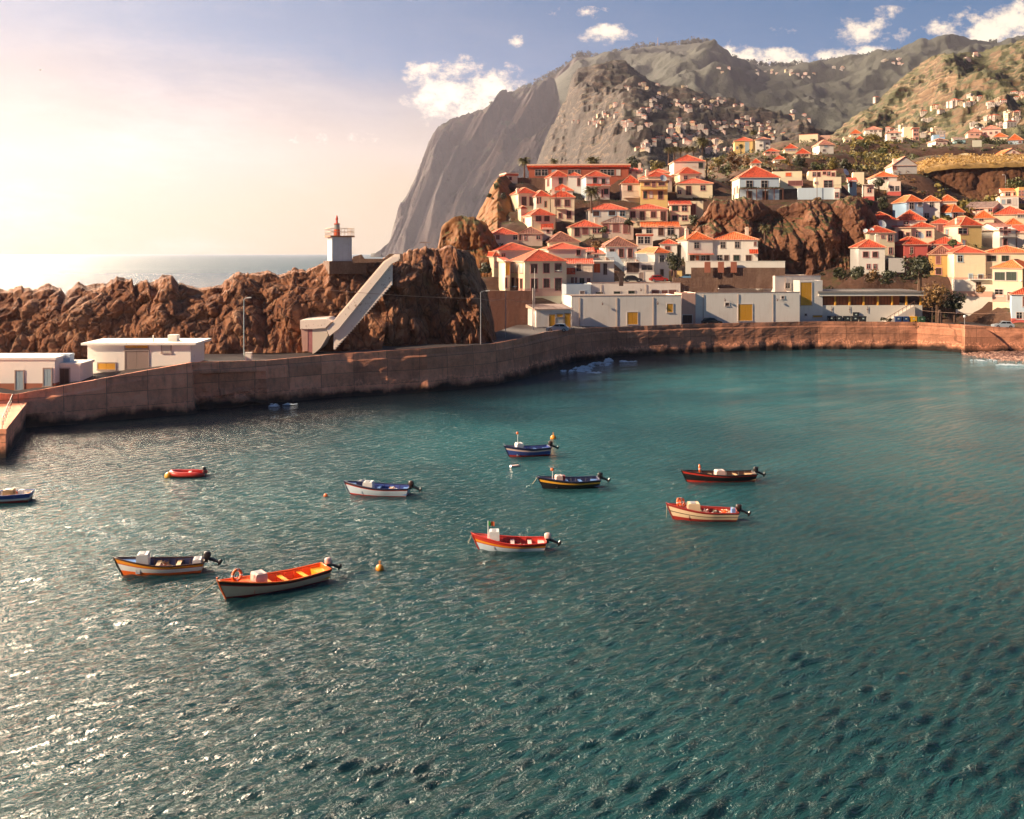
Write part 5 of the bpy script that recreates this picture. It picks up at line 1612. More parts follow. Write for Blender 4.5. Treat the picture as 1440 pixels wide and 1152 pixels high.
t, w, hh = hut('flat roofed white hut with a wide pink door and peeling paint on the quay', 123, 268, 485, 530, 127, 1, 6, 0.6, [(150, 515, 24, 9, 'y'), (192.5, 508, 32, 34, 'x'), (192.5, 489, 32, 6, 'y'), (234, 490, 12, 12, 'w')])
m = MB()
m.box(3.0, 4.2, 2.0, 3.2, hh + 0.28, hh + 1.1)
m.build('tank', M_WHITE, t)
m = MB()
m.tube([(1.3, 1.5, hh + .28), (1.3, 1.5, hh + 1.1)], 0.09, 6)
m.build('vent_pipe', M_WHITE, t)
t, w, hh = hut('low white hut with grey doors and a red base at the left edge', -40, 77, 506, 549, 119.5, 1, 5, 0.15, [(27.5, 535, 10, 27, 'u'), (67, 531, 10, 24, 'u')])
m = MB()
m.box(-w / 2 - .02, w / 2 + .02, -.02, 5.02, -1, 0.85)
m.build('base', wall_paint('paint_base_red', (0.42, 0.15, 0.09), 0.5), t)
t, w, hh = hut('small peeling hut with a maroon door between the two larger white huts', 77, 112, 514, 543, 121, 1, 4, 0.12, [(91, 530, 13, 23, 'd')])
m = MB()
m.box(-1.3, -0.1, 1.0, 2.2, hh + 0.28, hh + 1.3)
m.build('tank', wallm('pblue'), t)

# ---- lighthouse on the ridge
Y0 = 153.0
lc = P(477.5, 367, Y0)
t = thing('lighthouse', (lc.x, Y0, lc.z), R(24), 'squat white harbour lighthouse with a red lantern and railed platform on the rock ridge', 'lighthouse')
s = Y0 / F
hw = 14.0 * s
hh = 33.0 * s
m = MB()
m.box(-hw, hw, -hw, hw, -1.6, hh)
m.build('tower', wall_paint('lighthouse_white', (0.60, 0.62, 0.66), 0.6), t)
m = MB()
m.box(-hw - .35, hw + .35, -hw - .35, hw + .35, hh + .003, hh + .25)
m.build('platform', plain('rusty_platform', (0.34, 0.15, 0.08), 0.8, 0, 0.3, 2), t)
m = MB()
e = hw + .28
for (x0, y0, x1, y1) in ((-e, -e, e, -e), (e, -e, e, e), (e, e, -e, e), (-e, e, -e, -e)):
    for hz_ in (0.6, 1.15):
        m.tube([(x0, y0, hh + .25 + hz_), (x1, y1, hh + .25 + hz_)], 0.03, 5)
    for i in range(7):
        f = i / 7
        m.tube([(x0 + (x1 - x0) * f, y0 + (y1 - y0) * f, hh + .25), (x0 + (x1 - x0) * f, y0 + (y1 - y0) * f, hh + 1.4)], 0.025, 5)
m.build('railing', plain('pale_rail', (0.55, 0.40, 0.28), 0.6), t)
lx = -4.5 * s
m = MB()
m.lathe([(0.50, 0), (0.50, 0.95), (0.44, 0.95), (0.44, 1.75), (0.50, 1.76), (0.50, 1.9), (0.1, 1.95)], 14, 0)
lt = m.build('lantern', [plain('lantern_red', (0.55, 0.10, 0.035), 0.5)], t, loc=(lx, -0.3, hh + .253))
m = MB()
m.lathe([(0.447, 1.0), (0.447, 1.72)], 14)
m.build('glazing', plain('lantern_glass', (0.30, 0.30, 0.28), 0.15), lt)
m = MB()
m.lathe([(0.13, 1.95), (0.2, 2.1), (0.14, 2.3), (0.23, 2.6), (0.12, 2.95), (0.02, 3.2)], 10)
m.build('beacon', plain('beacon_red', (0.60, 0.055, 0.025), 0.4), lt)
m = MB()
m.tube([(hw + .2, -.3, 0), (hw + .2, -.3, hh)], .04, 5)
m.tube([(hw + .2, .3, 0), (hw + .2, .3, hh)], .04, 5)
for i in range(11):
    m.tube([(hw + .2, -.3, .3 + i * .32), (hw + .2, .3, .3 + i * .32)], .03, 5)
m.build('ladder', M_POST, t)
m = MB()
m.box(-hw - 0.5, hw + 2.2, -hw - .3, hw + .6, -2.0, -0.02)
m.build('footing', M_STONE, t)
# white walled stair climbing the ridge
Y0 = 144.0
def bandpts(pts, Y):
    return [P(a, b, Y) for (a, b) in pts]
st = thing('cliff_stair', P(440, 497, Y0), 0, 'whitewashed walled stair climbing from the quay to the lighthouse', 'stair')
base = st.location
m = MB()
pl = bandpts([(463, 461), (472, 452), (543, 369.5), (556, 361), (563, 361), (563, 366), (553, 371), (480, 461), (467, 471)], Y0)
m.prism([p - base for p in pl], lambda p: p + Vector((0, -2.2, 0)), lambda p: p + Vector((0, -1.7, 0)))
m.build('outer_parapet', M_WASH, st)
m = MB()
pl = bandpts([(468, 453), (540, 368), (556, 357.5), (563, 357.5), (563, 364), (553, 369), (478, 459)], Y0)
m.prism([p - base for p in pl], lambda p: p + Vector((0, -0.75, 0)), lambda p: p + Vector((0, -0.35, 0)))
m.build('inner_parapet', M_WASH, st)
m = MB()
a_, b_ = P(472, 461, Y0) - base, P(553, 369, Y0) - base
for i in range(30):
    q = a_.lerp(b_, i / 30)
    q2 = a_.lerp(b_, (i + 1) / 30)
    m.box(q.x, q2.x, -1.69, -0.76, q.z - 3.0, q.z)
m.build('steps', M_WASH, st)
m = MB()
pl = bandpts([(427, 449), (462, 447), (470, 451), (462, 459.5), (443, 461), (427, 461)], Y0)
m.prism([p - base for p in pl], lambda p: p + Vector((0, -2.4, 0)), lambda p: p + Vector((0, 4.0, 0)))
m.build('landing_wall', M_WASH, st)
m = MB()
pl = bandpts([(443.5, 461.2), (462, 459.8), (465, 470), (455, 487), (447, 494), (443.5, 496)], Y0)
m.prism([p - base for p in pl], lambda p: p + Vector((0, -2.1, 0)), lambda p: p + Vector((0, 4.0, 0)))
m.build('lower_wall', wall_paint('bright_plaster', (0.80, 0.68, 0.56), 0.2), st)
m = MB()
pl = bandpts([(427.5, 461.2), (437, 461.2), (437, 492), (430, 492)], Y0)
m.prism([p - base for p in pl], lambda p: p + Vector((0, -2.15, 0)), lambda p: p + Vector((0, 4.0, 0)))
m.build('stained_wall', wall_paint('stained_pink_plaster', (0.62, 0.36, 0.30), 0.8), st)
m = MB()
pl = bandpts([(437.1, 461.2), (443.4, 461.2), (443.4, 494), (437.1, 492)], Y0)
m.prism([p - base for p in pl], lambda p: p + Vector((0, -2.1, 0)), lambda p: p + Vector((0, 4.0, 0)))
m.build('door', plain('faded_red_door', (0.42, 0.16, 0.16), 0.7, 0, 0.3, 2), st)
# low wall linking the lighthouse and the stair head
m = MB()
pl = bandpts([(497, 361), (508, 358), (512, 364), (540, 364), (548, 357), (566, 357), (566, 368), (497, 370)], 151)
m.prism(pl, lambda p: p + Vector((0, -.4, 0)), lambda p: p + Vector((0, .5, 0)))
o = m.build('ridge_wall', M_STONE)
tag(o, 'low rough wall between the lighthouse and the head of the white stair', 'wall')

# ================================================================== BOATS
def bm_(name, c, rough=0.35):
    return plain('boat_' + name, c, rough, 0, 0.16, 2.2)


BC = {'cream': bm_('cream', (0.72, 0.52, 0.33)), 'white': bm_('white', (0.72, 0.70, 0.68)), 'bwhite': bm_('bluish_white', (0.52, 0.60, 0.68)), 'red': bm_('red', (0.50, 0.035, 0.022)), 'orange': bm_('orange', (0.80, 0.14, 0.02)), 'black': bm_('black', (0.018, 0.014, 0.015)),
      'brown': bm_('dark_brown', (0.045, 0.018, 0.014)), 'yellow': bm_('yellow', (0.78, 0.36, 0.03)), 'navy': bm_('navy', (0.022, 0.026, 0.075)), 'blue': bm_('blue', (0.045, 0.075, 0.28)), 'amber': bm_('amber', (0.75, 0.27, 0.02)), 'pink': bm_('pinkish_white', (0.70, 0.48, 0.42)),
      'dred': bm_('dull_red', (0.33, 0.03, 0.022)), 'wood': bm_('worn_wood', (0.45, 0.28, 0.14), 0.7), 'grey': bm_('grey', (0.30, 0.30, 0.31)), 'lblue': bm_('light_blue', (0.12, 0.24, 0.50)), 'dark': bm_('dark_inside', (0.06, 0.028, 0.024), 0.7)}
M_MOTOR = plain('motor_black', (0.020, 0.016, 0.017), 0.35)
M_ROPE = plain('rope', (0.55, 0.42, 0.28), 0.9, 0, 0.3, 8)


def boat(label, bow, stern, beam, hb, hm, hs, bands, inside, gun, rake=0.5, deck=None, deck_s=0.74, thwarts=(0.3, 0.55), thw='wood', boxes=(), motor='black', mast=None, floor='dark', post=False):
    bw, sw = G(*bow), G(*stern)
    L = (bw - sw).length
    yaw = math.atan2(bw.y - sw.y, bw.x - sw.x)
    t = thing('fishing_boat', (bw + sw) / 2, yaw, label, 'boat', 'small boats moored in the harbour')
    N = 34

    def f(s):
        s = min(max(s, 0.0), 1.0)
        return (1 - max(0.0, (s - 0.38) / 0.62) ** 2.3) * (0.80 + 0.20 * min(1, s / 0.38))

    def sheer(s):
        return hm + (hb - hm) * max(0.0, (s - 0.30) / 0.70) ** 2.0 + (hs - hm) * max(0.0, (0.35 - s) / 0.35) ** 1.6
    keel = -0.4

    def pt(s, q, inset=0.0):
        """q 0 sheer .. 1 waterline .. 1.4 keel"""
        sh = sheer(s)
        z = sh * (1 - q) if q <= 1 else keel * (q - 1) / 0.4
        b = beam / 2 * f(s)
        fl = 1 - 0.26 * min(q, 1.0) ** 1.4 * (0.7 + 0.9 * s)
        if q > 1:
            fl *= 1 - ((q - 1) / 0.4) ** 1.5
        y = max(b * fl - inset, 0.0)
        x = (s - 0.5) * L + (s ** 5) * rake * (1 - min(q, 1.4)) - (1 - s) ** 6 * 0.18 * (1 - q)
        return x - inset * s ** 8 * 2.0, y, z
    qs = [0.0]
    for (b1, c) in bands:
        prev = qs[-1]
        n = max(1, int((b1 - prev) / 0.2))
        qs += [prev + (b1 - prev) * (i + 1) / n for i in range(n)]
    qs += [1.12, 1.4]
    names = []
    for (b1, c) in bands:
        if c not in names:
            names.append(c)

    def bandmat(q):
        for (b1, c) in bands:
            if q < b1 - 1e-6:
                return names.index(c)
        return names.index(bands[-1][1])
    m = MB()
    for side in (1, -1):
        k = len(m.v)
        for i in range(N + 1):
            for q in qs:
                x, y, z = pt(i / N, q)
                m.v.append((x, y * side, z))
        nq = len(qs)
        for i in range(N):
            for j in range(nq - 1):
                a = k + i * nq + j
                fc = (a, a + nq, a + nq + 1, a + 1)
                m.face(fc if side > 0 else fc[::-1], bandmat((qs[j] + qs[j + 1]) / 2))
    # transom
    for j in range(len(qs) - 1):
        a, b = pt(0, qs[j]), pt(0, qs[j + 1])
        m.poly([(a[0], a[1], a[2]), (a[0], -a[1], a[2]), (b[0], -b[1], b[2]), (b[0], b[1], b[2])], bandmat((qs[j] + qs[j + 1]) / 2))
    m.build('hull', [BC[n] for n in names], t, smooth=True)
    # inner lining and floor
    m = MB()
    fz = min(0.12, hm * 0.3)
    for side in (1, -1):
        k = len(m.v)
        for i in range(N + 1):
            s = i / N
            for q in (0.0, 0.35, 0.75):
                x, y, z = pt(s, q, 0.07)
                m.v.append((x + (0.06 if i == 0 else 0), y * side, max(z - 0.01, fz)))
        for i in range(N):
            for j in range(2):
                a = k + i * 3 + j
                fc = (a, a + 1, a + 4, a + 3)
                m.face(fc if side > 0 else fc[::-1])
    k = len(m.v)
    for i in range(N + 1):
        x, y, z = pt(i / N, 0.75, 0.07)
        m.v.append((x + (0.06 if i == 0 else 0), y, fz))
        m.v.append((x + (0.06 if i == 0 else 0), -y, fz))
    for i in range(N):
        a = k + 2 * i
        m.face((a, a + 1, a + 3, a + 2), 1)
    a, b = pt(0, 0, .07), pt(0, .75, .07)
    m.poly([(a[0] + .06, a[1], a[2]), (b[0] + .06, b[1], fz), (b[0] + .06, -b[1], fz), (a[0] + .06, -a[1], a[2])])
    for i in range(3, int(N * 0.72), 3):
        x, y, z = pt(i / N, 0.0, 0.075)
        x2, y2, _ = pt(i / N, 0.75, 0.075)
        for sd_ in (1, -1):
            m.tube([(x, sd_ * y, z - 0.03), (x2, sd_ * y2, fz)], 0.025, 4, 2)
    m.build('lining', [BC[inside], BC[floor], BC[gun]], t)
    # gunwale
    m = MB()
    path = [Vector(pt(i / N, 0)) for i in range(N + 1)]
    path2 = [Vector((p.x, -p.y, p.z)) for p in path]
    m.tube([p + Vector((0, 0, .02)) for p in path], 0.05, 6)
    m.tube([p + Vector((0, 0, .02)) for p in path2], 0.05, 6)
    a = path[0]
    m.tube([(a.x, a.y, a.z + .02), (a.x, -a.y, a.z + .02)], 0.05, 6)
    m.build('gunwale', BC[gun], t, smooth=True)
    # stem post
    m = MB()
    m.tube([Vector(pt(1, 1.2)) + Vector((.02, 0, 0)), Vector(pt(1, .5)) + Vector((.02, 0, 0)), Vector(pt(1, 0)) + Vector((.02, 0, 0.05)), Vector(pt(1, 0)) + Vector((.05, 0, 0.22 if post else 0.1))], 0.05, 6)
    m.build('stem', BC[bands[0][1] if deck is None else gun], t)
    # fore deck
    dk = deck or inside
    m = MB()
    k = len(m.v)
    ns = 10
    for i in range(ns + 1):
        s = deck_s + (1 - deck_s) * i / ns
        x, y, z = pt(s, 0, 0.06)
        m.v.append((x, y, z - 0.06))
        m.v.append((x, 0, z - 0.02))
        m.v.append((x, -y, z - 0.06))
    for i in range(ns):
        for j in range(2):
            a = k + 3 * i + j
            m.face((a, a + 1, a + 4, a + 3))
    x, y, z = pt(deck_s, 0, 0.06)
    m.poly([(x, y, z - .06), (x, 0, z - .02), (x, -y, z - .06), (x, -y * .9, fz), (x, y * .9, fz)])
    m.build('foredeck', BC[dk], t)
    for s in thwarts:
        x, y, z = pt(s, 0.25, 0.07)
        m = MB()
        m.box(-0.13, 0.13, -y, y, -0.025, 0.025)
        m.build('thwart', BC[thw], t, loc=(x, 0, max(z, fz + .15)))
    m = MB()
    x, y, z = pt(0.1, 0.22, 0.07)
    x0, _, _ = pt(0.0, 0.22, 0.07)
    m.box(x0 + .08, x, -y + .03, y - .03, fz + .02, max(z, fz + .12))
    m.build('stern_bench', BC[thw], t)
    for (s, wx, wy, hz_, c, off, nm) in boxes:
        x, y, z = pt(s, 0)
        m = MB()
        zb_ = fz if s < deck_s else z - 0.06
        hz_ = hz_ * 0.8 + max(0.0, z - zb_ - 0.05)
        m.prism([Vector((-wx / 2, 0)), Vector((wx / 2, 0)), Vector((wx / 2 * .92, hz_ * .9)), Vector((wx / 2 * .8, hz_)), Vector((-wx / 2 * .86, hz_)), Vector((-wx / 2 * .95, hz_ * .92))], lambda p: (p.x, -wy / 2, p.y), lambda p: (p.x, wy / 2, p.y))
        m.box(-wx / 2 * .3, wx / 2 * .5, -wy / 2 * .8, wy / 2 * .8, hz_ + .002, hz_ + .03, 1)
        m.build(nm, [BC[c], BC['grey']], t, loc=(x, off, zb_))
    if motor:
        a = pt(0, 0)
        mo_ = MB()
        mo_.box(-.12, .1, -.16, .16, -.18, .12)
        mm = mo_.build('outboard_motor', M_MOTOR, t, loc=(a[0] - .08, 0.0, a[2] + .05))
        c = MB()
        cc = {'black': M_MOTOR, 'white': BC['pink'], 'brown': BC['brown']}[motor]
        c.lathe([(.02, .46), (.13, .45), (.20, .36), (.21, .12), (.17, 0), (.10, -.04)], 10)
        for i, v_ in enumerate(c.v):
            c.v[i] = (v_[0] * 1.15 - .05, v_[1] * .8, v_[2] * .85 + .08)
        c.build('cowl', cc, mm, smooth=True)
        g = MB()
        g.tube([(-.10, 0, .06), (-.48, 0, -.10), (-.80, 0, -.26)], [.12, .10, .09], 7)
        g.tube([(-.74, 0, -.42), (-.84, 0, -.22), (-.92, 0, -.08)], [.05, .13, .08], 7)
        for k3 in range(3):
            th = k3 * 2.094
            g.poly([(-.88, 0, -.24), (-.89, .10 * math.cos(th + .5), -.24 + .10 * math.sin(th + .5)), (-.86, .14 * math.cos(th), -.24 + .14 * math.sin(th)), (-.87, .10 * math.cos(th - .5), -.24 + .10 * math.sin(th - .5))])
        g.build('leg', M_MOTOR, mm)
    if mast:
        s, hgt, fl = mast
        x, y, z = pt(s, 0)
        m = MB()
        m.tube([(0, 0, -.3), (0, 0, hgt)], .03, 6)
        ms = m.build('mast', BC['white'], t, loc=(x, .15, z))
        if fl == 'ball':
            m = MB()
            m.lathe([(.02, -.14), (.12, -.09), (.15, 0), (.12, .09), (.02, .14)], 10)
            m.build('marker_ball', BC['orange'], ms, smooth=True, loc=(.03, 0, hgt - .1))
        else:
            m = MB()
            m.grid(lambda u_, v_: (-.42 * u_, .05 * math.sin(u_ * 6), hgt - .02 - .30 * v_ - .06 * u_), 6, 3, 0, lambda u_, v_: 1 if u_ < .35 else 0)
            m.build('flag', [BC[fl], plain('flag_green', (0.03, 0.25, 0.05), .8)], ms)
    t['L'] = L
    return t, pt, yaw, L


def on(bt, s, off, dz=0.0):
    t, pt, yaw, L = bt
    x, y, z = pt(s, 0)
    v = Vector((x * math.cos(yaw) - off * math.sin(yaw), x * math.sin(yaw) + off * math.cos(yaw), z + dz)) + t.location
    return v


def life_ring(label, loc, rz, tilt=0.15, r=.30):
    m = MB()
    n = 28
    k = len(m.v)
    for i in range(n):
        th = 2 * math.pi * i / n
        for j in range(8):
            ph = 2 * math.pi * j / 8
            rr = r + .085 * math.cos(ph)
            m.v.append((rr * math.cos(th), .085 * math.sin(ph), rr * math.sin(th)))
    for i in range(n):
        for j in range(8):
            a, b = k + i * 8, k + ((i + 1) % n) * 8
            m.face((a + j, b + j, b + (j + 1) % 8, a + (j + 1) % 8), 1 if i % 7 == 0 else 0)
    o = m.build('life_ring', [BC['orange'], BC['white']], None, smooth=True, loc=loc)
    o.rotation_euler = (tilt, 0, rz)
    return tag(o, label, 'life ring', 'orange life rings on the boats')


def rope(label, a, b, sag=.15, r=.018):
    m = MB()
    a, b = Vector(a), Vector(b)
    pts = [a.lerp(b, i / 10) - Vector((0, 0, sag * 4 * (i / 10) * (1 - i / 10))) for i in range(11)]
    m.tube(pts, r, 5)
    return tag(m.build('mooring_rope', M_ROPE), label, 'rope', 'mooring ropes')


def heap(name, label, loc, cols, r=.35, h=.2, cat='net', n=40, seed=0):
    rr = random.Random(seed)
    m = MB()
    for i in range(n):
        th, q = rr.random() * 6.28, r * math.sqrt(rr.random())
        c = Vector((q * math.cos(th), q * math.sin(th), h * (1 - (q / r) ** 2) * rr.random() + .03))
        ph = rr.random() * 6.28
        pts = [c + Vector((.13 * math.cos(ph + k_ * .9), .13 * math.sin(ph + k_ * .9), .03 * math.sin(k_ * 2 + ph))) for k_ in range(6)]
        m.tube(pts, .022 + .015 * rr.random(), 4, i % len(cols))
    o = m.build(name, [BC[c] for c in cols], None, loc=loc)
    return tag(o, label, cat)


b9 = boat('cream boat with orange inside, black band and pink box, the nearest of all', (318, 842), (455, 812.5), 1.95, 1.12, .56, .66, [(.20, 'brown'), (.27, 'red'), (.90, 'cream'), (1.0, 'dred')], 'orange', 'orange', deck='orange', thwarts=(.22, .42, .58), thw='yellow', boxes=[(.67, .75, .85, .62, 'pink', 0.05, 'engine_box')], motor='white', floor='orange', post=True)
b10 = boat('white boat with amber stripe, navy inside and a heap of nets, at the far left', (172, 808), (284, 801.5), 1.85, 1.05, .58, .62, [(.27, 'amber'), (.32, 'red'), (.72, 'white'), (1.0, 'orange')], 'navy', 'brown', deck='lblue', boxes=[(.72, .75, .85, .72, 'white', 0.05, 'engine_box'), (.08, .55, .8, .25, 'white', 0, 'stern_locker')], motor='black')
b8 = boat('red boat with yellow stripe, white bottom and small flag, mid harbour', (674, 772.5), (764, 772), 1.85, 1.05, .52, .56, [(.30, 'red'), (.46, 'amber'), (.52, 'red'), (1.0, 'bwhite')], 'red', 'red', deck='red', thwarts=(.22, .48), thw='pink', boxes=[(.74, .7, .8, .75, 'white', 0, 'engine_box')], motor='white', mast=(.82, 1.15, 'orange'), floor='dark')
b3 = boat('bluish white boat with blue inside and a black outboard motor, left of the middle', (492, 694), (573, 696), 1.9, 1.0, .62, .64, [(.16, 'brown'), (.22, 'red'), (.93, 'bwhite'), (1.0, 'red')], 'blue', 'navy', deck='lblue', thwarts=(.3, .5), thw='lblue', boxes=[(.66, .85, .8, .5, 'white', .1, 'engine_box'), (.78, .6, .7, .42, 'navy', 0, 'fish_box')], motor='brown')
b4 = boat('blue boat with a white stripe and red bottom, farthest from the camera', (716, 642.5), (770, 639), 1.8, 1.12, .74, .78, [(.20, 'navy'), (.37, 'pink'), (.80, 'blue'), (1.0, 'dred')], 'blue', 'navy', deck='navy', boxes=[(.72, .7, .8, .6, 'white', 0, 'engine_box')], motor='brown', mast=(.76, 1.5, 'ball'), thw='lblue')
b5 = boat('black boat with a single yellow stripe, right of the blue boat', (764, 687), (839, 684), 1.9, 1.0, .62, .66, [(.20, 'black'), (.40, 'yellow'), (1.0, 'black')], 'navy', 'navy', deck='navy', thw='lblue', boxes=[(.70, .6, .7, .5, 'pink', .1, 'engine_box'), (.62, .4, .5, .42, 'red', -.25, 'fish_box')], motor='black', mast=(.80, .9, 'ball'))
b6 = boat('black boat with red rim and white box, upper of the two right boats', (966, 677.5), (1058, 675), 1.9, 1.0, .60, .64, [(.06, 'black'), (.24, 'red'), (.82, 'black'), (1.0, 'red')], 'dark', 'black', deck='dark', thwarts=(.25, .62), thw='wood', boxes=[(.50, .85, .75, .45, 'pink', 0, 'engine_box')], motor='black')
b7 = boat('white boat with red bottom loaded with nets, lower of the two right boats', (947, 730), (1033, 730.5), 1.95, 1.15, .66, .62, [(.13, 'dred'), (.42, 'cream'), (.48, 'brown'), (.76, 'cream'), (1.0, 'dred')], 'dred', 'dred', deck='dred', boxes=[(.66, .95, .8, .62, 'cream', 0, 'engine_box'), (.06, .3, .5, .4, 'lblue', .2, 'fish_box')], motor='brown')
b1 = boat('blue boat with white stripe and red bottom, cut by the left edge', (-44, 708), (42, 703.5), 1.9, 1.0, .62, .66, [(.44, 'blue'), (.70, 'white'), (1.0, 'dred')], 'white', 'blue', deck='blue', boxes=[(.35, .8, .8, .5, 'wood', 0, 'engine_box'), (.16, .4, .5, .35, 'white', 0, 'fish_box')], motor=None)

life_ring('orange life ring standing on the bow of the cream and orange boat', on(b9, .86, .05, .33), b9[2] + .3, .1)
life_ring('orange life ring standing on the bow of the black boat with red rim', on(b6, .78, 0, .33), b6[2] + 1.2, .1)
life_ring('orange life ring on the bow of the white boat loaded with nets', on(b7, .86, .1, .30), b7[2] + 1.0, .15, .28)
life_ring('second orange life ring leaning inside the bow of the boat loaded with nets', on(b7, .82, -.25, .28), b7[2] + .6, .3, .26)
heap('net_heap', 'heap of pale nets and floats in the white and amber boat', on(b10, .48, 0, -.45), ['wood', 'cream', 'orange', 'pink'], .55, .45, 'net', 70, 1)
heap('net_heap', 'orange fishing net heap behind the box of the boat loaded with nets', on(b7, .46, .1, -.40), ['orange', 'pink', 'orange'], .40, .55, 'net', 60, 2)
heap('net_heap', 'dark green net bundle in the boat loaded with nets', on(b7, .30, 0, -.40), ['brown', 'black'], .34, .45, 'net', 50, 3)
heap('net_heap', 'small orange rope heap on the stern of the boat loaded with nets', on(b7, .18, 0, -.25), ['orange', 'cream'], .28, .3, 'net', 40, 4)
heap('rope_coil', 'coil of rope lying in the red boat with the flag', on(b8, .36, .1, -.38), ['navy', 'wood'], .32, .2, 'rope', 36, 5)
heap('net_heap', 'yellowish net pile in the boat cut by the left edge', on(b1, .3, 0, -.1), ['cream', 'wood', 'orange'], .45, .4, 'net', 50, 6)
heap('rope_coil', 'pale rope coil in the bluish white boat', on(b3, .25, .2, -.2), ['white', 'amber'], .25, .25, 'rope', 30, 7)
rope('mooring rope running left from the bow of the cream and orange boat', on(b9, 1, 0), G(232, 862), .1)
rope('short mooring rope at the bow of the red boat with the flag', on(b8, 1, 0), G(658, 764), .05)
rope('short mooring rope at the bow of the boat loaded with nets', on(b7, 1, 0), G(937, 728), .05)
rope('short pinkish rope at the bow of the black boat with yellow stripe', on(b5, 1, 0), G(748, 681), .05)


def buoy(label, px, py, r, col, top=True):
    m = MB()
    prof = [(.02, -r * .9)] + [(r * math.cos(a), r * math.sin(a)) for a in [R(x) for x in (-60, -30, 0, 30, 60, 80)]]
    m.lathe(prof, 14)
    if top:
        m.tube([(0, 0, r * .9), (0, 0, r * 1.5)], r * .12, 6)
        k = 10
        m.tube([(r * .22 * math.cos(2 * math.pi * i / k), 0, r * 1.6 + r * .22 * math.sin(2 * math.pi * i / k)) for i in range(k)], r * .07, 5, closed=True)
    o = m.build('mooring_buoy', BC[col], None, smooth=True, loc=G(px, py) + Vector((0, 0, r * .25)))
    return tag(o, label, 'buoy', 'mooring buoys')


buoy('rust orange mooring buoy floating alone right of the cream and orange boat', 534, 801, .26, 'amber')
buoy('orange mooring buoy floating behind the stern of the blue boat', 778, 617, .32, 'amber')
buoy('small orange float beside the bow of the bluish white boat', 458, 698, .18, 'orange', False)
buoy('yellow buoy touching the red inflatable dinghy', 237, 671, .36, 'yellow', False)
m = MB()
m.prism([Vector((-.5, 0)), Vector((.5, 0)), Vector((.4, .12)), Vector((-.4, .12))], lambda p: (p.x, -.14, p.y), lambda p: (p.x, .14, p.y))
o = m.build('float', BC['pink'], None, loc=G(724, 656))
o.rotation_euler = (0, 0, .5)
tag(o, 'pale slab float in front of the blue boat', 'float')

# inflatable dinghy
a, b = G(240, 670), G(290, 669)
L = (a - b).length
t = thing('inflatable_dinghy', (a + b) / 2, math.atan2(a.y - b.y, a.x - b.x), 'red inflatable dinghy with a yellow buoy at its bow, at the left', 'dinghy')
m = MB()
path = [(-L / 2, .62, .22), (-L * .2, .64, .22), (L * .2, .62, .24), (L * .38, .42, .30), (L * .47, .15, .36), (L * .47, -.15, .36), (L * .38, -.42, .30), (L * .2, -.62, .24), (-L * .2, -.64, .22), (-L / 2, -.62, .22)]
m.tube(path, [.12] + [.23] * 8 + [.12], 10)
m.build('tube', BC['red'], t, smooth=True)
m = MB()
m.box(-L * .44, L * .36, -.45, .45, .05, .12)
m.build('floor', BC['dred'], t)
m = MB()
m.box(-L * .44, -L * .41, -.45, .45, .05, .48)
m.build('transom', BC['dred'], t)
m = MB()
m.box(-.12, .12, -.45, .45, .30, .36)
m.build('thwart', BC['pink'], t, loc=(-.1, 0, 0))
m = MB()
m.lathe([(.05, .35), (.16, .3), (.17, .05), (.08, 0)], 8)
m.tube([(0, 0, .1), (-.6, 0, -.05)], .05, 6)
m.build('outboard_motor', M_MOTOR, t, loc=(-L * .44, 0, .5))

# ================================================================== VEGETATION
def leaf_mat(name, a, b, c):
    m, t, bs = new_mat(name)
    tcn = t.add('ShaderNodeTexCoord')
    ge = t.add('ShaderNodeNewGeometry')
    n = t.noise(tcn.outputs['Object'], 0.9, 3, 0.6)
    f = t.math('ADD', t.math('MULTIPLY', ge.outputs['Random Per Island'], 0.7), t.math('MULTIPLY', n, 0.5))
    t.l.new(t.ramp(f, [(0.2, a), (0.55, b), (0.95, c)]), bs.inputs['Base Color'])
    bs.inputs['Roughness'].default_value = 0.65
    return m


LM = {'dark': leaf_mat('dark_leaves', (0.012, 0.016, 0.008), (0.030, 0.036, 0.013), (0.075, 0.072, 0.022)),
      'green': leaf_mat('green_leaves', (0.022, 0.034, 0.010), (0.065, 0.080, 0.020), (0.15, 0.14, 0.04)),
      'gold': leaf_mat('yellow_green_leaves', (0.05, 0.05, 0.012), (0.15, 0.12, 0.026), (0.30, 0.22, 0.05)),
      'rust': leaf_mat('rusty_leaves', (0.06, 0.03, 0.010), (0.16, 0.080, 0.022), (0.28, 0.15, 0.04)),
      'palm': leaf_mat('palm_fronds', (0.025, 0.030, 0.010), (0.080, 0.078, 0.022), (0.20, 0.16, 0.05)),
      'far': leaf_mat('far_leaves', (0.012, 0.018, 0.008), (0.030, 0.036, 0.014), (0.060, 0.060, 0.022))}
M_TRUNK = plain('tree_bark', (0.10, 0.055, 0.035), 0.9, 0, 0.3, 3, 0.5)


def leaves(m, c, r, n, size, rr, mi=0):
    for i in range(n):
        d = Vector((rr.gauss(0, 1), rr.gauss(0, 1), rr.gauss(0, 1))).normalized()
        p = c + Vector((d.x * r[0], d.y * r[1], d.z * r[2])) * (0.45 + 0.6 * rr.random() ** 0.6)
        nrm = (d + Vector((rr.gauss(0, .5), rr.gauss(0, .5), rr.gauss(0, .5) + .3))).normalized()
        a = nrm.orthogonal().normalized()
        b = nrm.cross(a)
        th = rr.random() * 6.28
        a, b = a * math.cos(th) + b * math.sin(th), b * math.cos(th) - a * math.sin(th)
        s = size * (0.6 + 0.8 * rr.random())
        m.poly([p - a * s, p - b * s * .5 + a * s * .2, p + a * s, p + b * s * .5 - a * s * .1], mi)


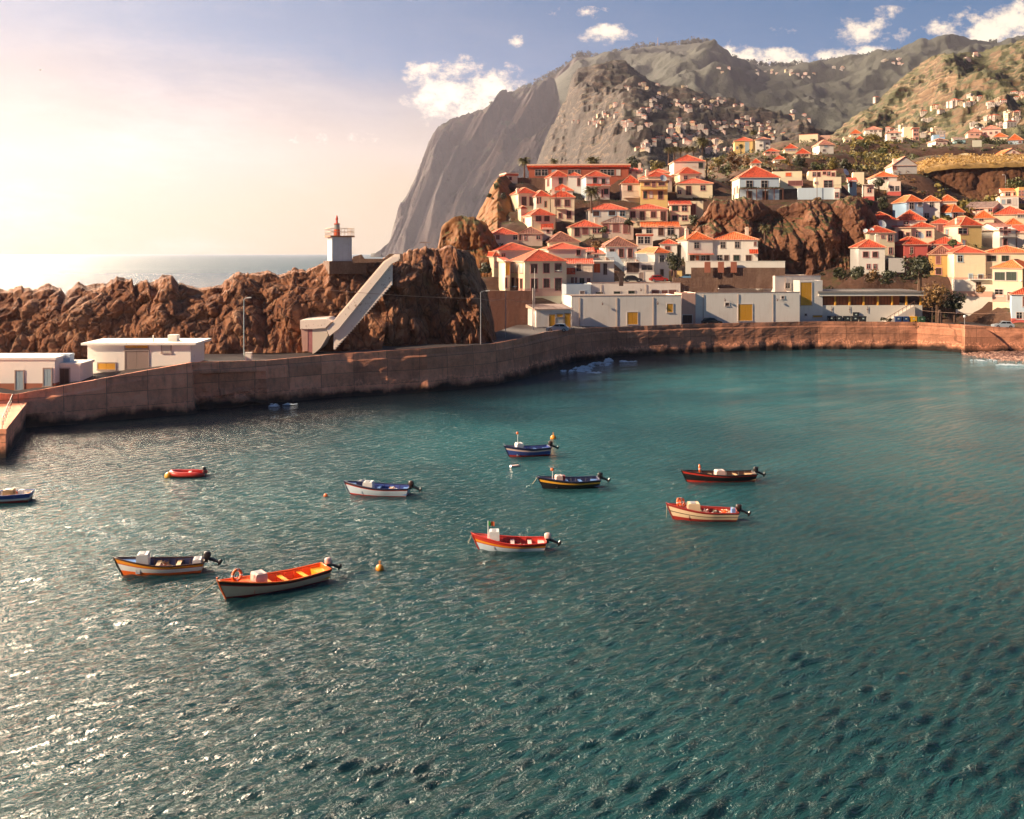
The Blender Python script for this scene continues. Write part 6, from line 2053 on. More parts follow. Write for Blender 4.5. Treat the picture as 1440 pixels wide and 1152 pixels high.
def place(px, py, Y=None, snap=True):
    Y = Yv(py) if Y is None else Y
    p = P(px, py, Y)
    if snap:
        p.z = hz_at(p.x, p.y)
    return p


def tree(label, px, py, top, wpx, mat, Y=None, seed=0, n=620, leaf=.34, name='broadleaf_tree', cat='tree', group='trees among the houses', lobes=9, snap=False, trunk=True):
    rr = random.Random(seed * 7 + 3)
    p = place(px, py, Y, snap)
    s = p.y / F
    h = (py - top) * s
    w = wpx * s
    t = thing(name, p, rr.random() * 6, label, cat, group)
    m = MB()
    cz = h * (0.60 if trunk else 0.5)
    cs = []
    for i in range(lobes):
        th = rr.random() * 6.28
        q = math.sqrt(rr.random()) * 0.62
        c = Vector((w / 2 * q * math.cos(th), w / 2 * q * math.sin(th), cz + (rr.random() - .45) * h * (.5 if trunk else .6)))
        r = w * (.17 + .13 * rr.random())
        cs.append(c)
        leaves(m, c, (r, r, r * .8), n // lobes, leaf, rr)
    m.build('crown', LM[mat], t)
    if trunk:
        m = MB()
        m.tube([(0, 0, -1), (.1, .05, h * .3), (.05, 0, h * .55)], [.06 * w + .1, .045 * w + .07, .03 * w + .04], 7)
        for c in cs[:5]:
            m.tube([(.1, .05, h * .3), (c.x * .5, c.y * .5, c.z * .8), tuple(c)], [.03 * w + .03, .02 * w + .02, .02], 5)
        m.build('trunk', M_TRUNK, t)
    return t


def palm(label, px, py, top, wpx, Y=None, seed=0, nf=22, group='palms among the houses', mat='palm'):
    rr = random.Random(seed * 5 + 1)
    p = place(px, py, Y, False)
    s = p.y / F
    h, L = (py - top) * s, wpx * s / 2
    t = thing('palm_tree', p, rr.random() * 6, label, 'palm', group)
    hc = max(h - L * .55, .5)
    m = MB()
    m.tube([(0, 0, -1.5), (.1, 0, hc * .5), (0, 0, hc)], [.30, .22, .20], 8)
    m.lathe([(.2, hc - .8), (.36, hc - .3), (.3, hc + .1), (.1, hc + .3)], 8)
    m.build('trunk', M_TRUNK, t)
    m = MB()
    for i in range(nf):
        az = i * 2.399 + rr.random() * .3
        el0 = R(78 - 95 * (i / nf)) + rr.gauss(0, .08)
        d = Vector((math.cos(az), math.sin(az), 0))
        sd_ = Vector((-math.sin(az), math.cos(az), 0))
        c = Vector((0, 0, hc))
        e = el0
        pts = [c.copy()]
        n = 9
        for k in range(n):
            c = c + (d * math.cos(e) + Vector((0, 0, math.sin(e)))) * (L / n * 1.12)
            e -= R(11)
            pts.append(c.copy())
        for k in range(1, n + 1):
            f = k / n
            w = L * .20 * math.sin(math.pi * min(1, f * .85 + .12)) + .05
            a, b = pts[k - 1], pts[k]
            q = (b - a)
            for sg in (1, -1):
                m.poly([a, b, b + sd_ * sg * w + q * .5 - Vector((0, 0, w * .45)), a + sd_ * sg * w * .8 + q * .9 - Vector((0, 0, w * .5))])
    m.build('crown', LM[mat], t)
    return t


# row of palms on the crest and single palms
for i, (px, top, w) in enumerate(((940, 207, 15), (948, 206, 14), (957, 207, 14), (966, 206, 15), (975, 206, 14))):
    palm('palm in the dense row above the tall pink house, %s' % ('leftmost', 'second from left', 'middle one', 'fourth from left', 'rightmost beside the biggest palm')[i], px, 232, top, w, 312, i, 30, 'row of palms on the village crest')
palm('biggest round headed palm standing at the right end of the crest row', 988, 234, 194, 22, 314, 8, 46, 'row of palms on the village crest')
palm('tall palm with drooping fronds at the left end of the long terracotta building', 737, 252, 221, 22, 298, 9, 34)
palm('palm top showing over the left half of the terracotta building roof', 779, 246, 223, 17, 330, 10, 22)
palm('wide palm top showing over the middle of the terracotta building roof', 834, 246, 220, 27, 330, 11, 26)
palm('dark palm standing before the white house with the red band', 832, 292, 262, 27, 258, 12, 34, mat='palm')
palm('very tall thin palm beside the yellow block of flats', 1059, 216, 183, 13, 394, 13, 40)
palm('short slim palm in front of the yellow block of flats', 1042, 218, 203, 11, 392, 14, 24)
palm('bushy palm clinging to the red cliff above the dark foot', 1076, 334, 316, 20, 234, 15, 24)
palm('thin palm between the pink house and the orange shrubs', 994, 262, 222, 10, 302, 16, 20)
TREES = [
    ('round dark tree beside the cream house with the bright orange roof', 948, 390, 357, 31, 'dark', 217, 900, .3),
    ('big dark tree in front of the coral red house', 1293, 404, 352, 46, 'dark', 212, 1100, .34),
    ('brownish tree on the bank above the yellow and green bins', 1318, 446, 396, 42, 'rust', 205.5, 900, .3),
    ('dark leafy tree right of the brownish tree on the bank', 1342, 447, 410, 34, 'dark', 206.5, 800, .3),
    ('dense dark tree over the right end of the terracotta building', 893, 246, 221, 28, 'dark', 330, 700, .4),
    ('pale olive tree between the dense dark tree and the tall pink house', 925, 248, 225, 24, 'gold', 335, 500, .4),
    ('round yellow tree right of the crest palms', 1010, 240, 219, 18, 'gold', 330, 500, .36),
    ('dark domed tree behind the pyramid roofed house', 1124, 246, 219, 26, 'dark', 315, 800, .4),
    ('yellow green tree left of the dark domed tree', 1105, 246, 221, 19, 'gold', 316, 600, .38),
    ('yellow green tree left of the two trees above the white dish', 1172, 246, 221, 19, 'gold', 318, 600, .38),
    ('dark tree above the white satellite dish', 1190, 246, 219, 20, 'dark', 320, 600, .38),
    ('low spreading tree between the dark domed tree and the yellow green tree', 1150, 244, 229, 24, 'green', 318, 500, .36),
    ('rusty shrub tree left of the pyramid roofed house', 1034, 246, 219, 20, 'rust', 318, 500, .36),
    ('second rusty shrub tree just left of the pyramid roof', 1050, 240, 222, 17, 'rust', 335, 450, .36),
    ('small green tree left of the rusty shrub trees', 1020, 250, 232, 16, 'green', 316, 420, .36),
    ('tree with a yellowish crown above the stepped banana terraces', 1228, 206, 187, 24, 'gold', 408, 700, .42),
    ('wide green tree on the banana terraces', 1215, 218, 200, 22, 'green', 380, 600, .4),
    ('green tree hanging over the banana terraces', 1240, 226, 206, 22, 'green', 372, 600, .4),
    ('dark tree left of the white billboard', 1345, 214, 198, 24, 'dark', 390, 600, .42),
    ('dark tree right of the white billboard', 1392, 214, 194, 26, 'dark', 388, 650, .42),
    ('dark tree at the end of the row beyond the billboard', 1415, 214, 196, 24, 'dark', 388, 600, .42),
    ('dark tree in the middle of the row right of the billboard', 1403, 216, 200, 20, 'dark', 380, 500, .42),
    ('green tree over the ochre block at the right edge', 1428, 272, 251, 26, 'green', 285, 600, .38),
    ('round olive bush beside the dark red retaining wall', 683, 392, 369, 22, 'dark', 200, 600, .26),
    ('green bush on the rim of the ochre slope', 698, 268, 254, 11, 'green', 268, 300, .3),
    ('dark bush halfway down the ochre slope', 708, 280, 270, 9, 'dark', 262, 240, .28),
    ('low bush on the ochre slope edge', 690, 284, 272, 10, 'dark', 262, 240, .28),
    ('green shrub below the white house with a chimney and two square windows', 1208, 396, 374, 22, 'dark', 213, 600, .28),
    ('yellowish shrub below the white house with a chimney', 1228, 398, 378, 24, 'rust', 213, 600, .28),
    ('dark shrub at the roadside below the white house with a chimney', 1250, 400, 382, 26, 'dark', 212, 600, .28),
    ('dark creeper bush under the white tower house', 1218, 300, 278, 24, 'dark', 252, 600, .32),
    ('dark bush between the white tower house and the shade-tinted house', 1240, 298, 274, 24, 'dark', 256, 600, .32),
    ('dark bush at the cliff edge under the narrow blue and red house', 1200, 292, 276, 18, 'dark', 254, 500, .32)]
for i, (lab, px, py, top, w, mt, Y, n, lf) in enumerate(TREES):
    sh = 'bush' in lab or 'shrub b' in lab or 'shrub a' in lab
    tree(lab, px, py, top, w, mt, Y, i + 20, n, lf, name='shrub' if sh else 'broadleaf_tree', cat='shrub' if sh else 'tree', group='bushes on the banks' if sh else 'trees among the houses', trunk=not sh, lobes=7 if sh else 11)


def scatter(name, label, regs, mat, size, nl, rise, seed=0, yfn=None):
    """regs: (px0, px1, Y0, Y1, count) on the hillside"""
    rr = random.Random(seed)
    m = MB()
    for (a, b, y0, y1, n) in regs:
        for i in range(n):
            Y = y0 + (y1 - y0) * rr.random()
            X = (a + (b - a) * rr.random() - 720) / F * Y
            z = hz_at(X, Y)
            r = rise * (.5 + rr.random())
            leaves(m, Vector((X, Y, z + r * .5)), (r * 1.3, r * 1.3, r * .8), nl, size * (.7 + .6 * rr.random()), rr)
    o = m.build(name, LM[mat])
    return tag(o, label, cat=None, kind='stuff')


scatter('undergrowth', 'dark scrub growing between the houses of the village', [(700, 1000, 225, 300, 90), (960, 1010, 225, 285, 30), (1190, 1440, 212, 300, 150), (1240, 1330, 205, 222, 40), (1200, 1260, 214, 224, 40), (1130, 1250, 222, 236, 30)], 'dark', .32, 22, .8, 1)
scatter('grass_tufts', 'yellow green scrub on the upper slopes behind the village', [(990, 1250, 300, 420, 330), (1240, 1440, 330, 440, 170)], 'green', .42, 16, 1.0, 2)
scatter('dry_scrub', 'rusty dry scrub on the upper slopes behind the village', [(990, 1180, 295, 380, 190), (1190, 1330, 285, 345, 130)], 'rust', .40, 16, .9, 3)
scatter('banana_plants', 'bright banana plants on the strip above the right village and on the terraces', [(1312, 1402, 262, 292, 260), (1195, 1265, 330, 400, 200)], 'gold', .55, 14, 1.1, 4)

# dry grass on the golden mound
rr = random.Random(9)
m = MB()
for i in range(620):
    px = 1215 + 300 * rr.random()
    leaves(m, mound_pt(px, .02 + .98 * rr.random()) + Vector((0, 0, .3)), (1.0, 1.0, .45), 9, .28, rr)
tag(m.build('dry_grass', leaf_mat('dry_grass_blades', (.16, .085, .02), (.34, .20, .05), (.52, .33, .09))), 'golden dry grass on the mound above the right village', kind='stuff')

# ================================================================== CARS, BINS, POSTS
def car(label, px, py, Y, rz, col, wpx=None, L=4.0):
    p = P(px, py, Y)
    t = thing('parked_car', p, rz, label, 'car', 'cars parked along the roads')
    paint = plain('car_' + col, {'white': (.62, .62, .64), 'black': (.02, .02, .022), 'red': (.42, .03, .02), 'blue': (.10, .20, .34), 'silver': (.40, .46, .52)}[col], .25, 0.0, .05)
    hl = L / 2
    m = MB()
    prof = [(-hl, .25), (-hl, .72), (-hl * .92, .86), (-hl * .62, .92), (hl * .42, .92), (hl * .90, .76), (hl, .58), (hl, .25)]
    m.prism([Vector(q) for q in prof], lambda q: (q.x, -.82, q.y), lambda q: (q.x, .82, q.y))
    cab = [(-hl * .86, .921), (-hl * .66, 1.40), (-hl * .1, 1.48), (hl * .14, 1.40), (hl * .50, .921)]
    m.prism([Vector(q) for q in cab], lambda q: (q.x, -.70 + .18 * max(0, q.y - .92), q.y), lambda q: (q.x, .70 - .18 * max(0, q.y - .92), q.y))
    m.build('body', paint, t)
    m = MB()
    for sg in (-1, 1):
        y0 = sg * .712
        y1 = sg * .645
        for (a0, a1, b0, b1) in ((-.74, -.24, -.60, -.22), (-.20, .36, -.18, .12)):
            m.poly([(hl * a0, y0, .97), (hl * a1, y0, .97), (hl * b1, y1, 1.34), (hl * b0, y1, 1.34)][::sg])
    m.poly([(hl * .505, -.6, .95), (hl * .505, .6, .95), (hl * .17, .52, 1.385), (hl * .17, -.52, 1.385)])
    m.poly([(-hl * .865, .6, .95), (-hl * .865, -.6, .95), (-hl * .675, -.52, 1.36), (-hl * .675, .52, 1.36)])
    m.build('windows', M_GLASS, t)
    for (x, y) in ((-.62, -.84), (-.62, .70), (.62, -.84), (.62, .70)):
        m = MB()
        m.tube([(0, 0, 0), (0, .16, 0)], .31, 14)
        w = m.build('wheel', plain('tyre_black', (.015, .015, .015), .8), t, loc=(hl * x, y, .31))
        m = MB()
        m.tube([(0, -.012, 0), (0, .172, 0)], .18, 10)
        m.build('hub', plain('wheel_hub', (.4, .4, .4), .3, .8), w)
    for sg in (-1, 1):
        m = MB()
        m.box(hl - .06, hl + .012, sg * .62 - .16, sg * .62 + .16, .58, .70)
        m.build('headlight', plain('lamp_glass', (.7, .7, .65), .2), t)
    return t


ZR = lambda px: quay_at(px)[2] - .9
def carq(label, px, back, rz, col):
    x, y, zt = quay_at(px)
    Y = y + back
    t = car(label, 720, HY, 100, rz, col)
    t.location = ((px - 720) / F * Y, Y, zt - .48)
    return t


carq('silver car parked before the small shed with yellow shutters', 784, 4.0, R(170), 'silver')
carq('black car half hidden by the parapet near the yellow double door', 1001, 3.0, R(8), 'black')
carq('pale car on the quay road beside the pale blue house at the right', 1410, 4.0, R(176), 'silver')
car('white car parked on the upper road above the warehouse roof', 1044, 393.5, 214.5 + 3.4, R(174), 'white')
car('black car parked under the shaded veranda house', 890, 396.5, 219, R(5), 'black')
car('red car behind the upper warehouse roof', 926, 396, 218, R(4), 'red')
car('blue car parked beside the round dark tree', 968, 394, 217.5, R(160), 'blue')


def bin_(label, px, back, col, dz=0.0, open_=False):
    x, y, zt = quay_at(px)
    Y = y + back
    t = thing('wheelie_bin', ((px - 720) / F * Y, Y, zt - .45 + dz), R(rnd.uniform(-4, 4)), label, 'bin', 'bins on the quay road')
    c = plain('bin_' + col, {'dark': (.022, .026, .032), 'blue': (.025, .06, .17), 'yellow': (.75, .40, .02), 'green': (.03, .085, .045)}[col], .5)
    m = MB()
    k = len(m.v)
    m.prism([Vector((-.58, .12)), Vector((.58, .12)), Vector((.66, 1.18)), Vector((-.66, 1.18))], lambda p: (p.x, -.48, p.y), lambda p: (p.x, .48, p.y))
    m.build('tub', c, t)
    m = MB()
    m.prism([Vector((-.52, 1.182)), Vector((.52, 1.182)), Vector((.46, 1.32)), Vector((-.46, 1.30))], lambda p: (-.70, p.x, p.y), lambda p: (.70, p.x, p.y))
    m.build('lid', c, t)
    m = MB()
    m.box(-.18, .18, -.492, -.482, .70, .95)
    m.build('sticker', plain('bin_sticker', (.45, .55, .52), .6), t)
    for sx in (-.45, .45):
        m = MB()
        m.tube([(0, -.05, 0), (0, .05, 0)], .1, 8)
        m.build('wheel', M_MOTOR, t, loc=(sx, -.3, .1))


for i, px in enumerate((1168.5, 1179)):
    bin_('dark bin in the left pair before the brown panelled hall, %s one' % ('left', 'right')[i], px, 4.5, 'dark')
for i, px in enumerate((1191, 1202, 1213)):
    bin_('dark bin in the group of three before the hall, %s' % ('left one', 'middle one', 'right one')[i], px, 4.5, 'dark')
bin_('dark bin standing behind and above the group of three', 1203, 6.2, 'dark', .75)
bin_('dark blue recycling bin beside the stair, left of its twin', 1262.5, 4.5, 'blue')
bin_('dark blue recycling bin touching the yellow bin', 1273, 4.5, 'blue')
bin_('yellow recycling bin before the hall stair', 1284, 4.5, 'yellow')
bin_('green recycling bin at the right end of the bins', 1295.5, 4.5, 'green')


def pole(name, label, px, pb, pt, Y, r=.07, arm=0.0, head=None, mat=None, cat='pole', cross=False):
    p = P(px, pb, Y)
    h = (pb - pt) / F * Y
    t = thing(name, p, 0, label, cat)
    m = MB()
    m.tube([(0, 0, -1), (0, 0, h * .5), (0, 0, h)], [r, r * .85, r * .6], 8)
    if arm:
        m.tube([(0, 0, h - .02), (arm * .5, 0, h + .18), (arm, 0, h + .2)], r * .5, 6)
    if cross:
        m.box(-.9, .9, -.06, .06, h - .7, h - .55)
    m.build('pole', mat or plain('grey_pole', (.34, .33, .34), .6), t)
    if head == 'lamp':
        m = MB()
        m.prism([Vector((arm - .15, h + .12)), Vector((arm + .5, h + .18)), Vector((arm + .5, h + .30)), Vector((arm - .1, h + .30))], lambda p: (p.x, -.14, p.y), lambda p: (p.x, .14, p.y))
        m.build('lamp_head', plain('lamp_head', (.6, .58, .55), .4), t)
    if head == 'globe':
        m = MB()
        m.lathe([(.05, h - .05), (.2, h + .05), (.28, h + .25), (.22, h + .45), (.04, h + .52)], 10)
        m.build('globe', plain('lamp_globe', (.7, .7, .7), .3), t, smooth=True)
    return t


pole('street_lamp', 'tall pale street lamp against the rock ridge', 343, 507, 421, 133.5, .09, .5, 'lamp', plain('blue_grey_pole', (.36, .45, .46), .5), 'street lamp')
pole('street_lamp', 'street lamp with a short arm at the foot of the rock bluff', 676, 487, 411, 151, .08, .9, 'lamp', None, 'street lamp')
pole('utility_pole', 'thin grey pole left of the yellow corner house', 711, 482, 405, 166, .07, 1.4, 'lamp')
pole('utility_pole', 'tall pale mast standing before the yellow corner house', 752, 470, 377, 178, .07, 0, None, plain('pale_mast', (.62, .55, .50), .5))
pole('utility_pole', 'short pale mast beside the tall mast before the yellow corner house', 749.5, 468, 405, 180, .12, 0, None, plain('pale_mast', (.62, .55, .50), .5))
pole('utility_pole', 'brown pole between the cream house and the old house in the village left', 782, 330, 272, 255, .12, 0, None, M_TRUNK)
pole('utility_pole', 'pole above the blue white garden building', 1149, 280, 240, 258, .09, 0, None, M_RAIL)
pole('utility_pole', 'short pole on the lower road right of the bins', 1311, 452, 432, 203, .12, 0, None, M_TRUNK)
pole('street_lamp', 'white globe lamp on the end of the parapet by the buttress', 1356.5, 459, 447, 196.5, .07, 0, 'globe', None, 'street lamp')
pole('street_lamp', 'slim street lamp on the bank above the banana plants', 1414, 263, 247, 300, .09, -.8, 'lamp', None, 'street lamp')
pole('street_lamp', 'old lantern on the cream front house at the right', 1436, 408, 397, 205.5, .06, 0, 'globe', M_RAIL, 'street lamp')
pole('utility_pole', 'twin armed pole on top of the rock bluff', 598, 353, 336, 166, .06, 0, None, M_RAIL, cross=True)
pole('radio_mast', 'thin radio mast on the crest of the mountain ridge', 925, 72, 53, 4800, 2.2, 0, None, M_RAIL, 'mast')
pole('radio_mast', 'thin radio mast on the skyline of the right ridge', 1279, 74, 60, 4800, 2.0, 0, None, M_RAIL, 'mast')
# stone obelisk among the trees
o = pole('obelisk', 'slim stone obelisk behind the parapet under the trees', 1321.5, 453, 436, 204, .55, 0, None, M_STONE, 'obelisk')
# small white cabinet by the lamp
p = P(349, 507, 133.2)
m = MB()
m.box(-.42, .42, 0, .5, -.2, 1.0)
m.box(-.46, .46, -.04, .54, 1.003, 1.08)
tag(m.build('cabinet', M_WHITE, None, loc=p), 'small white electric cabinet beside the tall street lamp', 'cabinet')
# dark cross on the upper terrace
p = P(873.5, 399, 208.5)
m = MB()
m.box(-.45, .45, -.15, .15, -.5, 2.6)
m.box(-.85, .85, -.14, .14, 1.55, 2.1)
tag(m.build('cross', plain('dark_wood', (.05, .028, .022), .8), None, loc=p), 'dark stout cross standing on the edge of the warehouse terrace', 'cross')


def wire(label, pts, r=.02):
    m = MB()
    for a, b in zip(pts, pts[1:]):
        seg = [a.lerp(b, i / 12) - Vector((0, 0, 4 * .35 * (i / 12) * (1 - i / 12))) for i in range(13)]
        m.tube(seg, r, 4)
    tag(m.build('overhead_wire', plain('wire_copper', (.55, .33, .22), .6)), label, 'wire')


wire('long overhead wire crossing the rock bluff to the poles at its right', [P(383, 400, 133), P(676, 420, 150.9), P(711, 419, 165.9), P(752, 424, 177.9)], .028)
wire('orange wire strung low from the hall to the pale blue house', [P(1297, 437, 203), P(1421, 440, 202.5)], .05)


def dish(label, px, py, Y, rpx, rz=0.3):
    p = P(px, py, Y)
    r = rpx / F * Y
    t = thing('satellite_dish', p, rz, label, 'dish', 'satellite dishes on the roofs')
    m = MB()
    n = 18
    k = len(m.v)
    for j, (f, d) in enumerate(((1, 0), (.8, .09), (.5, .18), (.05, .25))):
        for i in range(n):
            th = 2 * math.pi * i / n
            m.v.append((r * f * math.cos(th), d * r, r * f * math.sin(th)))
    for j in range(3):
        for i in range(n):
            a, b = k + j * n + i, k + j * n + (i + 1) % n
            m.face((a, b, b + n, a + n))
    m.face([k + 3 * n + i for i in range(n)])
    b = m.build('bowl', plain('dish_grey', (.50, .56, .58), .4), t)
    b.rotation_euler = (R(-25), 0, 0)
    m = MB()
    m.tube([(0, .2 * r, -.1 * r), (0, .35 * r, -r * 1.5), (0, .35 * r, -r * 3.2)], .05, 6)
    m.tube([(0, .1, -r * .3), (0, -r * .7, -r * .1)], .03, 5)
    m.build('mount', M_RAIL, t)


dish('big grey satellite dish on the yellow balcony house', 933, 250.5, 262.5, 5.2)
dish('biggest satellite dish above the tall cream house in the right village', 1241, 315, 240, 6.2)
dish('small round dish at the left rim of the red roof below the biggest dish', 1217, 324.5, 238, 3.2, -.5)
dish('small round dish just left of the biggest dish', 1226, 323, 238.5, 3.0, -.2)
dish('pale dish on the ridge in front of the cream house with two dark windows', 1295.5, 331, 239, 5.0)
dish('white dish on the roof beside the crenellated tower wall', 1190, 242, 270, 5.3, .6)

# billboard on legs
p = P(1374, 210, 372)
t = thing('billboard', p, R(-15), 'pale weathered billboard on legs above the golden mound', 'billboard')
m = MB()
m.box(-1.6, 1.6, 0, .15, .9, 3.4)
m.build('panel', plain('billboard_panel', (.55, .56, .46), .7), t)
for sx in (-1.2, 1.2):
    m = MB()
    m.box(-.08, .08, .16, .3, -1, 3)
    m.build('leg', M_RAIL, t, loc=(sx, 0, 0))
# vine porch of the pyramid roofed house
hb = [h for h in HOUSES if 'vine porch' in h['label']][0]
w_, h_ = hb['w'], hb['h']
m = MB()
for i in range(6):
    x = -w_ / 2 - .6 + (w_ + 1.0) * i / 5
    m.box(x - .1, x + .1, -2.6, -2.4, 0, h_ * .50)
for i in range(20):
    x = -w_ / 2 - .7 + (w_ + 1.2) * i / 19
    m.box(x - .04, x + .04, -2.8, -.01, h_ * .5, h_ * .5 + .1)
m.box(-w_ / 2 - .7, w_ / 2 + .5, -2.6, -2.45, h_ * .5 - .16, h_ * .5 - .003)
rail(m, -w_ * .12, w_ * .12, -2.5, 0, 1.0, .3)
m.build('porch', plain('porch_timber', (.16, .055, .03), .8), hb)
m = MB()
rr = random.Random(4)
for i in range(26):
    leaves(m, Vector((-w_ / 2 + w_ * rr.random(), -2.2 + 2 * rr.random(), h_ * .5 + .25)), (.6, .5, .28), 22, .2, rr)
m.build('vine', LM['dark'], hb)

# ---- gulls
def gull(label, px, py, Y, span, rz, flap):
    p = P(px, py, Y)
    m = MB()
    s = span / 1.35
    def loop(x, r, z):
        return [(x * s, r * math.cos(2 * math.pi * i / 8) * s, (z + r * .9 * math.sin(2 * math.pi * i / 8)) * s) for i in range(8)]
    secs = [(-.34, .012, .01), (-.24, .03, .0), (-.08, .062, -.01), (.08, .07, -.005), (.17, .045, .015), (.22, .038, .03), (.26, .034, .03), (.29, .012, .022), (.335, .004, .015)]
    k = len(m.v)
    for (x, r, z) in secs:
        m.v.extend(loop(x, r, z))
    for i in range(len(secs) - 1):
        for j in range(8):
            a = k + i * 8
            mi = 2 if i >= 7 else 0
            m.face((a + j, a + (j + 1) % 8, a + 8 + (j + 1) % 8, a + 8 + j), mi)
    for sg in (1, -1):
        st = [(.05, .10, .13, .02), (.28, .14, .14, flap * .16), (.50, .04, .11, flap * .22), (.675, -.10, .03, flap * .20)]
        k = len(m.v)
        for (y, x, c, z) in st:
            for (xx, zz) in ((x, z), (x - c * .5, z + .012), (x - c, z), (x - c * .5, z - .012)):
                m.v.append((xx * s, sg * y * s, zz * s))
        for i in range(3):
            for j in range(4):
                a = k + 4 * i
                fc = (a + j, a + 4 + j, a + 4 + (j + 1) % 4, a + (j + 1) % 4)
                m.face(fc if sg > 0 else fc[::-1], 1 if i == 2 else 3)
        m.face([k + 12 + j for j in range(4)], 1)
    m.poly([(-.30 * s, -.03 * s, .012 * s), (-.30 * s, .03 * s, .012 * s), (-.45 * s, .07 * s, .012 * s), (-.45 * s, -.07 * s, .012 * s)])
    o = m.build('gull', [plain('gull_white', (.72, .66, .58), .7), plain('gull_black', (.03, .028, .028), .7), plain('gull_bill', (.7, .35, .05), .5), plain('gull_grey', (.52, .44, .36), .7)], None, loc=p)
    o.rotation_euler = (R(-22), 0, rz)
    tag(o, label, 'bird', 'gulls in flight')


gull('gull gliding with spread wings before the yellow corner house', 787, 381, 82, 1.35, R(20), 1.0)
gull('tiny gull high in the pale sky at the far left', 57, 98, 190, 1.3, R(200), -.6)

# ================================================================== BEACH AND FOAM
def build_beach():
    nu, nv = 150, 60
    V = np.zeros((nu + 1, nv + 1, 3))
    fm = np.zeros((nu, nv))
    for i in range(nu + 1):
        px = 1352 + 190 * i / nu
        pf = interp(px, [(1352, 499), (1372, 503), (1400, 509), (1440, 515), (1540, 522)])
        for j in range(nv + 1):
            t = j / nv
            yf = G(px, pf, 0).y
            yb = G(px, 494.5, 0).y
            Y = yf + (yb - yf) * t - .8
            q = Vector(((px - 720) / F * Y, Y, 0))
            d, e = vor(q, 1.6)
            z = -.25 + .95 * t + (.55 - d) * .32 + noise.noise(q * .6) * .15
            V[i, j] = (q.x, q.y, z)
    m, t, b = new_mat('pebbles')
    tcn = t.add('ShaderNodeTexCoord')
    vo = t.add('ShaderNodeTexVoronoi')
    t.l.new(tcn.outputs['Object'], vo.inputs['Vector'])
    vo.inputs['Scale'].default_value = 3.0
    bw = t.math('MULTIPLY', t.sep(vo.outputs['Color'])[0], 1.0)
    t.l.new(t.ramp(bw, [(0.1, (.06, .03, .025)), (.5, (.26, .13, .09)), (.95, (.55, .34, .26))]), b.inputs['Base Color'])
    bump(t, b, vo.outputs['Distance'], -1.0, .12)
    b.inputs['Roughness'].default_value = .7
    o = grid_object('beach', V, nu, nv, m)
    tag(o, 'small pebble beach at the foot of the quay wall on the right', 'beach', kind='structure')


build_beach()
M_FOAM = plain('sea_foam', (.55, .62, .68), .7)


def foam(label, blobs, seed):
    rr = random.Random(seed)
    m = MB()
    for (px, py, rx, ry, n, hgt) in blobs:
        for i in range(n * 5):
            th, q = rr.random() * 6.28, rr.random() ** .8
            ex = px + rx * q * math.cos(th)
            ey = py + ry * q * math.sin(th)
            c = G(ex, ey, 0)
            if noise.noise(Vector((c.x * .9, c.y * .5, seed))) < -.05:
                continue
            s = .04 + .12 * rr.random() ** 2
            k = 6
            z = .05 + hgt * .8 * rr.random() * (1 - q) ** 2
            kk = len(m.v)
            m.v.extend([(c.x + s * 2.4 * (.5 + .7 * rr.random()) * math.cos(6.283 * j / k), c.y + s * (.5 + .7 * rr.random()) * math.sin(6.283 * j / k), z - .05) for j in range(k)])
            m.v.append((c.x, c.y, z + s * .3))
            for j in range(k):
                m.face((kk + j, kk + (j + 1) % k, kk + k))
    tag(m.build('foam', M_FOAM), label, kind='stuff')


foam('white wave foam breaking at the corner of the quay wall', [(820, 519, 14, 4.5, 150, .5), (842, 513, 14, 3.5, 120, .7), (856, 508, 6, 4, 60, .9), (800, 522, 12, 2, 40, .1), (882, 508, 14, 1.2, 40, .05), (835, 524, 10, 1.5, 40, .1)], 1)
foam('thin foam line at the foot of the left quay wall', [(400, 568, 20, 1.5, 40, .1), (385, 571, 6, 1, 20, .1)], 2)
foam('thin foam line along the edge of the pebble beach', [(1385, 507, 24, 1.2, 50, .05), (1420, 513, 22, 1.2, 60, .05)], 3)

# ================================================================== HOUSES ON THE FAR HILLSIDES
FW = {'white': plain('far_white_wall', (.54, .47, .42), .9), 'pink': plain('far_pink_wall', (.66, .48, .42), .9), 'cream': plain('far_cream_wall', (.70, .56, .38), .9)}
FR = {'red': plain('far_red_roof', (.48, .11, .05), .9), 'flat': plain('far_flat_roof', (.50, .40, .35), .9)}
FMESH = {}


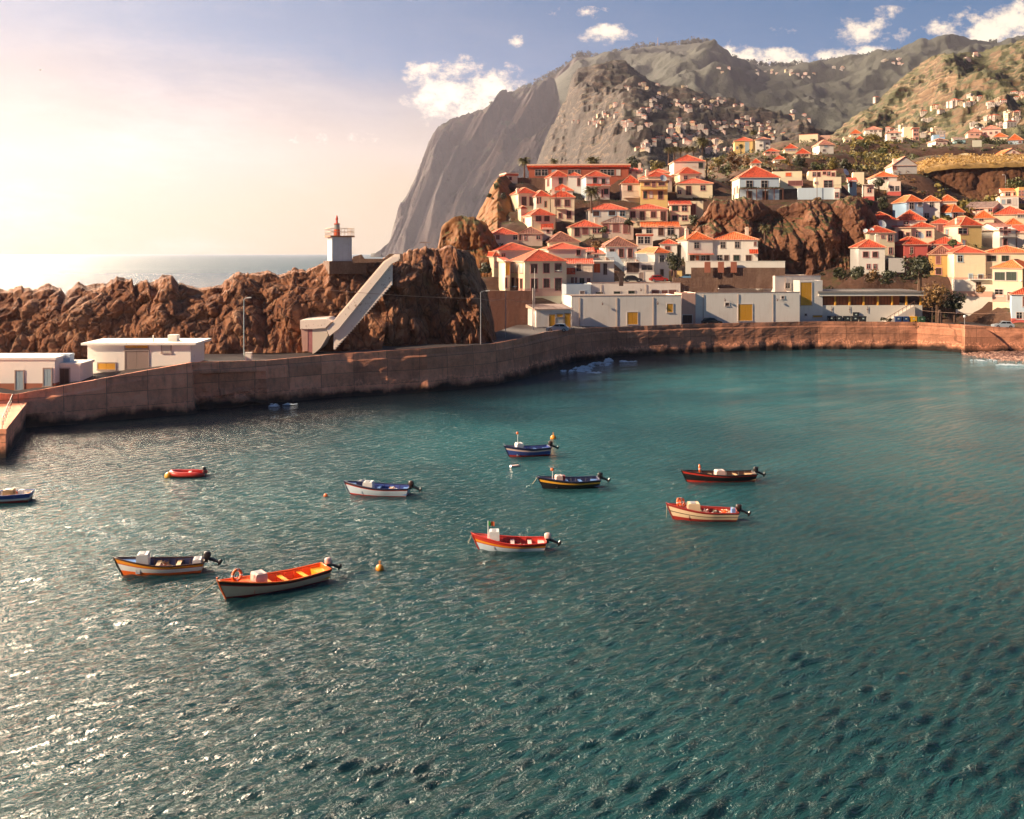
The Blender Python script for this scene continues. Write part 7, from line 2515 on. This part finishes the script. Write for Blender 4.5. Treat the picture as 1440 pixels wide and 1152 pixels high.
def far_mesh(wc, rc, var):
    key = (wc, rc, var)
    if key in FMESH:
        return FMESH[key]
    rr = random.Random(hash(key) % 1000 if False else (var * 7 + len(wc) + len(rc)))
    m = MB()
    w, d, h = 9 + 4 * rr.random(), 8, (5.5, 3.2, 7.5)[var % 3]
    m.box(-w / 2, w / 2, 0, d, -6, h)
    for fl in range(max(1, int(h / 2.7))):
        for k in range(3):
            x = -w / 2 + w * (k + .5) / 3
            m.box(x - .6, x + .6, -.08, -.003, .8 + fl * 2.7, 2.2 + fl * 2.7, 2)
            if k < 2:
                m.box(-w / 2 - .08, -w / 2 - .003, 1.5 + 3 * k, 2.6 + 3 * k, .8 + fl * 2.7, 2.2 + fl * 2.7, 2)
    if rc == 'red':
        o_ = .5
        c = [(-w / 2 - o_, -o_, h), (w / 2 + o_, -o_, h), (w / 2 + o_, d + o_, h), (-w / 2 - o_, d + o_, h)]
        a, b = (-w / 2 + d / 2, d / 2, h + 2.0), (w / 2 - d / 2 + .3, d / 2, h + 2.0)
        m.poly([c[0], c[1], b, a], 1)
        m.poly([c[1], c[2], b], 1)
        m.poly([c[2], c[3], a, b], 1)
        m.poly([c[3], c[0], a], 1)
    else:
        m.box(-w / 2 - .3, w / 2 + .3, -.3, d + .3, h + .003, h + .35, 1)
        m.box(-1.5, 1.5, 2, 5, h + .353, h + 2.2, 0)
    FMESH[key] = m.mesh('far_house', [FW[wc], FR[rc], M_GLASS])
    return FMESH[key]


WORDS = {'white': 'white', 'pink': 'pinkish', 'cream': 'cream'}


def far_cluster(mt, hill, cl, seed, scale=1.0):
    rr = random.Random(seed)
    put = []
    for (cx, cy, n, rx, ry) in cl:
        for i in range(n):
            for tr in range(14):
                px, py = cx + rx * (2 * rr.random() - 1), cy + ry * (2 * rr.random() - 1)
                if all(abs(px - a) > 5.0 or abs(py - b) > 3.0 for a, b in put):
                    break
            p, d = mt.at(px, py)
            if d > 25:
                continue
            put.append((px, py))
            wc = rr.choice(['white', 'white', 'white', 'pink', 'cream'])
            rc = rr.choice(['red', 'red', 'flat'])
            var = rr.randrange(4)
            # settle on the column itself
            X = (px - 720) / F * p.y
            o = link('hillside_house', far_mesh(wc, rc, var), None, (X, p.y - 2, p.z - .4))
            o.rotation_euler = (0, 0, R(rr.uniform(-30, 30)))
            sc = scale * rr.uniform(.75, 1.15)
            o.scale = (sc, sc, sc)
            tag(o, 'tiny %s house with a %s roof among many on %s' % (WORDS[wc], 'red' if rc == 'red' else 'flat', hill), 'house', 'small houses on ' + hill)


MIDC = [(884, 123, 2, 6, 1), (899, 119, 1, 1, 1), (907, 122, 2, 4, 2), (924, 121, 2, 5, 1), (962, 122, 2, 4, 1), (918, 141, 3, 4, 3), (931, 135, 5, 9, 4), (858, 151, 1, 1, 1), (872, 148, 3, 8, 1), (918, 153, 8, 14, 4), (952, 144, 5, 8, 4), (964, 153, 5, 8, 4), (982, 141, 3, 5, 2), (991, 151, 5, 8, 3), (1004, 147, 4, 5, 4), (1015, 141, 4, 8, 3),
        (1040, 148, 4, 7, 2), (849, 163, 6, 10, 3), (864, 162, 2, 5, 2), (900, 161, 4, 8, 3), (793, 168, 3, 7, 1), (811, 172, 2, 4, 1), (838, 172, 6, 9, 3), (880, 172, 3, 6, 2), (891, 178, 7, 20, 3), (909, 175, 3, 6, 2), (960, 174, 3, 6, 2), (973, 174, 3, 4, 3), (1002, 173, 3, 7, 2), (1015, 172, 2, 4, 2), (1035, 174, 6, 8, 4), (1018, 179, 3, 5, 2), (1047, 166, 2, 4, 2),
        (953, 181, 9, 12, 5), (978, 183, 5, 8, 4), (998, 187, 4, 7, 2), (1011, 186, 3, 6, 2), (1049, 183, 5, 8, 4), (947, 193, 5, 9, 3), (971, 194, 5, 8, 3), (929, 195, 3, 6, 2), (913, 201, 6, 9, 5), (904, 210, 5, 8, 3), (944, 203, 3, 6, 2), (1002, 199, 4, 6, 3), (1011, 202, 3, 4, 2), (1004, 211, 6, 10, 3), (1027, 212, 3, 5, 2), (967, 199, 3, 6, 2), (1065, 178, 10, 22, 9), (1085, 192, 7, 20, 6)]
far_cluster(MT_MID, 'the hazy terraced hillside', MIDC, 1, 0.52)
RIGC = [(1370, 138, 4, 8, 2), (1345, 146, 5, 9, 3), (1365, 149, 4, 7, 2), (1301, 166, 6, 8, 5), (1318, 152, 3, 6, 2), (1395, 168, 4, 8, 2), (1409, 177, 6, 12, 4), (1379, 182, 6, 14, 3), (1423, 163, 5, 7, 5), (1432, 135, 5, 8, 4), (1401, 146, 5, 9, 3), (1234, 143, 1, 2, 1), (1376, 80, 3, 6, 2), (1362, 85, 2, 4, 1), (1260, 184, 5, 14, 3), (1310, 188, 5, 14, 3)]
far_cluster(MT_RIGHT, 'the sunlit right hill', RIGC, 2, 0.48)
BAKC = [(1090, 102, 9, 26, 3), (1130, 108, 5, 20, 4), (1179, 97, 4, 10, 2), (1257, 88, 6, 18, 2), (1120, 165, 6, 26, 8), (1020, 98, 4, 12, 3)]
far_cluster(MT_BACK, 'the wooded mountain ridge', BAKC, 3, 1.25)
for o in scene.objects:
    lb = o.get('label')
    if lb and len(lb.split()) > 16:
        print('LONG', lb)


# tree line along the far crests
def treeline(name, label, mt, px0, px1, n, r, seed):
    rr = random.Random(seed)
    m = MB()
    for i in range(n):
        px = px0 + (px1 - px0) * rr.random()
        k = int(np.argmin(np.abs(mt.px[:, 0] - px)))
        p = Vector(mt.V[k, 0]) + Vector((rr.gauss(0, 8), rr.gauss(0, 10), 0))
        h = r * (.5 + rr.random())
        leaves(m, p + Vector((0, 0, h * .6)), (h * .8, h * .8, h * .9), 16, r * .45, rr)
    tag(m.build(name, LM['far']), label, kind='stuff')


treeline('treeline', 'dark trees along the crest of the mountain ridge', MT_BACK, 860, 1400, 420, 15, 1)
treeline('treeline', 'dark trees along the top edge of the sea cliff', MT_FAR, 690, 850, 150, 13, 2)

# low garden walls and more planting between the houses
for i, (lab, px, py, top, w, mt, Y, n, lf) in enumerate((
    ('small dark tree between the old pink house and the red balcony house', 884, 322, 306, 13, 'dark', 246, 420, .26),
    ('green shrub in the gap left of the old pink and white house', 848, 330, 318, 12, 'green', 243, 340, .26),
    ('purple brown shrub between the striped roof house and the outside stairs', 838, 352, 339, 18, 'rust', 236, 420, .26),
    ('dark shrub under the brown stair wall by the red cliff', 975, 318, 302, 16, 'dark', 246, 420, .28),
    ('leafy shrub at the foot of the red cliff beside the orange roofs', 968, 336, 322, 15, 'dark', 240, 400, .28),
    ('green shrub on the lower red cliff', 1180, 392, 374, 20, 'dark', 231, 500, .28),
    ('dry shrub at the top edge of the red cliff', 1150, 286, 278, 14, 'rust', 252, 340, .26),
    ('dark garden tree behind the house with the shade-blue side', 1318, 292, 276, 18, 'dark', 268, 480, .3),
    ('green tree between the coral red house and the yellow house', 1340, 352, 336, 14, 'green', 236, 420, .26),
    ('round shrub under the balcony of the cream houses', 1380, 412, 402, 14, 'rust', 209, 340, .24),
    ('dark tree beside the tower house with a red base', 1236, 266, 250, 16, 'dark', 282, 420, .3),
    ('yellow green shrub above the faded pink roof house', 1180, 214, 204, 16, 'gold', 384, 340, .36),
    ('rusty tree at the left foot of the yellow block of flats', 1028, 226, 210, 18, 'rust', 372, 420, .36),
    ('green tree below the white block of flats', 1078, 228, 213, 18, 'green', 372, 420, .36))):
    sh = 'shrub' in lab
    tree(lab, px, py, top, w, mt, Y, i + 70, n, lf, name='shrub' if sh else 'broadleaf_tree', cat='shrub' if sh else 'tree', group='bushes on the banks' if sh else 'trees among the houses', trunk=not sh, lobes=8)

# ================================================================== HAZE
HZ_DENS = 0.24e-4
mb = MB()
mb.box(-16000, 16000, -300, 13500, -8.0, 1420.0)
hm = bpy.data.materials.new('sea_haze')
hm.use_nodes = True
ht = NT(hm.node_tree)
ht.n.clear()
pv = ht.add('ShaderNodeVolumePrincipled')
pv.inputs['Color'].default_value = (0.82, 0.80, 1.0, 1)
pv.inputs['Density'].default_value = HZ_DENS
pv.inputs['Anisotropy'].default_value = 0.48
mo = ht.add('ShaderNodeOutputMaterial')
ht.l.new(pv.outputs[0], mo.inputs['Volume'])
hzo = mb.build('haze', hm)
tag(hzo, 'warm sea haze veiling the distant hills and cliffs', 'haze', kind='stuff')
